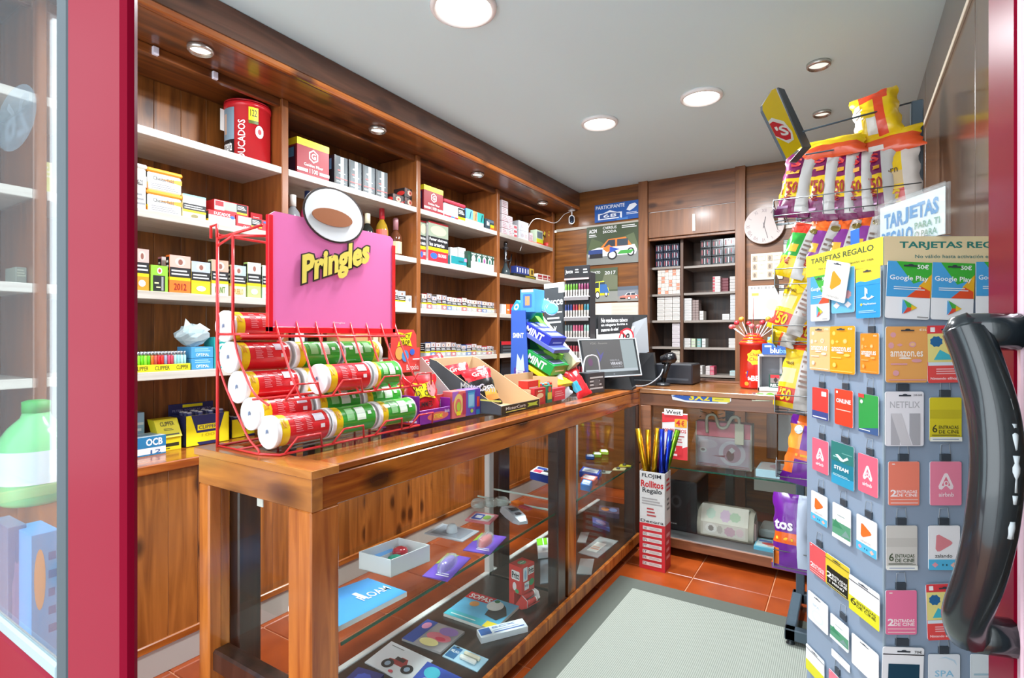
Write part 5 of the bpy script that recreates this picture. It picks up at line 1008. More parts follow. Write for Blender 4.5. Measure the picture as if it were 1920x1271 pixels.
# mint stand
t=thing('mint_stand','blue cardboard gum stand with three sloping trays beside the monitor','display stand',(-1.42,2.35,ZC));ya_=2.30
P4=[py(u,v,ya_) for u,v in ((959,582),(985,582),(993,700),(957,700))];zlow=ZC
mb=MB();xa=P4[0].x;xb_=P4[2].x
pp=[V(P4[3].x,ya_,zlow),V(P4[2].x+.0,ya_,zlow),V(P4[1].x,ya_,P4[1].z),V(P4[0].x,ya_,P4[0].z)];mb.prism(pp,(0,.004,0),M('#3a62c0',.4))
mb.prints(plane(pp[0],pp[1],pp[2],pp[3]),[(.12,.68,.82,.74,'#e4ecf8','SMINT',.03),(.2,.05,.85,.34,'#5a3aa0','#r'),(.3,.3,.8,.5,'#c8dcf0',[(0,0),(.2,1),(.6,.6),(.9,1),(1,0)])],.001)
f=plane(pp[0],pp[1],pp[2],pp[3]);mb.prints(lambda x,y,d:f(.72-.4*y,.08+.24*x,d),[(0,0,1,1,'#f0f4fa','MINT',.03)],.0016)
obj('side_panel',mb,t)
def slopebox(name,label,cat,TLp,w,l,h,colr,pr,slope,y,parent=None,grp=None):
    c=py(TLp[0],TLp[1],y);ex=V(math.cos(math.radians(slope)),0,-math.sin(math.radians(slope)));ey=V(0,1,0);ez=V(math.sin(math.radians(slope)),0,math.cos(math.radians(slope)))
    mb=MB();cbox(mb,(c-ez*h,ex,ey,ez),l,w,h,colr,pr)
    return obj(name,mb,parent) if parent else tag(obj(name,mb),label,cat,grp)
for i,(p_,col_,txt,l) in enumerate((((986,603),'#2434b0','MINT','dark blue'),((990,655),'#149a48','MINT','green'))):
    slopebox('gum_box',f'{l} sloping gum box on the blue stand','gum box',p_,.16,.17,.055,M(col_,.3),{'F':[(.1,.1,.75,.8,'#eef2f8',txt,.03)],'T':[(.1,.1,.3,.9,'#8a94b8'),(.4,.1,.6,.9,'#8a94b8'),(.7,.1,.9,.9,'#8a94b8')],'R':[(.2,.3,.8,.6,'#d8def0','#l1')]},28,2.31,grp='sloping gum boxes on the blue stand')
slopebox('tray','','',(985,622),.17,.19,.02,'#5a6ab8',{},28,2.305,t);slopebox('tray','','',(988,683),.17,.2,.02,'#f0d81a',{},28,2.305,t)
mb=MB();mb.prism([py(985,582,2.49),py(993,690,2.49),py(1040,690,2.49),py(1015,582,2.49)],(0,.004,0),M('#2f9e5a',.4));mb.box(pp[0].x,pp[1].x+.0,2.305,2.49,ZC,ZC+.004,'#3a62c0');mb.box(pp[0].x,pp[0].x+.004,2.305,2.49,ZC,pp[3].z,'#33509c');obj('back_panel',mb,t)
carton('gum_box','small light blue gum box with orange stripes on top of the stand','gum box',FY(pp[3].x+.04,2.32,pp[3].z-.01),.085,.10,.115,'#4a9ad4',{'F':[(.2,.2,.8,.8,'#3a70b8','#r'),(.35,.3,.43,.7,'#f0a04a'),(.46,.3,.54,.7,'#f0a04a'),(.57,.3,.65,.7,'#f0a04a'),(.1,.88,.9,1,'#eef2f6')]})
slopebox('gum_box','cyan gum box tilted at the top left of the stand','gum box',(968,562),.1,.09,.06,'#2a9cd8',{'F':[(.1,.2,.4,.8,'#e8f2fa','#o'),(.17,.35,.33,.65,'#2a9cd8','#o')]},35,2.36)
for i in range(4):
    c=py(1001+11*i,562+6*i,2.42);mb=MB();mb.ring([(0,.034),(.006,.036),(.012,.034),(.014,.024)],c,V(.5,-.8,.35),18,[M('#3fa8d8',.25),M('#e6f2f8',.25),M('#5ab8e0',.25)]);tag(obj('mint_tin',mb),f'round white and light blue mint tin, {ORD[i]} from the left on the stand top','mint tin','round mint tins')
slopebox('card_chute','long pale card chute with green print sloping behind the gum boxes','display box',(1008,590),.05,.34,.07,'#d8d8b8',{'F':[(.1,.3,.9,.6,'#6cc8a8','#l2')]},47,2.5)
slopebox('card_chute','green card chute below the pale one','display box',(1003,592),.06,.22,.09,'#6ac83a',{'F':[(.3,.2,.9,.7,'#3f9a2c','#l3')]},50,2.44)
slopebox('gum_box','lime tray box end under the green chute','gum box',(1020,655),.08,.08,.06,'#8acb3a',{'F':[(.1,.2,.9,.8,'#4fa02c','#l2')]},20,2.42)
bag('gum_pouch','blue wave patterned gum pouch under the yellow tray','gum pouch',V(-1.22,2.43,ZC+.02),V(-1.34,2.43,ZC+.15),.10,.04,V(.8,-.6,.5),'#3a94d4','#2f6aa8',((.3,.5,-1,1,'#5ab4e4'),(.6,.75,-1,1,'#2c7ac0')),(),'small gum pouches',seed=4)
bag('gum_pouch','white paper pouch beside the blue wave pouch','gum pouch',V(-1.19,2.42,ZC+.0),V(-1.24,2.38,ZC+.10),.08,.02,V(.8,-.6,.5),'#d8dce4','#cfd0d4',(),(),'small gum pouches',seed=5)
bag('gum_pouch','red and teal gum pouch near the counter edge','gum pouch',V(-1.13,2.50,ZC+.0),V(-1.22,2.50,ZC+.13),.09,.04,V(.8,-.6,.4),'#d0242c','#8a1c24',((.2,.55,-1,-.1,'#3a9cb8'),),(),'small gum pouches',seed=6)
# vape pod rack
Y5=2.95
t=thing('pod_display','tall black display rack of vape pods in five rows behind the monitor','display rack',(py(1080,600,Y5).x,Y5,ZC))
xa,xb_=xy(1058,Y5),xy(1104,Y5);ztp=py(1058,512,Y5).z;mb=MB()
mb.box(xa,xb_,Y5+.02,Y5+.10,ZC,ztp,M('#26262a',.4));obj('housing',mb,t)
mb=MB();o=V(xa-.0,Y5+.018,0);mb.box(xa,xb_,Y5,Y5+.02,ztp-.045,ztp+.04,M('#26262a',.4));mb.prints(plane(V(xa,Y5,ztp-.045),V(xb_,Y5,ztp-.045),V(xb_,Y5,ztp+.04),V(xa,Y5,ztp+.04)),[(.05,.4,.35,.75,'#e8e8e8','Jucce'),(.45,.45,.6,.8,'#dddddd','#l2'),(.78,.4,.95,.8,'#dddddd','#l2'),(0,0,1,.12,'#d8b4b4')],.0006);obj('header_card',mb,t)
xs0=xy(1017,Y5-.12);mb=MB();q0=V(xs0,Y5-.10,0);q1=V(xa,Y5+.01,0);zt5=py(1017,533,Y5-.1).z
mb.prism([q0+V(0,0,ZC),q1+V(0,0,ZC),q1+V(0,0,zt5+.02),q0+V(0,0,zt5)],(0.0,.004,0),M('#3a3e42',.4))
mb.prints(plane(q0+V(0,0,ZC),q1+V(0,0,ZC),q1+V(0,0,zt5+.02),q0+V(0,0,zt5)),[(0,.955,1,1,'#cfcdcb'),(.15,.97,.85,.985,'#8d8886','#l1'),(.68,.9,1,.955,'#d4d2d0'),(.1,.76,.9,.86,'#e8e8e8','Jucce',.02),(.3,.7,.85,.73,'#c9d8dc','#l1'),(.15,.6,.8,.68,'#b8c0c4','#l2'),(.45,.5,.6,.58,'#dfe2e2','x')],.0008);obj('side_panel',mb,t)
rcol=[('#5a8a2c','#4a7a24','#7a3a5a','#6a2a4a'),('#3a4a8a','#b83a4a','#c87a4a','#3a7a8a'),('#7a8a8a','#d86a8a','#c85a7a','#8ab0a4'),('#b83a4a','#c24a5a','#a83a4a','#6a7a6a'),('#8a3a4a','#a84a5a','#9a3a4a','#4a5a4a')]
for r in range(5):
    zr=ztp-.12-.125*r
    mb=MB();mb.box(xa,xb_,Y5-.006,Y5+.02,zr-.032,zr-.026,M('#c9c6c8',.3));mb.box(xa,xb_,Y5-.008,Y5-.006,zr-.05,zr-.03,M('#8a8688',.4));obj('row_shelf',mb,t)
    for k in range(9):
        xx=xa+(xb_-xa)*(k+.5)/9;b=V(xx,Y5+.005,zr-.026);m=MB();m.ring([(0,.0065),(.035,.0065),(.04,.007),(.075,.006),(.08,.003)],b,(0,0,1),8,[M('#e4e0da',.3),M('#e4e0da',.3),M(rcol[r][k*4//9],.3),M('#2c2c30',.3)])
        tag(obj('vape_pod',m),f'vape pod, {ORD[k]} from the left in the {ORD[r]} row of the black rack','vape pod','vape pods in the black rack')
carton('appliance_box','black and white cable device box on the glass beside the pod rack','device',rot(FX(-1.16,2.60,ZC),-10),.16,.06,.11,'#3a3c40',{'F':[(.1,.15,.9,.85,'#b9bcbe','#l4'),(.3,.3,.7,.7,'#5a5c60','#o')]})
mb=MB();mb.tube(bez([V(-1.2,2.62,ZC+.11)]*2+[V(-1.2,2.66,ZC+.19),V(-1.16,2.72,ZC+.19),V(-1.15,2.74,ZC+.08),V(-1.15,2.74,ZC+.08)],6),.004,M('#c9c9cc',.3),6);tag(obj('cable',mb),'pale cable looping over the black and white device box','cable')
# touch monitor facing the customers
t=thing('monitor','small black touch monitor showing an advert, facing the doorway','monitor',(-1.15,2.95,ZC))
Pm=[py(1095,710,2.80),py(1204,703,2.92),py(1192,633,2.95),py(1083,636,2.83)]
fm0=plane(*Pm);nn=(Pm[1]-Pm[0]).cross(Pm[3]-Pm[0]).normalized()
mb=MB();mb.prism([Pm[0],Pm[1],Pm[2],Pm[3]],-nn*.025,M('#c9ccd0',.3,.6));mb.prism([fm0(.02,.03,.002),fm0(.98,.03,.002),fm0(.98,.97,.002),fm0(.02,.97,.002)],-nn*.002,M('#121416',.12));mb.prints(fm0,[(.52,.05,.55,.09,'#5a5e64','#o')],.003);obj('bezel',mb,t)
def scr(h,s=.8): return emis('screen_'+h.strip('#'),h,s*.62)
mb=MB();mb.prints(fm0,[(.06,.13,.95,.95,scr('#5a5656',.55)),(.72,.13,.95,.95,scr('#a8b8bc',.6)),(.06,.13,.95,.2,scr('#c8d4dc',.6)),(.2,.85,.5,.9,scr('#b8b4ac',.5),'YOX · Anuncio'),(.28,.3,.42,.75,scr('#5a50b0',.5),[(0,0),(.4,.4),(.1,1),(.5,.6),(1,.8),(.6,.4)]),(.12,.3,.2,.5,scr('#8a3a80',.4),'#o'),(.5,.3,.7,.38,scr('#e8e8f0',.6),'VERANO',.03),(.5,.4,.66,.44,scr('#c8c8d0',.6),'DISFRUTA EL'),(.52,.24,.7,.28,scr('#c8c8d0',.5),'CON BLU')],.004);obj('screen',mb,t)
mb=MB();cM=fm0(.5,0,-.03);mb.prism([V(cM.x-.1,cM.y+.02,ZC),V(cM.x+.1,cM.y+.05,ZC),V(cM.x+.07,cM.y+.05,ZC+.1),V(cM.x-.07,cM.y+.02,ZC+.1)],(-.02,.12,0),M('#16181c',.25));obj('stand',mb,t)
# big till monitor from behind
t=thing('till_monitor','larger monitor seen from behind with curved notice stuck on it','monitor',(-1.15,3.25,ZC))
Q=[py(1108,690,3.12),py(1214,660,3.35),py(1222,590,3.35),py(1106,590,3.12)]
fq=plane(*Q);nq=(Q[1]-Q[0]).cross(Q[3]-Q[0]).normalized()
mb=MB();mb.prism([fq(0,-.15),fq(1,.02),fq(.93,1),fq(0,1)],-nq*.03,M('#2e3032',.35));mb.prism([fq(.5,-.05,.006),fq(1.02,.0,.006),fq(.92,.93,.006),fq(.5,.72,.006)],-nq*.006,M('#a9aeb4',.3,.2));obj('shell',mb,t)
mb=MB();mb.prism([V(-1.2,3.3,ZC),V(-1.02,3.33,ZC),V(-1.04,3.33,ZC+.2),V(-1.16,3.3,ZC+.2)],(-.02,.1,0),M('#1c1d20',.3));mb.box(-1.2,-1.0,3.26,3.5,ZC,ZC+.03,M('#1c1d20',.3));obj('stand',mb,t)
mb=MB();arc=[(.1,.72),(.1,.5),(.13,.35),(.22,.2),(.35,.12),(.45,.1),(.55,.16),(.66,.36),(.74,.6),(.76,.72)]
mb.prism([fq(a*.95,b*1.0,.012) for a,b in arc],-nq*.002,'#e9e9e6');mb.prism([fq(.12,.62,.014),fq(.66,.58,.014),fq(.7,.98,.014),fq(.12,.98,.014)],-nq*.002,'#2c2c2e')
mb.prints(fq,[(.17,.84,.6,.93,'#e8e8e8','No vendemos tabaco'),(.17,.75,.6,.82,'#e8e8e8','en ninguna forma a'),(.17,.66,.45,.73,'#e8e8e8','menores de edad'),(.18,.34,.42,.5,'#a9a9a6','#l3'),(.46,.22,.72,.7,'#c8303a','#o'),(.485,.265,.695,.655,'#efefec','#o'),(.53,.34,.65,.58,'#2a2a2c','18',.03),(.48,.3,.7,.66,'#c8303a',[(0,.9),(.1,1),(1,.1),(.9,0)])],.016);obj('age_notice',mb,t)
# dark till box behind, scanner, cable, small receipt device
mb=MB();cbox(mb,FY(-1.06,3.42,ZC),.24,.22,.13,M('#22242a',.3),{'F':[(.1,.2,.9,.3,'#3a3d44')]},.008);tag(obj('till_printer',mb),'dark square till printer in the counter corner below the big monitor','printer')
c=py(1243,718,3.3);c.z=ZC;t=thing('barcode_scanner','black handheld barcode scanner standing in its cradle in the corner','scanner',c)
mb=MB();mb.ring([(0,.045),(.012,.042),(.02,.015)],c,(0,0,1),18,M('#2a2c30',.3));obj('cradle',mb,t)
mb=MB();top=py(1254,672,3.3);mb.tube([c+V(0,0,.015),c.lerp(top,.5)+V(-.005,0,0),top+V(0,0,-.01)],[.014,.018,.02],M('#141518',.25),12);mb.ring([(-.05,.014),(-.045,.026),(-.0,.036),(.03,.034),(.045,.02)],top+V(.0,0,0),V(.75,.1,.18),16,M('#141518',.2));obj('handle',mb,t)
mb=MB();mb.tube(bez([py(1155,706,3.1)]*2+[py(1180,722,3.05),py(1212,722,3.08),py(1236,706,3.2),py(1243,692,3.29),py(1243,692,3.29)],6),.004,M('#8f9296',.3),6);tag(obj('cable',mb),'grey cable sagging from the small monitor to the scanner','cable')
c=pz(1270,718,ZC);t=thing('card_terminal','small green and grey card terminal beside the scanner','card terminal',c)
mb=MB();mb.box(c.x-.05,c.x+.05,c.y-.04,c.y+.06,ZC,ZC+.045,M('#3c4644',.35),.01);obj('body',mb,t);mb=MB();mb.box(c.x-.042,c.x+.042,c.y-.044,c.y-.036,ZC+.014,ZC+.038,M('#4fae84',.25),.003);mb.box(c.x-.04,c.x+.04,c.y-.03,c.y+.04,ZC+.045,ZC+.048,M('#5fb88a',.3),.001);obj('screen',mb,t)
# ---- back counter top: lollipop drum, vape display
c=pz(1408,727,ZC);c.z=ZC+.001;Yc=c.y
rd2=(xy(1438,Yc)-xy(1387,Yc))/2;c.x=(xy(1438,Yc)+xy(1387,Yc))/2;ht=py(1387,642,Yc).z-ZC
t=thing('lollipop_drum','red lollipop drum with yellow flower logo on the back counter','drum',c)
mb=MB();RO=M('#e0281e',.25,0,.3);mb.ring([(0,rd2*.92),(.01,rd2),(ht-.015,rd2),(ht-.015,rd2*1.05),(ht,rd2*1.05),(ht+.002,rd2*.9)],c,(0,0,1),28,RO)
def wf(a0,a1,z0,z1): return lambda x,y,d:c+V((rd2+d)*math.cos(math.radians(a0+(a1-a0)*x)),(rd2+d)*math.sin(math.radians(a0+(a1-a0)*x)),z0+(z1-z0)*y)
mb.prints(wf(-120,-20,ht*.5,ht*.86),[(.1,0,.9,1,'#f4c81e','#f'),(.24,.52,.7,.78,'#c8202a','Chupa'),(.22,.22,.76,.5,'#c8202a','Chups')],.0006)
mb.prints(wf(-120,-20,ht*.02,ht*.45),[(.1,.5,.9,.85,'#3a3a9a','#r'),(.3,.35,.95,.62,'#f4f0f0','BEST',.03),(.15,.38,.3,.58,'#f4f0f0','the'),(.0,.1,.2,.3,'#f08a2a','#o'),(.8,.05,.95,.2,'#f08a2a','#o'),(.05,.7,.12,.8,'#f08a2a','#o')],.0006);obj('drum_body',mb,t)
for i in range(3):
    mb=MB();z=ht+.018*i;mb.ring([(z,rd2*(.95-.2*i)),(z+.006,rd2*(.97-.2*i)),(z+.018,rd2*(.78-.2*i))],c,(0,0,1),24,[M('#f0b41e',.3),RO]);obj('tier',mb,t)
random.seed(5)
LX=sorted(range(13),key=lambda i:math.cos(math.radians(-170+i*28)))
for i in range(13):
    a=math.radians(-170+i*28);lean=.9 if i%2 else 1.15;b0=c+V(rd2*.55*math.cos(a),rd2*.55*math.sin(a),ht+.03);e=b0+V(.06*lean*math.cos(a),.06*lean*math.sin(a),.055+.02*(i%3))
    q=thing('lollipop',f'{("pink","red","orange and yellow")[i%3]} lollipop stuck in the red drum, {ORD[LX.index(i)]} from the left','lollipop',b0,'lollipops in the red drum')
    m=MB();m.cyl(b0,e,.0022,'#f0ecec',6);obj('stick',m,q)
    m=MB();u_=(e-b0).normalized();m.ring([(0,.003),(.004,.012),(.013,.016),(.022,.012),(.027,.003)],e,u_,12,M(('#d86a6a','#c8303a','#e89a3a')[i%3],.3));obj('candy_ball',m,q)
e=py(1413,558,Yc);mb=MB();mb.cyl(c+V(0,0,ht+.04),V(c.x,c.y,e.z),.003,M('#a8483a',.4),6,.001);obj('top_spike',mb,t)
# blu vape display: white frame with grey inside and sloped blue header
Yv=Yc-.165;x0,x1=xy(1421,Yv),xy(1500,Yv);zt6=py(1421,664,Yv).z
t=thing('vape_display','white framed vape display box with blue header beside the lollipop drum','display box',((x0+x1)/2,Yv,ZC));mb=MB();WH=M('#eef0f2',.35)
for b_ in ((x0,x0+.008,Yv,Yv+.1,ZC,zt6),(x1-.008,x1,Yv,Yv+.1,ZC,zt6),(x0,x1,Yv,Yv+.1,zt6-.012,zt6),(x0,x1,Yv,Yv+.1,ZC,ZC+.02)): mb.box(*b_,WH,.001)
mb.box(x0,x1,Yv+.095,Yv+.1,ZC,zt6,M('#8a8c94',.4));mb.box(x0+(x1-x0)*.48,x0+(x1-x0)*.55,Yv+.09,Yv+.095,ZC+.08,zt6-.02,WH);mb.box(x0+(x1-x0)*.55,x1-.01,Yv+.088,Yv+.095,ZC+.02,zt6-.02,M('#3a4454',.4));obj('frame',mb,t)
mb=MB();xh=xy(1430,Yv);zh=py(1430,644,Yv-.02).z;xh2=xh+.155
mb.prism([V(xh,Yv-.02,zt6),V(xh2-.015,Yv-.02,zt6),V(xh2,Yv-.02,zh-.01),V(xh2-.01,Yv-.02,zh),V(xh,Yv-.02,zh)],(0,.1,0),M('#2f5aa8',.35));mb.prints(plane(V(xh,Yv-.02,zt6),V(xh2,Yv-.02,zt6),V(xh2,Yv-.02,zh),V(xh,Yv-.02,zh)),[(.26,.12,.55,.62,'#f0f4fa','blu',.03),(.56,.12,.88,.58,'#7ab4ea','bar',.02),(.08,.68,.3,.85,'#e4ecf6'),(.36,.7,.43,.85,'#6ac0e8','#d')],.0008);obj('header_box',mb,t)
for i,cc in enumerate(('#7aa8c8','#22304a','#6ab09c','#2a4a50')):
    carton('vape_box',f'{("light blue","navy","mint green","dark teal")[i]} vape box on top of the blue header','vape box',FY(xh+.025+.03*i,Yv+.0,zh+.0005),.027,.03,.035,cc,{'F':[(.2,.4,.8,.8,'#dfe8ea','#l2')]},'vape boxes on the blue header')
carton('vape_box','dark green vape box with red picture inside the white frame','vape box',FY(x0+.055,Yv+.01,ZC+.0205),.075,.04,.075,'#1f4a40',{'F':[(.05,.05,.95,.32,'#1f4a40'),(.1,.08,.8,.28,'#e8ecea','RELX',.03),(.1,.35,.9,.9,'#8a8482'),(.1,.7,.7,.95,'#c8303a'),(.3,.35,.6,.8,'#3a2c2c','#d')]})
# shelf talkers on the front apron
def talk(name,label,cat,pts,Y,col,pr):
    P=[py(u,v,Y) for u,v in pts];mb=MB();mb.prism(P,(0,.001,0),col);x0=min(p.x for p in P);x1=max(p.x for p in P);z0=min(p.z for p in P);z1=max(p.z for p in P)
    mb.prints(plane(V(x0,Y,z0),V(x1,Y,z0),V(x1,Y,z1),V(x0,Y,z1)),pr,.0008);return tag(obj(name,mb),label,cat)
talk('offer_strip','white, blue and yellow three for two offer strip on the back counter apron','offer strip',((1257,733),(1281,733),(1371,742),(1371,752),(1362,757),(1290,754),(1261,749)),YF-.004,'#eef0f2',[(.02,.1,.8,.72,'#2a5ab0',[(0,.6),(.2,1),(1,.7),(1,.1),(.3,.1)]),(.12,.58,.22,.82,'#f4f6fa','blu',.03),(.32,.22,.66,.78,'#f0dc2a','3X2',.03),(.7,.22,.98,.6,'#e8dc3a'),(.74,.38,.88,.46,'#3a4a7a','#l1')])
talk('offer_strip','small green and white price strip on the right of the back counter apron','offer strip',((1410,737),(1456,735),(1456,752),(1410,752)),YF-.004,'#dfe8c8',[(.02,.1,.15,.85,'#a86a6a'),(.2,.55,.5,.85,'#7ab84a','#l2'),(.2,.2,.5,.5,'#9cd06a'),(.55,.15,.95,.9,'#8acb4a','#o'),(.6,.35,.9,.65,'#2c5a2c','5,20€')])
# cigar price card standing behind the glass front
pc=[py(u,v,YF+.03) for u,v in ((1246,771),(1293,773),(1292,858),(1246,855))]
x0,x1=pc[0].x,pc[1].x;z1=pc[0].z;z0=pc[3].z
mb=MB();mb.box(x0,x1,YF-.016,YF-.013,z0,z1,'#e9e6e4',.0005);mb.prints(plane(V(x0,YF-.016,z0),V(x1,YF-.016,z0),V(x1,YF-.016,z1),V(x0,YF-.016,z1)),[(0,.0,1,.3,'#d8343c',[(0,0),(0,.2),(1,1),(1,0)]),(.0,.78,1,.98,'#d8343c',[(0,0),(0,1),(1,1),(1,.35)]),(.5,.7,.98,.88,'#f2a42a','#r'),(.55,.73,.72,.86,'#c8202a','4',.03),(.76,.73,.88,.85,'#c8202a','€',.02),(.05,.58,.95,.66,'#c8303a','100 PREMIOS',.02),(.55,.48,.88,.53,'#a9484a','#l1'),(.55,.36,.8,.46,'#b85a5a','#l2'),(.55,.1,.8,.3,'#d8343c'),(.1,.05,.6,.25,'#f0d8d8','#l2')],.0006)
xa_=x0+.012;mb.box(xa_,xa_+.105,YF-.019,YF-.016,z1-.012,z1+.022,'#f2f0ee',.001);mb.prints(plane(V(xa_,YF-.019,z1-.012),V(xa_+.105,YF-.019,z1-.012),V(xa_+.105,YF-.019,z1+.022),V(xa_,YF-.019,z1+.022)),[(.1,.2,.9,.85,'#2c2c2c','West',.015)],.0006)
tag(obj('price_card',mb),'red and white prize card with black lettered top fixed to the display glass','price card')
# gift wrap roll box on the floor
c=pz(1199,1063,0);x0=c.x;w=.125
t=thing('wrap_roll_box','tall red and white cardboard box of gift wrap rolls on the floor','box',(x0+.07,c.y+.06,0))
hz_=py(1199,882,c.y).z;mb=MB();fr=rot(FY(x0,c.y,0),0);w=xy(1247,c.y)-x0;dd=.10
for o_,e1,e2 in ((V(x0,c.y,0),V(w,0,0),V(0,.002,0)),(V(x0,c.y+dd,0),V(w,0,0),V(0,.002,0)),(V(x0,c.y,0),V(.002,0,0),V(0,dd,0)),(V(x0+w-.002,c.y,0),V(.002,0,0),V(0,dd,0)),(V(x0,c.y,0),V(w,0,0),V(0,dd,0))):
    mb.fbox(o_,e1,e2,V(0,0,hz_ if e1.length<.99 and not (e1.length>.05 and e2.length>.05) else .003),'#dcdad8',.0005)
pr=[(0,0,1,.47,'#d22a34'),(.1,.93,.85,.98,'#2c2c34','FLOJIM',.02),(.06,.84,.94,.91,'#c8282c','Rollitos',.03),(.12,.77,.88,.835,'#3c3c40','Regalo',.02),(.1,.66,.9,.74,'#a9a4a4','#l3'),(.3,.54,.65,.64,'#b8484a','#l3'),(.05,.48,.95,.51,'#2c2c30','Decora')]
for i,s in enumerate(('Contenido','ES','EN','PT','IT','FR','DE')): pr+=[(.14,.405-.06*i,.88,.44-.06*i,'#e2d8d6'),(.17,.41-.06*i,.3,.435-.06*i,'#5a4a4a',s),(.4,.412-.06*i,.84,.433-.06*i,'#b0a4a4','#l2')]
mb.prints(plane(V(x0,c.y,0),V(x0+w,c.y,0),V(x0+w,c.y,hz_),V(x0,c.y,hz_)),pr,.001)
mb.prints(plane(V(x0+w,c.y,0),V(x0+w,c.y+dd,0),V(x0+w,c.y+dd,hz_),V(x0+w,c.y,hz_)),[(0,0,1,.47,'#c2242e'),(.2,.8,.9,.95,'#c8282c','#l3'),(.3,.6,.8,.75,'#6a6668','#l3'),(.2,.1,.8,.4,'#e8a0a4','#l4')],.001);obj('carton',mb,t)
def foil(h):
    m=M(h,.22,.85);return m
for i,(ut,vt,ub,yy,cc,l) in enumerate(((1196,803,1210,.02,'#c9981a','gold'),(1215,805,1216,.07,'#b88a18','bronze gold'),(1234,802,1226,.03,'#c9981a','bright gold leaning right'),(1238,805,1232,.08,'#a81a6a','magenta'),(1241,804,1240,.02,'#2438b0','blue'),(1257,806,1247,.06,'#2440c0','blue leaning right'),(1271,806,1254,.075,'#6a9a1c','green'))):
    tp=py(ut,vt,c.y+yy);u0_=min(max(ub,1206),1243);bt=V(xy(u0_,c.y+yy),c.y+yy,.03);bt.x=min(max(bt.x,x0+.018),x0+w-.018)
    rim=V(min(max(xy(ub,c.y+yy),x0+.016),x0+w-.016),c.y+yy,hz_)
    dr_=(tp-rim);b0=rim-dr_*(hz_-.03)/max(dr_.z,.01)*0.25
    mb=MB();mb.cyl(b0,tp,.0145,foil(cc),14);mb.ring([(0,.010),(.0008,.0098)],tp,dr_,12,'#3a2a1c');tag(obj('wrap_roll',mb),f'{l} foil gift wrap roll standing in the box','wrap roll','foil gift wrap rolls')
# ================= inside the back display =================
ZB=.1005
c=pz(1256,1008,.1)
xa,xb_=xy(1250,YF+.12),xy(1307,YF+.12);mb=MB();cbox(mb,FY(xa,YF+.12,ZB),xb_-xa,.3,py(1307,905,YF+.12).z-ZB,M('#2a2a2e',.3),{'F':[(.05,.1,.8,.95,'#1a1a1e'),(.15,.45,.5,.7,'#3a3a3e','#o'),(.22,.5,.42,.65,'#101012','#o'),(.12,.12,.35,.16,'#c9c9c9','box')]},.004);tag(obj('computer_tower',mb),'black computer tower at the left inside the glass back display','computer')
# pink bag on the glass shelf
Yg=YF+.14;x0,x1=xy(1305,Yg),xy(1409,Yg);zg1=zg+.001;zt7=py(1310,789,Yg).z
t=thing('gift_handbag','pink gift handbag with clear front and grey handles on the glass shelf','bag',((x0+x1)/2,Yg,zg1));mb=MB();bd=.09
mb.box(x0,x1,Yg+.002,Yg+bd,zg1,zt7,M('#c9a8a6',.5),.008);zp=zg1+(zt7-zg1)*.68;mb.box(x0+.004,x1-.004,Yg-.004,Yg+.004,zp,zt7,M('#b8646e',.4),.002)
PRT=[(.05,.1,.95,.95,'#d4b4bc'),(.02,.6,.4,.9,'#e0c8cc','#o'),(.06,.45,.2,.62,'#e4dcd8','#o'),(.09,.5,.17,.58,'#7a6a68','#o'),(.42,.1,.9,.9,'#e6d8dc','#o'),(.5,.2,.82,.8,'#c99aa4','#o'),(.56,.25,.7,.6,'#7a4a44','#o'),(.6,.5,.72,.7,'#ece4e0','#d'),(.3,.35,.55,.42,'#a03a44',[(0,.3),(1,1),(.9,0)]),(.0,.02,.45,.12,'#c8606a','#l2'),(.6,.02,1,.12,'#c8606a','#l2')]
mb.prints(plane(V(x0,Yg+.002,zg1),V(x1,Yg+.002,zg1),V(x1,Yg+.002,zp),V(x0,Yg+.002,zp)),PRT,.001);obj('bag_body',mb,t)
for (a,b) in ((x0-.002,x0+.006),(x1-.006,x1+.002)): mb=MB();mb.box(a,b,Yg-.003,Yg+bd,zg1,zt7,M('#b5a994',.5),.002);obj('edge_piping',mb,t)
mb=MB();mb.box(x0,x1,Yg-.008,Yg-.006,zg1,zp,FILM,.0005);obj('clear_front',mb,t)
mb=MB();hp_=[V(x0+.065,Yg-.008,zp+.02),V(x0+.065,Yg-.012,zt7+.03),V(x0+.11,Yg-.015,zt7+.04),V(x0+.13,Yg-.02,zt7-.02),V(x0+.17,Yg-.02,zt7-.02),V(x0+.20,Yg-.015,zt7+.035),V(x0+.235,Yg-.012,zt7+.03),V(x0+.235,Yg-.01,zp+.03)]
mb.tube(bez([hp_[0]]+hp_+[hp_[-1]],5),.009,M('#a9a18e',.5),8);obj('handle',mb,t)
mb=MB();mb.box(x0+.215,x0+.262,Yg-.02,Yg-.016,zp-.03,zt7+.005,M('#b5ae9a',.5),.004);obj('hang_tag',mb,t)
# quilted bag below
Yq=YF+.12;x0,x1=xy(1303,Yq),xy(1416,Yq);zt8=py(1320,950,Yq).z;t=thing('wash_bag','quilted beige and pink floral wash bag on the lower display shelf','bag',((x0+x1)/2,Yq,ZB));mb=MB()
n=14;P=[];
def wb(x,y):  # side profile
    return V(0,0,0)
prof=[(0,.0),(-.012,.03),(-.012,.08),(.02,.15),(.05,zt8-ZB),(.11,zt8-ZB),(.16,.1),(.17,.0)]
vs=[];
for xx,sc in ((x0+.012,.9),(x0+.03,1),(x1-.03,1),(x1-.008,.9)):
    for dy,z in prof: vs.append((xx,Yq+.08+(dy-.08)*sc,ZB+z*sc*(1 if z>0 else 0)+.0))
k=len(prof);fs=[(i*k+j,(i+1)*k+j,(i+1)*k+(j+1)%k,i*k+(j+1)%k) for i in range(3) for j in range(k)]+[tuple(range(k))[::-1],tuple(3*k+j for j in range(k))]
mb.add(vs,fs,M('#b9ae9e',.6),True);obj('bag_body',mb,t)
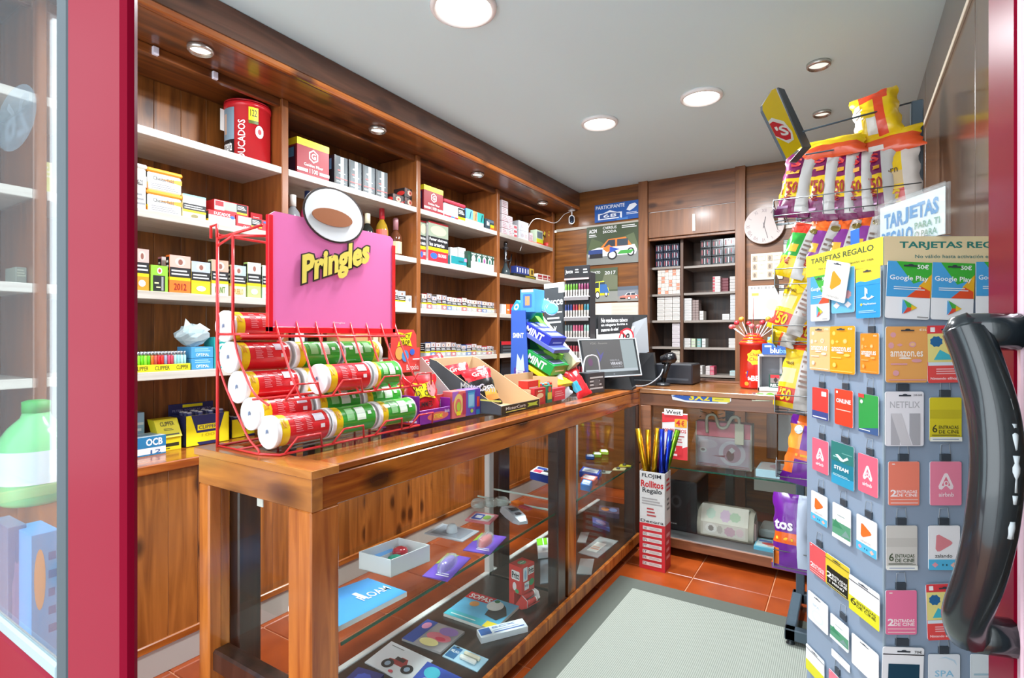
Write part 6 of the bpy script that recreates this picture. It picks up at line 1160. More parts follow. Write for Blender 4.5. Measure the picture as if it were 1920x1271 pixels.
mb=MB();f=plane(V(x0+.035,Yq-.014,ZB+.018),V(x1-.035,Yq-.014,ZB+.018),V(x1-.04,Yq+.03,ZB+.17),V(x0+.045,Yq+.03,ZB+.17))
f2=lambda x,y,d:V(x0+.035+(x1-x0-.07)*x,Yq-.013+(.0 if y<.45 else (y-.45)*.085)-d,ZB+.015+.165*y)
mb.prints(f2,[(0,0,1,.45,'#cbbfb2'),(0,.45,1,1,'#cdc4b8'),(.05,.05,.95,.44,'#d8cec6'),(.08,.5,.92,.95,'#cfc8bc'),(.1,.1,.35,.42,'#e4dcd8','#o'),(.16,.15,.29,.36,'#8f8480','#f'),(.5,.05,.75,.4,'#c9a4b0','#f'),(.4,.5,.65,.9,'#c8a8c0','#f'),(.6,.55,.85,.85,'#a9bca0','#f'),(.75,.1,.92,.4,'#dcc0c4','#f'),(.1,.55,.32,.9,'#b4c4b4','#f'),(.35,.1,.48,.4,'#bcb0a8','#f')],.001);obj('floral_front',mb,t)
mb=MB();line(mb,[V(x0+.03,Yq+.045,zt8+.002),V(x1-.03,Yq+.045,zt8+.002)],.004,M('#7a8478',.4));obj('zip',mb,t)
for xx in (x0+.005,x1-.01): mb=MB();mb.fbox(V(xx-.012,Yq+.02,ZB+.01),(.024,0,0),(0,.08,0),(0,0,.1),M('#c9a8a4',.5),.008);obj('side_pocket',mb,t)
c0=pz(1432,1035,ZB);mb=MB();cbox(mb,FY(xy(1413,YF+.06),YF+.06,ZB),.16,.14,.02,'#7fc0d8',{'T':[(.05,.1,.95,.9,'#cfdce0'),(.2,.3,.8,.6,'#e05a5a','#o'),(.1,.6,.5,.8,'#6a8ad0'),(.4,.15,.9,.3,'#d89a6a','#l1')],'F':[(0,0,1,1,'#59b4d4')]},.002);tag(obj('toy_pack',mb),'flat blue toy pack with red shape at the right of the wash bag','toy pack')
mb=MB();cbox(mb,FY(xy(1415,YF+.10),YF+.10,ZB+.0),.3,.18,.05,glass('blister','#f4f8fa',2.,.3,'#e4ecee'),{},.01);o=tag(obj('clear_case',mb),'long clear plastic case behind the flat toy pack','case');o.location.y+=.16
x0=xy(1417,YF+.05);mb=MB();cbox(mb,FY(x0,YF+.05,zg1),.26,.2,.04,'#cfe2ec',{'F':[(0,.0,1,1,'#b8d8e8')],'T':[(.05,.05,.9,.9,'#e0d8d8'),(.2,.2,.6,.8,'#d8b0b8','#f'),(.5,.3,.8,.7,'#e8c8d0','#o')]},.002);tag(obj('gift_box',mb),'flat pale blue and pink gift box on the glass shelf behind the snack rack','box')
# plant ornament behind the handbag
c=V(xy(1345,3.45),3.45,zg1);t=thing('potted_plant','dark green leafy plant behind the pink handbag in the display','plant',c);mb=MB();mb.ring([(0,.04),(.07,.05),(.072,.04)],c,(0,0,1),16,'#3a3a3c');obj('pot',mb,t);mb=MB();random.seed(8)
for i in range(60):
    a=random.uniform(0,6.28);r=random.uniform(.02,.13);z=random.uniform(.1,.30);q=c+V(r*math.cos(a),r*.6*math.sin(a),z);e=V(math.cos(a+1),math.sin(a+1),.3)*.022;g2=V(-math.sin(a),math.cos(a),.5)*.012
    mb.add([q-e,q+g2,q+e,q-g2],[(0,1,2,3)],('#1c3a24','#264a2c','#3a5a34','#152a1c')[i%4])
mb.cyl(c+V(0,0,.06),c+V(0,0,.2),.006,'#4a3a24',6);obj('leaves',mb,t)
# ================= inside the front display =================
ZG=.4935;ZD=.1005
def flat(name,label,cat,q,z,th,col,pr=(),grp=None,back=None):
    """thin thing lying on a shelf: q = far-left, far-right, near-right, near-left as seen; placed on plane z"""
    P=[pz(u,v,z) for u,v in q];TL,TR,BR,BL=P
    # make it a true rectangle: keep the near-left corner and mean edges
    ex=((BR-BL)+(TR-TL))/2;ey=((TL-BL)+(TR-BR))/2;c=(TL+TR+BR+BL)/4
    up=V(0,0,th);BL=c-ex/2-ey/2;BR=c+ex/2-ey/2;TR=c+ex/2+ey/2;TL=c-ex/2+ey/2
    mb=MB();mb.prism([BL+up,BR+up,TR+up,TL+up],-up,col,back)
    mb.prints(plane(BL+up,BR+up,TR+up,TL+up),list(pr),.0006)
    return mb,(BL,BR,TR,TL)
def flatobj(name,label,cat,q,z,th,col,pr=(),grp=None,extra=None,back=None):
    mb,c=flat(name,label,cat,q,z,th,col,pr,grp,back)
    if extra:
        t=thing(name,label,cat,(c[0]+c[2])/2,grp);obj('card',mb,t)
        for n,f in extra: m=MB();f(m,c,th);obj(n,m,t)
        return t
    return tag(obj(name,mb),label,cat,grp)
# white open tray box with coloured items
t=thing('white_tray','white open cardboard tray with green and red tape rollers on the glass shelf','tray',pz(740,1060,ZG));
f0,f1,f2=pz(733,1083,ZG),pz(806,1052,ZG),pz(673,1066,ZG)
ex=f1-f0;ey=f2-f0;hh=.055;mb=MB();WHT=M('#e9ebee',.45)
def wallp(a,b):
    n=V(0,0,1).cross((b-a).normalized())*.003;mb.prism([a,b,b+V(0,0,hh),a+V(0,0,hh)],n,WHT)
g_=[f0,f1,f1+ey,f2]
for i in range(4): wallp(g_[i],g_[(i+1)%4])
mb.prism([p+V(0,0,.002) for p in g_],(0,0,-.002),WHT);mb.prints(plane(f2,f0,f0+V(0,0,hh),f2+V(0,0,hh)),[(.25,.5,.45,.65,'#6a7a98','#l1'),(.25,.25,.65,.38,'#9aa4b8','#l1')],-.006)
obj('tray',mb,t)
for i,(a,b,cc) in enumerate(((.25,.35,'#149a80'),(.55,.75,'#c02838'))):
    q=g_[0]+ex*a*1.3+ey*b*.8;m=MB();m.ring([(0,.02),(.02,.027),(.03,.022),(.034,.01)],q+V(0,0,.012),(0,0,1),18,M(cc,.15,0,.4));tag(obj('tape_roller',m),f'{("green","red")[i]} tape roller lying in the white tray','tape roller')
m=MB();q=[f0+ex*.1+ey*.75,f0+ex*.75+ey*.8,f0+ex*.8+ey*.97,f0+ex*.12+ey*.97];m.prism([p+V(0,0,.028) for p in q],(0,0,-.024),M('#5a90c8',.4),M('#dfe6ee'));tag(obj('card_pack',m),'blue and white card pack at the back of the white tray','card pack')
# blue booklet
mb,c=flat('','','',((560,1140),(763,1108),(690,1165),(480,1240)),ZG,.012,M('#4fa4e8',.3))
tl=[pz(u,v,ZG) for u,v in ((690,1092),(763,1118),(632,1186),(540,1146))]
mb=MB();up=V(0,0,.014);mb.prism([p+up for p in (tl[3],tl[2],tl[1],tl[0])],-up,M('#4aa2ea',.3),M('#e9edf2'));mb.prints(plane(tl[3]+up,tl[2]+up,tl[1]+up,tl[0]+up),[(.35,.55,.65,.68,'#e8f2fc','#l1'),(.3,.2,.6,.3,'#9cccf4','#l2')],.0008);fb=plane(tl[2]+up,tl[1]+up,tl[0]+up,tl[3]+up);mb.prints(fb,[(.55,.3,.95,.5,'#eaf4fc','FLOAM'),(.0,.35,.25,.5,'#b8dcf8','ABRA')],.0012)
tag(obj('blue_booklet',mb),'bright blue booklet with white lettering lying at the near end of the glass shelf','booklet')
def blist(h,col,sz=(.4,.3)):
    def f(m,c,th):
        cen=(c[0]+c[2])/2;ex=(c[1]-c[0]);ey=(c[3]-c[0])
        n=14;vs=[]
        for z,s in ((th,1),(th+h*.7,.9),(th+h,.6)):
            for i in range(n): a=2*math.pi*i/n;vs.append(cen+ex*sz[0]*.5*s*math.cos(a)+ey*sz[1]*s*math.sin(a)+V(0,0,z))
        fs=[(j*n+i,j*n+(i+1)%n,(j+1)*n+(i+1)%n,(j+1)*n+i) for j in range(2) for i in range(n)]+[tuple(2*n+i for i in range(n))]
        m.add(vs,fs,col,True)
    return f
BL_=glass('blister_dome','#f8fafc',2.,.2,'#eef2f6')
flatobj('blister_pack','clear grey blister pack holding a charger plug on the glass shelf','blister pack',((830,983),(898,997),(868,1017),(795,1001)),ZG,.004,glass('blister_card','#e8eef4',2.,.5,'#dfe4ec'),[(.3,.3,.48,.7,'#3a4448'),(.1,.1,.9,.9,glass('blister_grey','#e8eef4',1.,.3,'#c8ced8'))],None,[('adapter',blist(.03,M('#d4dce4',.3),(.25,.18)))])
flatobj('tape_card','purple and green card with purple tape roller at the glass shelf edge','card pack',((838,1038),(884,1048),(838,1090),(793,1082)),ZG,.003,'#6a4ab4',[(.0,.5,.5,1,'#9cc84a',[(0,0),(0,1),(1,1),(.6,.4)]),(.1,.55,.35,.8,'#d8e8c0','#o'),(.4,.1,.9,.25,'#e4dcf0','#l2')],'tape roller cards',[('roller',blist(.025,M('#7a4ac8',.15,0,.4))),('blister',blist(.03,BL_,(.5,.36)))])
flatobj('tape_card','purple and green card with red tape roller on the glass shelf','card pack',((903,1000),(950,1008),(918,1040),(868,1033)),ZG,.003,'#6a4ab4',[(.0,.5,.5,1,'#9cc84a',[(0,0),(0,1),(1,1),(.6,.4)]),(.1,.55,.35,.8,'#d8e8c0','#o'),(.4,.1,.9,.25,'#e4dcf0','#l2')],'tape roller cards',[('roller',blist(.025,M('#d02830',.15,0,.4))),('blister',blist(.03,BL_,(.5,.36)))])
flatobj('toy_pack','oval pink rimmed pack with blue and green print on the glass shelf','toy pack',((890,961),(935,968),(918,984),(872,977)),ZG,.006,'#d87a84',[(.1,.12,.9,.88,'#e8d8d4','#r'),(.15,.2,.55,.8,'#3a5ac0','#r'),(.25,.35,.5,.65,'#e4ecf4'),(.55,.3,.85,.75,'#9ccb5a','#o')])
c=pz(962,968,ZG);t=thing('sports_watch','grey white plastic digital wristwatch in its clear case on the glass shelf','watch',c)
d=(pz(980,978,ZG)-pz(944,950,ZG));L=d.length;d.normalize();w_=V(-d.y,d.x,0);m=MB();vs=[]
for k,(s,ww,h) in enumerate(((-.5,.018,.012),(-.35,.03,.022),(0,.036,.03),(.35,.034,.024),(.5,.02,.012))):
    vs.append((c+d*L*s,ww,h))
for i in range(4):
    (a,wa,ha),(b,wb_,hb_)=vs[i],vs[i+1];m.add([a-w_*wa,a+w_*wa,b+w_*wb_,b-w_*wb_,a-w_*wa*.7+V(0,0,ha),a+w_*wa*.7+V(0,0,ha),b+w_*wb_*.7+V(0,0,hb_),b-w_*wb_*.7+V(0,0,hb_)],[(0,1,2,3),(4,5,6,7),(0,1,5,4),(1,2,6,5),(2,3,7,6),(3,0,4,7)],M('#b4bac4',.25))
obj('watch_body',m,t);m=MB();m.fbox(c+d*(-.01)-w_*.018+V(0,0,.031),d*.03,w_*.036,V(0,0,.002),M('#3a444c',.2));m.fbox(c+d*L*.2-w_*.012+V(0,0,.027),d*.02,w_*.024,V(0,0,.003),M('#4a5058',.3));obj('display',m,t)
for i,(u,v) in enumerate(((897,950),(920,948),(940,946))):
    c=pz(u,v,ZG);m=MB();m.ring([(0,.028),(.006,.034),(.02,.034),(.03,.026),(.032,.022)],c,(0,0,1),20,glass('clear_cup','#f4f8f8',2.5,.25,'#e6ece8'));tag(obj('clear_box',m),f'small round clear plastic box at the back of the glass shelf, {ORD[i]} from the left','plastic box','round clear boxes')
c=pz(958,945,ZG);m=MB();m.fbox(c,V(.05,-.03,.005),V(.018,.03,0),V(0,0,.014),M('#f0781e',.3));tag(obj('eraser',m),'small orange eraser at the far end of the near glass shelf','eraser')
c=pz(972,951,ZG);m=MB();m.fbox(c,V(.06,-.015,.0),V(.008,.02,0),V(0,0,.01),M('#c84a5a',.3));tag(obj('eraser',m),'small pinkish red eraser beside the orange one','eraser')
# lower board
flatobj('magazine','puzzle magazine with red title and eagle photo on the dark lower board','magazine',((888,1113),(970,1142),(928,1186),(828,1156)),ZD,.012,'#5fb4dc',[(0,.74,.55,1,'#c8202c',[(0,0),(0,1),(1,1),(.86,0)]),(.05,.78,.5,.95,'#eef0f0','SOPAS',.03),(.0,.0,.75,.2,'#48b8c8'),(.1,.06,.6,.13,'#d8f0f0','#l1'),(.2,.5,.38,.7,'#d89a5a','#o'),(.55,.3,.98,.9,'#3a3a3c',[(.2,.1),(.1,.6),(.4,1),(.7,.8),(1,.4),(.8,0)]),(.5,.55,.8,.92,'#dfe6e4','#o'),(.78,.0,1,.2,'#f0d83a'),(.56,.84,.66,.96,'#2c7a4a','#o')],None,None,'#e4e4e0')
flatobj('small_carton','long slim blue and white carton open at its end on the lower board','carton',((893,1190),(980,1170),(989,1184),(903,1208)),ZD,.022,'#e2e8f0',[(.02,.2,.25,.9,'#3a6ab4'),(.3,.2,.95,.3,'#4a6ab0'),(.3,.42,.85,.5,'#6a8ac4','#l1'),(.3,.65,.8,.85,'#8a9ccc','BCX')])
flatobj('eraser_pack','light blue blister card with two white erasers on the lower board','blister pack',((850,1209),(918,1238),(893,1260),(831,1232)),ZD,.003,'#a8cce0',[(.03,.1,.3,.9,'#2f6a9c'),(.06,.5,.28,.7,'#e8f0f4','MILAN'),(.1,.85,.2,.95,'#3a3a3a','#o')],None,[('eraser',lambda m,c,th:m.fbox(c[0]+(c[1]-c[0])*.4+(c[3]-c[0])*.25+V(0,0,th),(c[1]-c[0])*.45,(c[3]-c[0])*.2,V(0,0,.014),M('#eceae4',.5),.004)),('eraser',lambda m,c,th:m.fbox(c[0]+(c[1]-c[0])*.42+(c[3]-c[0])*.55+V(0,0,th),(c[1]-c[0])*.45,(c[3]-c[0])*.2,V(0,0,.014),M('#e4dcc4',.5),.004))])
flatobj('toy_pack','clear pack with navy card and pink, yellow and purple toy parts','toy pack',((802,1165),(871,1187),(826,1228),(753,1200)),ZD,.008,glass('toy_sleeve','#eef2f4',2.,.4,'#e6e0e4'),[(.0,.0,.3,1,'#2a4a9a'),(.05,.6,.25,.9,'#d88ab0','#o'),(.35,.3,.95,.65,'#e0788a','#o'),(.5,.6,.95,.95,'#9a78c0','#o'),(.35,.05,.8,.35,'#ece09a','#o'),(.6,.35,.85,.5,'#d83a5a','#o')])
flatobj('toy_car_card','white card printed with a red monster truck on the lower board','toy card',((735,1204),(811,1240),(765,1285),(683,1243)),ZD,.004,'#e6e9ee',[(.3,.35,.85,.65,'#a83a3a',[(0,0),(0,.4),(.25,.5),(.35,1),(.6,1),(.7,.5),(1,.4),(1,0)]),(.4,.5,.6,.62,'#3a2c2c'),(.25,.12,.48,.45,'#2c2c2e','#o'),(.31,.2,.42,.37,'#9ab0c8','#o'),(.65,.2,.88,.53,'#2c2c2e','#o'),(.71,.28,.82,.45,'#9ab0c8','#o'),(.5,.05,.6,.15,'#d85a6a','#o'),(.1,.85,.4,.9,'#7a7a7a','#l1')])
flatobj('toy_pack','blue pack with cyan bubble shapes at the photo\'s bottom edge','toy pack',((800,1243),(870,1275),(840,1310),(775,1275)),ZD,.006,'#3a5ac0',[(.1,.3,.5,.9,'#4ac4dc','#o'),(.5,.1,.95,.6,'#6ad47a','#o'),(.2,.05,.5,.3,'#e8ecf4','#o')])
flatobj('toy_pack','dark navy pack beside the red truck card at the bottom edge','toy pack',((672,1255),(720,1270),(690,1300),(640,1285)),ZD,.01,'#3a3a80',[(.2,.2,.8,.8,'#4a5ac0','#f')])
flatobj('white_leaflet','white leaflet lying at the near end of the lower board','leaflet',((600,1262),(650,1290),(600,1330),(550,1290)),ZD,.002,'#d8dce0',[(.1,.1,.5,.5,'#9ab0c0','#l3')])
# glue stick dispenser
c=pz(978,1143,ZD);d1_=(pz(1020,1118,ZD)-c);d1_.z=0;w=.075;e1=V(.52,.85,0).normalized();e1=d1_.normalized();e2=V(-e1.y,e1.x,0)
t=thing('glue_dispenser','red cardboard glue stick dispenser with open chute on the lower board','dispenser',c)
hh=.175;mb=MB();RD=M('#d83a34',.35);pA=c;w1=.085;w2=.07
body=[pA+V(0,0,.06),pA+e1*w1+V(0,0,.06),pA+e1*w1+V(0,0,hh),pA+V(0,0,hh)]
mb.prism(body,e2*w2,RD)
mb.prism([pA+e2*w2*.6,pA+e1*w1+e2*w2*.6,pA+e1*w1+e2*w2*.6+V(0,0,.07),pA+e2*w2*.6+V(0,0,.07)],e2*w2*.4,RD)
mb.prism([pA,pA-e2*.03+V(0,0,.015),pA-e2*.03+V(0,0,.045),pA+V(0,0,.06),pA+e2*w2*.6],e1*.003,RD,M('#e8e4e4'))
mb.prism([pA+e1*w1,pA+e1*w1-e2*.03+V(0,0,.03),pA+e1*w1-e2*.02+V(0,0,.055),pA+e1*w1+V(0,0,.06),pA+e1*w1+e2*w2*.6],e1*.003,M('#e9e6e6',.4))
mb.prism([pA,pA+e1*w1,pA+e1*w1-e2*.03+V(0,0,.015),pA-e2*.03+V(0,0,.015)],(0,0,.002),RD)
fF=plane(body[0],body[1],body[2],body[3]);mb.prints(fF,[(.12,.45,.45,.95,'#e6eef4','#r'),(.2,.5,.38,.85,'#9cc0e0','#o'),(.5,.62,.95,.9,'#f0eeee','#r'),(.53,.66,.92,.86,'#1c1c1e','Pritt',.03),(.2,.12,.55,.4,'#e8ecf0'),(.22,.2,.5,.34,'#2c4a8a','blip'),(.55,.2,.95,.45,'#4aa46a','#o')],.0008)
fL=plane(pA+e2*w2+V(0,0,.0),pA+V(0,0,.0),pA+V(0,0,hh),pA+e2*w2+V(0,0,hh));mb.prints(fL,[(.2,.66,.85,.88,'#f0eeee','#r'),(.24,.69,.8,.85,'#1c1c1e','Pritt',.03),(.3,.4,.6,.6,'#f0e4e4','#o'),(.5,.35,.8,.45,'#4aa46a','#o')],.0008)
mb.prints(plane(pA+V(0,0,hh),pA+e1*w1+V(0,0,hh),pA+e1*w1+e2*w2+V(0,0,hh),pA+e2*w2+V(0,0,hh)),[(.25,.25,.75,.75,'#7ab48a','#o'),(.35,.42,.65,.58,'#e8f0ea','#l1')],.0008)
obj('carton',mb,t)
for i in range(2):
    q=pA+e2*(.0-.012)+e1*.006+V(0,0,.022+.024*i)+e2*.012*i;m=MB();m.cyl(q,q+e1*.066,.0115,M('#d02c2c',.25,0,.3),14);m.cyl(q+e1*.066,q+e1*.076,.0115,M('#e8e4e0',.3),14);tag(obj('glue_stick',m),f'red glue stick lying in the dispenser chute, {("lower","upper")[i]} one','glue stick')
# second bay
flatobj('white_carton','white carton with green stripe behind the red glue dispenser','carton',((1005,1020),(1048,1016),(1052,1042),(1010,1048)),ZD,.03,'#dfe4e8',[(.0,.5,.25,1,'#7ad02a'),(.3,.5,.45,1,'#7ad02a'),(.2,.1,.9,.3,'#b4bcc4','#l2')])
flatobj('clear_folder','clear plastic folder under the white and green carton','folder',((1012,1052),(1050,1046),(1052,1090),(1014,1095)),ZD,.004,glass('folder','#e4ecf4',2.,.35,'#c4ccd8'))
def l2(name,label,cat,q,z,th,col,pr=(),**k): return flatobj(name,label,cat,q,z,th,col,pr,**k)
l2('marker_box','blue and white marker pen box on the second glass shelf','box',((1012,886),(1040,897),(1034,906),(990,899)),ZG,.04,'#dfe4ea',[(.1,.1,.5,.5,'#c83a5a'),(.5,.4,.9,.7,'#22262c','#r'),(.1,.6,.6,.9,'#2a4aa0')],back='#2a4aa8')
for i,(q,cc,l) in enumerate(((((1092,884),(1130,890),(1120,900),(1088,893)),'#2a4ab0','dark blue'),(((1095,898),(1122,904),(1112,912),(1090,906)),'#d86a5a','pinkish'),(((1092,908),(1112,912),(1104,922),(1090,918)),'#3a7ac8','mid blue'))):
    l2('pen_box',f'{l} open pen box near the second glass shelf edge','box',q,ZG,.028,cc,[(.1,.15,.9,.85,'#d8dce4'),(.2,.3,.8,.5,cc,'#l2')])
for i,(u,v,cc,l) in enumerate(((1098,862,'#2a5ab4','blue'),(1112,858,'#9acb2a','lime left'),(1125,853,'#a8c43a','lime right'),(1183,852,'#7ab83a','green near the roll box'),(1177,860,'#9ad04a','pale green near the roll box'))):
    c=pz(u,v,ZG);m=MB();m.fbox(c,V(.05,.02,0),V(-.02,.04,0),V(0,0,.028),M(cc,.25),.006);m.fbox(c+V(.005,.01,.0285),V(.03,.012,0),V(-.01,.02,0),V(0,0,.002),M('#d8dcd8',.3));tag(obj('sharpener',m),f'{l} pencil sharpener on the second glass shelf','sharpener','sharpeners')
for i,(u,v) in enumerate(((1160,875),(1172,870),(1148,882),(1120,888))):
    c=pz(u,v,ZG);m=MB();m.prism([c+V(0,0,.003),c+V(.06,.03,.003),c+V(.05,.09,.003),c+V(-.01,.06,.003)],(0,0,-.003),M(('#d8cc3a','#b8b43a','#c9bc8a','#8a8c80')[i],.4));m.ring([(0,.012),(.01,.008)],c+V(.02,.04,.003),(0,0,1),10,M('#4a4c4a',.3));tag(obj('keyring_card',m),f'{("yellow","olive","beige","grey")[i]} card with a small charm on the second glass shelf','card')
l2('glue_pen','tall orange and white pen standing behind the middle posts','pen',((1040,905),(1046,906),(1044,910),(1038,909)),ZG,.002,'#e8742a')
q=pz(1043,900,ZG);m=MB();m.ring([(0,.011),(.07,.011),(.072,.012),(.15,.012),(.155,.007),(.19,.005)],q,(0,0,1),12,[M('#e4e6e8',.3),M('#e87a2a',.3),M('#e87a2a',.3),M('#2a4ab0',.3),M('#2a4ab0',.3)]);tag(obj('glue_pen',m),'upright orange, white and blue glue pen on the second glass shelf','glue pen')
l2('clear_envelope','clear flat envelope with white leaflet on the second lower board','envelope',((1124,1008),(1160,1014),(1120,1048),(1085,1036)),ZD,.004,glass('envelope','#eef2f4',2.,.5,'#c4c6c8'),[(.2,.2,.7,.7,'#d8d4d0'),(.25,.3,.65,.5,'#d89a84','#l2')])
l2('clear_envelope','second clear envelope nearer the glass on the lower board','envelope',((1085,1045),(1118,1052),(1105,1075),(1085,1080)),ZD,.004,glass('envelope2','#eef2f4',2.,.4,'#b4b6b8'))
l2('clear_envelope','clear envelope beside the wooden double post','envelope',((1086,998),(1108,1000),(1095,1018),(1085,1018)),ZD,.004,glass('envelope3','#eef2f4',2.,.5,'#c4c6c8'))
l2('toy_pack','small pack with red and blue parts stacked on the lower board far end','toy pack',((1125,955),(1160,962),(1162,972),(1122,968)),ZD,.03,'#6a5a70',[(.1,.2,.5,.8,'#d8884a','#o'),(.5,.2,.9,.8,'#7a8ab8','#o')])
l2('toy_pack','small blue and purple clear pack in front of the red and blue one','toy pack',((1112,975),(1140,985),(1145,998),(1110,985)),ZD,.02,'#5a6ab0',[(.2,.2,.8,.8,'#a8a0c8','#o')])
for i,(u,v) in enumerate(((1092,825),(1110,832))):
    q=py(u,v,3.0);q.z=ZG;m=MB();m.ring([(0,.018),(.03,.02),(.045,.02),(.06,.01)],q+V(-.15,.0,0),(0,0,1),14,M('#e6e8ea',.3));tag(obj('toy_camera',m),f'small white toy on the second glass shelf, {("left","right")[i]} one','toy','small white toys')
# ================= snack rack =================
YRk=2.62
t=thing('snack_rack','dark metal snack rack with wire trays standing against the right wall','rack',(.02,YRk,0))
STL=M('#4a5a66',.35);WIR=M('#8a9094',.3,.8)
def rp_(n,fn): m=MB();fn(m);return obj(n,m,t)
rp_('post',lambda m:m.box(.212,.250,YRk-.02,YRk+.03,.03,py(1738,187,YRk).z,STL,.003))
rp_('post',lambda m:m.box(-.20,-.165,YRk+.14,YRk+.18,.03,1.9,STL,.003))
def basef(m):
    m.box(-.215,-.175,2.40,2.80,.03,.075,STL,.004);m.box(.21,.25,2.40,2.80,.03,.075,STL,.004);m.box(-.215,.25,2.40,2.44,.03,.075,STL,.004);m.box(-.215,.25,2.76,2.80,.03,.075,STL,.004)
rp_('base_frame',basef)
for x,y in ((-.195,2.42),(.23,2.42),(-.195,2.78),(.23,2.78)): rp_('foot',lambda m:m.ring([(0,.02),(.008,.022),(.018,.012),(.03,.012)],V(x,y,0),(0,0,1),14,M('#2c3438',.4)))
YTf=2.45
lev=[(405,1450),(534,1452),(640,1448),(770,1452),(892,1455),(1060,1450)]
for i,(vb,ul) in enumerate(lev):
    zb_=py(1455,vb,YTf).z;xl=xy(ul,YTf)
    def tray(m,zb_=zb_,xl=xl):
        for y,z in ((YTf,zb_+.065),(YTf-.003,zb_),(YTf+.05,zb_-.012),(YTf+.10,zb_-.015),(YTf+.15,zb_-.01)): line(m,[V(xl,y,z),V(.23,y,z)],.0022,WIR)
        for k in range(12): x=xl+(.23-xl)*k/11;line(m,[V(x,YTf,zb_+.065 if k%4==0 else zb_),V(x,YTf-.003,zb_),V(x,YTf+.15,zb_-.01)],.0016,WIR)
    rp_('wire_tray',tray)
    def endp(m,zb_=zb_,xl=xl):
        P=[V(xl,YTf-.005,zb_-.005),V(xl,YTf-.005,zb_+.06),V(xl,YTf+.01,zb_+.075),V(xl,YTf+.05,zb_+.05),V(xl,YTf+.16,zb_+.03),V(xl,YTf+.16,zb_-.03)]
        m.prism(P,(.002,0,0),glass('tray_end_plastic','#dfe6ea',2.,.35,'#a8b0b4') if i==0 else M('#8f999e',.25,.3))
    rp_('tray_end',endp)
rp_('top_rod',lambda m:line(m,[py(1504,247,YTf-.1),py(1716,190,YRk)],.0035,STL))
rp_('top_rod',lambda m:line(m,[py(1510,290,YTf-.0),py(1716,255,YRk+.05)],.003,STL))
# yellow brand board
q=[py(1452,161,2.30),py(1427,201,2.22),py(1475,298,2.22),py(1503,274,2.30)]
tb=thing('brand_board','tilted yellow board with red blob logo above the snack rack','sign',q[2]);m=MB();nn=(q[1]-q[0]).cross(q[3]-q[0]).normalized()
if nn.y>0: nn=-nn
q5=q[0].lerp(q[1],.25);m.prism([q[0].lerp(q[3],.04),q[0].lerp(q[1],.2),q[0].lerp(q[1],.9),q[1].lerp(q[2],.06),q[2],q[3]],-nn*.012,M('#f4d00c',.25,0,.3),M('#3a444c',.35))
fm=plane(q[1],q[0],q[3],q[2]);fmm=lambda x,y,d:(q[1]*(1-x)+q[0]*x)*(1-y)+(q[2]*(1-x)+q[3]*x)*y+nn*d
m.prints(fmm,[(.0,.28,.85,.84,'#f4eee0',[(0,0),(.25,.02),(.8,.4),(1,.8),(.9,1),(.5,.97),(0,.55)]),(.0,.33,.75,.8,'#d8202c',[(0,0),(.25,.05),(.8,.45),(1,.85),(.85,1),(.5,.9),(0,.5)])],.0008)
m.prints(lambda x,y,d:fmm(.12+.55*x+.0*y,.62-.18*y+.12*x,d),[(0,0,1,1,'#f6f2ea',"'S",.03)],.0016)
obj('board',m,tb);m=MB();m.prism([q[3]+V(.004,.01,0),q[2]+V(.01,.01,-.008),q[2]+V(.03,.06,.0),q[3]+V(.03,.06,.01),q[0]+V(.03,.05,0),q[0]+V(.01,.02,0)],-nn*.006,M('#3a4650',.35));obj('backing_bracket',m,tb)
# bags
def cb(label,ub,vb,ut,vt,wpx,y,base,bands,pr,back='#c9c8c6',grp=None,seed=0,tw=-.15,th=.06,yt=None,name='snack_bag'):
    Bp=py(ub,vb,y);Tp_=py(ut,vt,(y+.05) if yt is None else yt);d=Bp.dot(V(-S_,C_,0));w=wpx*d/1000
    return bag(name,label,'snack bag',Bp,Tp_,w,th,V(tw,-1,.05),base,back,bands,pr,grp,seed=seed)
SIL='#d4d2d0';PU='#7a1c58';YE='#f0c81a'
def side(c,t0=0,t1=1.01): return (t0,t1,.25,1.01,c)
g1='snack bags on the top rack tray'
for i,(a,b,c_,d_,w) in enumerate(((1476,408,1503,288,58),(1530,414,1545,275,60),(1572,412,1580,278,50),(1606,410,1606,282,56),(1648,402,1640,278,60))):
    cb(f'purple snack bag with yellow price patch on the top tray, {ORD[i]} from the left',a+6,b,c_+4,d_,w,2.50,PU,(side(SIL),(.27,.55,-1.01,.25,YE),(.0,.1,-1.01,1.01,PU)),[(.06,.33,.6,.52,'#a8302c','1\'50',.03),(.2,.24,.45,.33,'#a8302c','€',.02),(.1,.75,.55,.9,'#d8383a',"'S",.03),(.1,.64,.55,.7,'#e0a030'),(.05,.1,.4,.18,'#d8a8d0','#l1')],grp=g1,seed=i)
cb('yellow nut snack bag at the right end of the top tray',1692,390,1680,278,72,2.50,YE,(side('#d8cfc8'),(.0,.3,-1.01,.3,'#d8342c'),(.35,.55,-.6,.2,'#d8bc8a')),[(.1,.06,.5,.28,'#f0c81a','1\'€',.03),(.1,.55,.5,.62,'#5a3a1c','corn')],seed=7)
cb('orange and yellow snack bag lying on top at the left of the rack',1556,296,1560,262,120,2.52,'#e8582a',((.45,1.01,-1.01,1.01,YE),),[],back='#e8582a',seed=8,th=.07)
cb('orange and yellow snack bag lying on top at the right of the rack',1660,292,1655,252,125,2.54,'#e8582a',((.6,1.01,-1.01,1.01,YE),),[(.3,.05,.5,.4,'#f2ece4','#l1')],back='#e8582a',seed=9,th=.07)
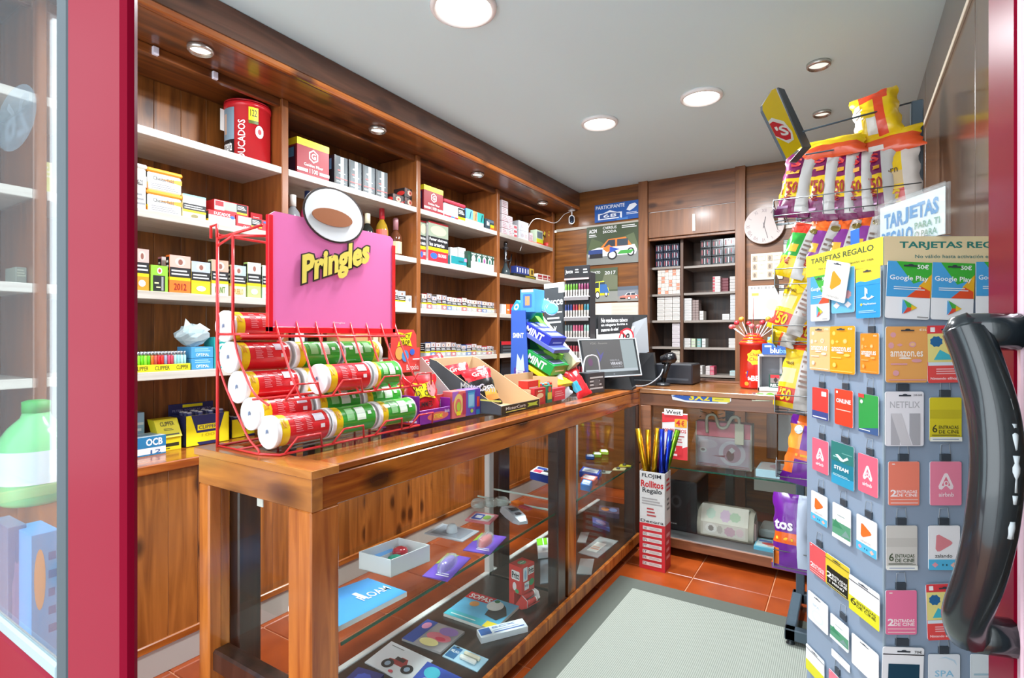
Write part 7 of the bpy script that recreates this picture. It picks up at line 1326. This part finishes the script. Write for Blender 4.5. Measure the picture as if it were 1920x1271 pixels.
cb('plump yellow, orange and white snack bag standing highest on the rack',1650,262,1636,176,80,2.56,YE,((0.25,.75,-1.01,-.5,'#e4dcd4'),(.0,1.01,.0,.4,'#e84a24'),(.75,1.01,-.6,.6,'#e84a24'),(.1,.35,-.4,.1,'#ece4d8')),[(.08,.35,.25,.6,'#a9a09a','#l4')],back=YE,seed=10,th=.12)
g2='snack bags on the second rack tray'
for i,(a,b,c_,d_,w,base,top) in enumerate(((1476,520,1518,420,52,'#2f9a3a','#e0402a'),(1512,528,1556,412,56,'#8a3a94','#e8682a'),(1560,528,1594,408,56,'#8a3a94','#e8682a'),(1606,520,1632,402,52,'#8a3a94','#e8682a'))):
    cb(f'{("green","purple","purple","purple")[i]} snack bag with yellow price foot on the second tray, {ORD[i]} from the left',a,b,c_,d_,w,2.50,base,(side(SIL),(.0,.36,-1.01,.25,YE),(.8,1.01,-1.01,.3,top),(.4,.6,-.6,.1,'#e8b83a')),[(.08,.2,.4,.32,'#a8302c','1\'€',.03),(.66,.8,.95,.9,'#8a7a3a','#o'),(.66,.3,.92,.7,'#8f7a70','#l5')],grp=g2,seed=20+i)
g3='yellow snack bags on the lower rack trays'
YB3=lambda s:((.25,1.01,.2,1.01,'#d6cfca'),side('#c4beb8',0,.3),(.06,.3,-1.01,.2,'#d8382a'),(.85,1.01,-1.01,.6,'#e8482a'),(.35,.55,-.9,.0,'#e8dc9a'))
PR3=[(.12,.09,.5,.27,'#f2d21a','\'50',.03),(.12,.62,.4,.68,'#6a4a1c','snack'),(.66,.3,.95,.8,'#a4867a','#l7'),(.62,.84,.8,.93,'#a88a2c','#o')]
cb('yellow snack bag leaning right on the third rack tray, left one',1468,622,1520,512,62,2.48,YE,YB3(0),PR3,grp=g3,seed=30)
cb('yellow snack bag leaning right on the third rack tray, right one',1512,645,1560,540,62,2.52,YE,YB3(0),PR3,grp=g3,seed=31)
cb('small clear and yellow snack bag stuffed into the third tray end',1462,648,1480,612,46,2.50,'#d8d0c4',((0,1.01,-1.01,-.3,YE),(.0,.5,-.3,.1,'#e8582a')),[],seed=32)
cb('yellow snack bag hanging upright on the fourth rack tray',1480,765,1508,640,58,2.48,YE,YB3(0),PR3,grp=g3,seed=33)
cb('white snack bag with red letter print behind the fourth tray bag',1520,765,1535,680,56,2.53,'#e4dccf',((.0,.25,-1.01,1.01,'#d8d4d0'),(.3,.5,-.5,.5,'#e8c8a0')),[(.1,.5,.4,.8,'#c83a3a','S',.03)],seed=34)
DP='#6a1c90'
DB=((.0,1.01,.45,1.01,'#c4d0e4'),(.35,.5,-1.01,.45,'#e8641e'),(.08,.3,-1.01,-.5,'#f07a2a'),(.0,.06,-1.01,1.01,'#7a3a9a'))
cb('purple corn chip bag with a large orange picture on the fifth rack tray',1496,908,1520,782,64,2.48,DP,((.0,1.01,.55,1.01,'#c4d0e4'),(.35,.48,-1.01,.5,'#e8641e'),(.5,.85,-1.01,-.1,'#f09a3a'),(.15,.4,-1.01,-.45,'#e8702a'),(.85,1.01,-.6,.4,'#d8641e')),[(.3,.38,.7,.46,'#f0b42a','#l1'),(.15,.72,.4,.85,'#c8d4d4','#o')],seed=35)
cb('purple corn chip bag drooping through the lowest rack tray, left one',1483,1072,1484,926,66,2.46,DP,DB,[(.05,.53,.6,.66,'#f0eef4','tos',.03),(.1,.38,.6,.46,'#f0c02a','#l1')],grp='purple chip bags on the lowest tray',seed=36)
cb('purple corn chip bag in the lowest rack tray, right one by the card stand',1525,1065,1522,935,56,2.52,DP,DB,[(.05,.53,.6,.66,'#f0eef4','tos',.03)],grp='purple chip bags on the lowest tray',seed=37)
# ================= gift card stand =================
def cam_(r,d,z): return V(-S_*d+C_*r,C_*d+S_*r,z)
R0=.697;D0=1.0;zt9=H+.187
EX=V(C_,S_,0);EY=V(-S_,C_,0)
t=thing('card_stand','grey cardboard gift card stand with yellow and cream headers by the door','card stand',cam_(R0+.1,D0+.1,0))
mb=MB();GY=M('#8b9cb0',.5);o=cam_(R0,D0,.03)
wF=.262;wL=.262
mb.fbox(o,EX*wF,EY*wL,V(0,0,zt9-.03),GY,.002);obj('column',mb,t)
zh1=H+(630-497)/1000
mb=MB();f=plane(cam_(R0,D0,zh1),cam_(R0+wF,D0,zh1),cam_(R0+wF,D0,zt9),cam_(R0,D0,zt9));mb.prints(f,[(0,0,1,1,'#e2cfa4'),(.11,.52,.98,.82,'#2a7a70','TARJETAS REGALO',.03),(.22,.2,.85,.36,'#4a7a74','No válido hasta activación en caja')],.001);obj('cream_header',mb,t)
mb=MB();f=plane(cam_(R0,D0+wL,H+(630-517)/1000*1.22),cam_(R0,D0,zh1-.0),cam_(R0,D0,zt9),cam_(R0,D0+wL,zt9));mb.prints(f,[(0,0,1,1,'#eed23a'),(.08,.52,.9,.82,'#3c5a34','TARJETAS REGALO',.02),(.2,.22,.9,.34,'#7a7a3a','No válido hasta activación en caja')],.001);obj('yellow_header',mb,t)
mb=MB();mb.fbox(cam_(R0-.001,D0-.001,.03),EX*.004,EY*.004,V(0,0,zh1-.03),M('#8fa0ac',.3),.0005);obj('corner_edge',mb,t)
HOOK=M('#3c444c',.4)
def rc(x0,y0,x1,y1,r=.06,asp=1.5):
    P=[]
    for cx,cy,a0 in ((x1-r,y0+r/asp,-90),(x1-r,y1-r/asp,0),(x0+r,y1-r/asp,90),(x0+r,y0+r/asp,180)):
        for k in range(4): a=math.radians(a0+30*k);P.append((cx+r*math.cos(a),cy+r/asp*math.sin(a)))
    return P
def gcard(face,u0,u1,v0,v1,col,pr,label,off=.006,tilt=0,hook=True,grp=None,th=.0012,slot=True):
    """front face: plane at distance D0; left face: plane r=R0.  u,v bound the card as seen"""
    if face=='F':
        d=D0-off;A_=lambda u,v:cam_((u-960)/1000*d,d,H+(630-v)/1000*d)
        BL,BR,TR,TL=A_(u0,v1),A_(u1,v1),A_(u1,v0),A_(u0,v0);n=-EY;hx=A_((u0+u1)/2,v0-9)
    else:
        r=R0-off;z1=None
        d0=r*1000/(u0-960);d1=r*1000/(u1-960)
        zt_=H+(630-v0)/1000*d0;zb_=H+(630-v1)/1000*d1
        BL,BR,TR,TL=cam_(r,d0,zb_),cam_(r,d1,zb_),cam_(r,d1,zt_),cam_(r,d0,zt_);n=-EX
    if tilt:
        c=(TL+TR)/2;a=math.radians(tilt);R=Matrix.Rotation(a,3,n);BL,BR,TR,TL=[c+R@(p-c) for p in (BL,BR,TR,TL)]
    f0=lambda x,y,d_=0:(BL*(1-x)+BR*x)*(1-y)+(TL*(1-x)+TR*x)*y+n*d_
    mb=MB();P=[f0(a,b) for a,b in rc(0,0,1,1)];mb.prism([p+n*th for p in P],-n*th,M(col,.3) if isinstance(col,str) else col,M('#e8e8e8',.4))
    pr=list(pr)
    if slot: pr+=[(.34,.915,.66,.94,'#3a4048'),(.44,.93,.56,.96,'#3a4048','#o')]
    mb.prints(f0,pr,th+.0003)
    o=tag(obj('gift_card',mb),label,'gift card',grp)
    if hook:
        m=MB();w=(TR-TL).length;c=(TL+TR)/2;ux=(TR-TL).normalized();uz=(TL-BL).normalized()
        base=c-ux*w*.16+uz*.001-n*(off-.0005) ;m.fbox(base,ux*w*.32,n*.004,uz*.013,HOOK,.0004)
        m.tube([base+uz*.013+n*.003,base+uz*.030+ux*w*.03+n*.002,base+uz*.032+ux*w*.29+n*.002,base+ux*w*.32+uz*.013+n*.003],.0007,M('#9aa4ac',.3),4);obj('hook',m,t)
    return o
def gp_():
    return [(0,.38,1,1,'#4ba3dc'),(.1,.62,1,1,'#3fae3c',[(.1,1),(1,1),(1,.3),(.55,0)]),(.55,.38,1,.8,'#e8b02a',[(1,1),(1,0),(.2,.1),(.4,.5)]),(.45,.38,.98,.58,'#e0502c',[(0,0),(1,0),(1,.6),(.6,1)]),(.66,.88,.92,.96,'#f2f6f6','50€',.02),(.05,.65,.92,.76,'#f4f8f8','Google Play'),(.15,.5,.85,.57,'#d8e8f0','#l2'),(.36,.08,.7,.34,'#5aa8dc',[(0,0),(0,1),(.3,.7),(.3,.3)]),(.38,.2,.7,.34,'#4ab04a',[(0,1),(.65,.35),(1,0),(.3,0)]),(.38,.08,.7,.2,'#e0503c',[(0,0),(.3,1),(.75,1),(.6,.6)]),(.56,.15,.7,.25,'#ecc02a',[(0,0),(1,.5),(0,1)]),(.7,.03,.95,.05,'#9a9a9a')]
gcard('F',1664,1747,491,598,'#eef0f2',gp_(),'white, blue and green app store card, left of three on the front face',tilt=-3,hook=False,grp='app store cards')
gcard('F',1748,1827,493,600,'#eef0f2',gp_(),'white, blue and green app store card, middle of the three on the top row',tilt=-2,hook=False,grp='app store cards')
gcard('F',1829,1905,491,594,'#eef0f2',gp_(),'white, blue and green app store card partly behind the red door, top row',hook=False,grp='app store cards')
def am(c2='#f0f0f0',c='#f0c08a'): return [(.1,.8,.25,.9,c2,'#f'),(.05,.6,.2,.72,c2,'#f'),(.55,.63,.72,.73,c2,'#o'),(.58,.65,.69,.71,c,'#o'),(.25,.64,.4,.7,c2,'#d'),(.1,.46,.88,.56,'#f8f4ec','amazon.es'),(.3,.42,.6,.45,'#f8f4ec','#o'),(.1,.3,.5,.36,c2,'#l1'),(.6,.36,.85,.42,c2,'#o'),(.15,.12,.3,.22,c2,'#o'),(.05,.03,.95,.07,c2,'#l1'),(.78,.92,.95,.96,'#f8f0e0','€25')]
gcard('F',1660,1738,612,717,'#e8a860',am('#dca0a8'),'pale orange online shop card in the second row of the front face',tilt=0,hook=False)
NI=[(0,.86,1,1,'#e0444a'),(.08,.89,.2,.97,'#f4f4f4','#r'),(0,.36,1,.86,'#e8dc8a'),(.05,.62,.4,.82,'#2f6a9c','#f'),(.15,.4,.95,.62,'#4ab8c8',[(0,0),(.2,.8),(.5,.4),(.8,1),(1,0)]),(.55,.42,.9,.6,'#e884a4','#f'),(0,.3,1,.36,'#d8e4ec'),(0,0,1,.3,'#e2504e'),(.2,.14,.92,.26,'#f0b8b8','#l3'),(.05,.04,.95,.1,'#f6e8e8','Nintendo eShop €20')]
gcard('F',1737,1810,610,717,'#e0444a',NI,'red and yellow game shop card in the second row of the front face',tilt=1,hook=False)
gcard('F',1820,1890,620,713,'#dfe6ee',[(.1,.1,.9,.4,'#b8cce0')],'pale card mostly behind the black handle, second row',hook=False)
gcard('F',1659,1731,734,836,'#e9e8ec',[(.12,.7,.9,.82,'#b9b9bd','NETFLIX'),(.14,.02,.4,.6,'#b4b3b8',[(0,0),(0,1),(1,.4),(.9,0)]),(.14,.02,.68,.6,'#cfcdd0',[(0,1),(.5,1),(1.,0),(.5,0)]),(.62,.02,.9,.6,'#adadb2',[(0,.3),(0,1),(1,1),(1,0),(.3,0)]),(.72,.92,.95,.96,'#8a8a90','25€-50€')],'white streaming service card with grey N shape in the third row')
CINE=lambda fg:[(.08,.2,.24,.38,fg,'6',.01),(.28,.28,.9,.36,fg,'ENTRADAS'),(.28,.18,.9,.26,fg,'DE CINE'),(.06,.12,.94,.16,fg,'#l2'),(0,0,1,.1,'#eef0e8'),(.08,.03,.9,.07,'#8a9ab8','#l1')]
gcard('F',1742,1802,745,827,'#dccc30',[(.0,.52,1,.72,'#cabb2c')]+CINE('#4a4a30'),'plain yellow cinema card for six tickets in the third row',off=.003,slot=False)
gcard('F',1823,1885,745,827,'#dfeaf2',[(0,.2,1,.5,'#6aa48a'),(0,.35,.6,.55,'#4a8a6a',[(0,0),(.5,1),(1,.2)])],'white and green landscape card behind the black handle, third row',off=.003,slot=False)
C2=lambda bg:[(.06,.2,.26,.36,'#f8eeee','2',.03),(.26,.28,.92,.35,'#f8eeee','ENTRADAS',.02),(.26,.2,.92,.27,'#f8eeee','DE CINE',.02),(.06,.12,.94,.15,'#f0d8d4','#l1'),(.06,.04,.94,.08,'#f0d8d4','#l1'),(.1,.93,.2,.96,'#f0d8d4')]
gcard('F',1665,1723,865,947,'#ee8670',C2(0),'plain coral cinema card for two tickets in the fourth row',off=.003,slot=False)
AB=[(.26,.36,.74,.74,'#f8e8ec',[(.5,1),(.62,.95),(1,.2),(.95,.03),(.78,0),(.5,.25),(.22,0),(.05,.03),(0,.2),(.38,.95)]),(.33,.42,.67,.66,'#e8788f',[(.5,1),(.9,.15),(.75,.1),(.5,.4),(.25,.1),(.1,.15)]),(.42,.44,.58,.56,'#f8e8ec','#o'),(.46,.47,.54,.54,'#e8788f','#o'),(.26,.2,.74,.3,'#f8e8ec','airbnb',.02)]
gcard('F',1743,1802,865,947,'#ee8aa4',AB,'pink travel card with white looped logo in the fourth row of the front face',off=.003,slot=False)
gcard('F',1824,1884,865,947,'#dcd43a',CINE('#6a6a30'),'yellow card behind the black handle, fourth row',off=.003,slot=False)
gcard('F',1661,1719,985,1068,'#cfcdc6',[(.0,.52,1,.72,'#c3c1ba')]+CINE('#4c5a44'),'plain light grey cinema card for six tickets in the fifth row',off=.003,slot=False)
def ZA(c,tc='#5a5a5a'): return [(.22,.42,.76,.8,c,[(0,.15),(.05,.95),(.2,1),(.9,.62),(1,.5),(.9,.38),(.25,0),(.1,0)]),(.2,.28,.75,.36,tc,'zalando'),(0,0,1,.24,'#58b8e0'),(.1,.06,.3,.18,'#e89aa8','#d'),(.68,.05,.9,.18,'#e8b8a8','#d'),(.42,.1,.46,.14,'#2c4a5a'),(.54,.1,.58,.14,'#2c4a5a')]
gcard('F',1740,1799,985,1068,'#f0f0f2',ZA('#e08a92'),'white fashion shop card with pink rounded triangle in the fifth row',off=.003,slot=False)
gcard('F',1837,1895,990,1072,'#f0f0f2',ZA('#e08a92'),'white card mostly behind the handle end, fifth row',off=.003,slot=False)
gcard('F',1660,1718,1106,1189,'#e8789e',C2(0),'plain pink cinema card for two tickets in the sixth row',off=.003,slot=False)
gcard('F',1735,1801,1094,1198,'#e0444a',NI,'red and yellow game shop card in the sixth row, behind the handle',tilt=2,hook=False)
gcard('F',1819,1878,1105,1188,'#e6e9ee',[(.0,.5,1,.74,'#d6dce4'),(.3,.4,.8,.46,'#5a5a5a','#l1')],'plain white card beside the lower handle end, sixth row',off=.003,slot=False)
gcard('F',1655,1732,1213,1316,'#eceef0',[(0,.86,1,.88,'#2c2c30'),(.14,.0,.9,.7,'#1f4458'),(.76,.9,.94,.95,'#4a4a4a','70€')],'white card with dark blue panel at the bottom of the front face',tilt=-2)
gcard('F',1740,1799,1226,1309,'#e4eaf0',[(.2,.5,.8,.64,'#8ac4e0','SPA'),(.3,.75,.9,.95,'#c4dcea',[(0,.8),(.4,1),(.9,.6),(1,0),(.8,.5),(.4,.85)])],'pale spa card with light blue lettering at the bottom of the front face',off=.003,slot=False)
gcard('F',1819,1878,1226,1309,'#dfe8ec',[(.1,.3,.9,.6,'#a9c8d4','#l3')],'pale blue card at the bottom right beside the red door',off=.003,slot=False)
# left face
gcard('L',1521,1556,520,601,'#eef0f2',gp_(),'white, blue and green app store card at the top left of the side face',hook=False)
gcard('L',1560,1603,507,585,'#6ab8e0',[(.1,.5,.4,.7,'#d8c8a0','#f'),(.5,.3,.9,.5,'#e8a8a8','#f'),(.1,.1,.4,.25,'#e8d8d8','#d'),(.6,.1,.9,.25,'#f0e8e8','#d')],'light blue patterned card behind the tilted white card',hook=False)
gcard('L',1551,1596,495,561,'#f0f0f2',[(.3,.25,.75,.75,'#f09a1a',[(0,.1),(.05,.9),(.2,1),(1,.6),(.95,.4),(.2,0)]),(.2,.06,.75,.13,'#b9b4aa','zalando')],'white card with orange rounded shape hanging tilted on the side face',off=.016,tilt=-14,hook=False)
gcard('L',1606,1652,506,595,'#2f9ad8',[(0,.72,1,1,'#ecd03a'),(0,.66,1,.76,'#2f9ad8',[(0,0),(0,.7),(.2,.9),(.4,.6),(.7,.8),(1,1),(1,0)]),(.32,.38,.52,.62,'#eef4f8',[(.3,0),(.3,1),(.9,.8),(.9,.4),(.6,.5),(.6,0)]),(.2,.36,.78,.46,'#eef4f8',[(0,.4),(.4,.9),(.4,.5),(.2,.3),(.6,.0),(1,.5),(.8,.8),(.7,.4)]),(.2,.24,.3,.31,'#ecd03a','#d'),(.32,.25,.85,.3,'#e4eef4','PlayStation'),(.15,.1,.85,.16,'#a8d0ea','#l2')],'blue and yellow game console card at the top of the side face',hook=False,off=.008)
gcard('L',1519,1558,613,697,'#ecbc80',am('#e8d8c0'),'pale orange online shop card, left of the second row on the side face',hook=False)
gcard('L',1557,1604,612,703,'#e8a01c',am('#f0c860'),'deep yellow online shop card, middle of the second row on the side face',hook=False,off=.009)
gcard('L',1614,1649,625,702,'#e08a24',am('#eaa85a'),'orange online shop card, right of the second row on the side face',slot=False)
gcard('L',1524,1554,725,790,'#d8403c',[(0,0,1,.25,'#3a4a8a'),(.05,.02,.9,.1,'#e8e8f0','#l1'),(.6,.75,.9,.9,'#e8e0e0','#r')],'plain red and blue game shop card, left of the third row',slot=False)
gcard('L',1566,1600,728,803,'#e0432c',[(.1,.62,.9,.74,'#f6eeee','ONLINE',.03),(.1,.4,.9,.46,'#f0c0b0','#l1'),(.1,.88,.2,.95,'#f6eeee','#r')],'red online membership card in the middle of the third row',slot=False)
gcard('L',1611,1648,737,818,'#2f9a4a',[(0,0,1,.2,'#3a5a8a',[(0,0),(0,.4),(1,1),(1,0)]),(.05,.05,.6,.1,'#e8f0e8','#l1'),(0,.9,.3,1,'#d8403c'),(.1,.75,.25,.85,'#e8f0e8','#o')],'plain green game shop card, right of the third row',slot=False)
for a,b,c_,d_,l in ((1524,1554,819,892,'left'),(1610,1647,848,935,'right')): gcard('L',a,b,c_,d_,'#e8687f',AB,f'pink travel card with white looped logo, {l} of the fourth row side face',slot=False)
gcard('L',1560,1602,825,922,'#1f7f94',[(0,0,1,.22,'#2f9ac0'),(0,.55,1,1,'#2c7a74'),(.1,.62,.5,.68,'#8ac4c0','#l1'),(.5,.75,.95,.8,'#6aa8a0','#l1'),(.2,.55,.8,.72,'#e4eef0',[(0,.9),(.4,.2),(.6,.2),(1,.7),(.9,1),(.6,.5),(.2,1)]),(.15,.36,.8,.45,'#e8f0f2','STEAM',.03),(.1,.2,.85,.26,'#b4dce4','#l2')],'teal game platform card in the middle of the fourth row',slot=False,off=.008)
for a,b,c_,d_,l in ((1522,1552,918,990,'left'),(1607,1645,962,1050,'right')): gcard('L',a,b,c_,d_,'#f0f0f2',ZA('#e8702a','#c9c0ba'),f'white fashion shop card with orange rounded shape, {l} of the fifth row',slot=False)
def LS(): return [(0,.12,1,.5,'#5a9a78'),(0,.3,.6,.55,'#3f8a64',[(0,0),(.3,1),(1,.2)]),(.5,.14,1,.36,'#7a9a94',[(0,0),(.5,1),(1,.3)]),(.3,.68,.7,.72,'#8a9a94','#l1'),(0,0,1,.12,'#e8f0f0')]
gcard('L',1562,1596,940,1025,'#eef2f4',LS(),'white and green landscape card in the middle of the fifth row',slot=False)
gcard('L',1519,1549,1015,1092,'#e05a5e',C2(0),'plain red cinema card for two tickets, left of the sixth row',slot=False)
gcard('L',1549,1594,1035,1128,'#e0c83a',[(.06,.02,.94,.62,'#20221c'),(.1,.62,.94,.8,'#20221c',[(0,0),(1,0),(1,.1),(.9,.1),(.8,.0),(.2,0),(.1,.1),(0,.1)]),(.06,.28,.3,.46,'#eeeeea','2',.03),(.3,.38,.92,.46,'#eeeeea','ENTRADAS',.02),(.3,.28,.92,.36,'#eeeeea','DE CINE',.02),(.2,.16,.8,.25,'#eeeeea','1 MENÚ',.02),(.1,.05,.9,.1,'#cfcf9a','#l1'),(0,.86,1,.88,'#3c3c2c')],'yellow and black cinema card for two tickets in the middle of the sixth row',hook=False,off=.010,tilt=0)
gcard('L',1593,1650,1075,1185,'#eceef0',[(0,0,1,.42,'#dcd82c'),(.06,.2,.26,.4,'#3a3a20','6',.01),(.28,.3,.9,.38,'#3a3a20','ENTRADAS'),(.28,.2,.9,.28,'#3a3a20','DE CINE'),(0,.86,1,.88,'#2c2c30')],'white and yellow cinema card for six tickets, right of the sixth row',hook=False,off=.012)
gcard('L',1516,1553,1105,1192,'#eef0f2',[(.25,.6,.6,.68,'#b8ccd8','SPA'),(.2,.1,.8,.5,'#dfeaf2','#o'),(.28,.16,.74,.46,'#eef0f2','#o')],'white spa card, left of the seventh row on the side face',hook=False)
gcard('L',1558,1592,1148,1225,'#eef2f4',LS(),'white and green landscape card in the middle of the seventh row',slot=False,off=.010)
gcard('L',1598,1648,1185,1290,'#f0f2f4',[(.2,.1,.8,.4,'#e2ecf4','#o')],'large white card, right of the seventh row on the side face',hook=False,off=.008)
gcard('L',1512,1546,1205,1290,'#eceef0',[(0,0,1,.42,'#dcd82c'),(0,.86,1,.88,'#2c2c30')],'white and yellow cinema card at the bottom left of the side face',hook=False)
gcard('L',1555,1580,1252,1320,'#e87a8c',C2(0),'pink card at the bottom middle of the side face',slot=False)
gcard('L',1560,1594,1215,1262,'#f0f2f4',[(.2,.3,.8,.7,'#e2ecf4','#l2')],'blank white card below the landscape card, seventh row',hook=False,off=.004)
# acrylic sign holder on top of the stand
r=.80;A1,A2=.985,1.159;z0,z1=zt9+.002,1.527
tt=thing('acrylic_sign','clear acrylic holder with white gift card sign standing on the stand','sign',cam_(r,1.07,zt9))
mb=MB();mb.prism([cam_(r+.004,A2+.012,z0),cam_(r+.004,A1-.004,z0),cam_(r+.004,A1-.004,z1+.008),cam_(r+.004,A2+.012,z1+.008)],EX*.003,ACR);mb.prism([cam_(r-.004,A2+.012,z0),cam_(r-.004,A1-.004,z0),cam_(r-.004,A1-.004,z1+.008),cam_(r-.004,A2+.012,z1+.008)],EX*.002,ACR);obj('holder',mb,tt)
mb=MB();a,b,c,d=cam_(r,A2,z0),cam_(r,A1,z0),cam_(r,A1,z1),cam_(r,A2,z1);mb.prism([a,b,c,d],EX*.001,'#eef0f0')
f=plane(a,b,c,d,True);nn=-EX
f=lambda x,y,dd:(a*(1-x)+b*x)*(1-y)+(d*(1-x)+c*x)*y+nn*dd
mb.prints(f,[(.08,.44,.40,.80,'#1f8ac4','TAR',.04),(.40,.44,.62,.82,'#1f8ac4','JE',.04),(.62,.48,.92,.84,'#1f8ac4','TAS',.04),(.04,.03,.55,.36,'#1f8ac4','REGALO',.04),(.58,.25,.94,.4,'#5a9a78','PARA TI'),(.58,.05,.9,.2,'#5a9a78','O PARA')],.0008);obj('sign_sheet',mb,tt)
mb=MB();mb.fbox(cam_(r-.02,A1+.02,zt9+.0005),EX*.05,EY*.12,V(0,0,.003),ACR);obj('foot',mb,tt)
f0=py(1612,450,2.2)
mb=MB();a=cam_(.755,1.16,1.44);mb.fbox(a,EX*.001,EY*.03,V(0,0,.045),'#1f6ac8',.0004);mb.prints(plane(a+EY*.03,a,a+V(0,0,.045),a+EY*.03+V(0,0,.045)),[(.2,.1,.8,.4,'#e8eef8','#l1')],-.002);tag(obj('blue_tag',mb),'small blue card tag behind the clear sign holder on the stand','card')
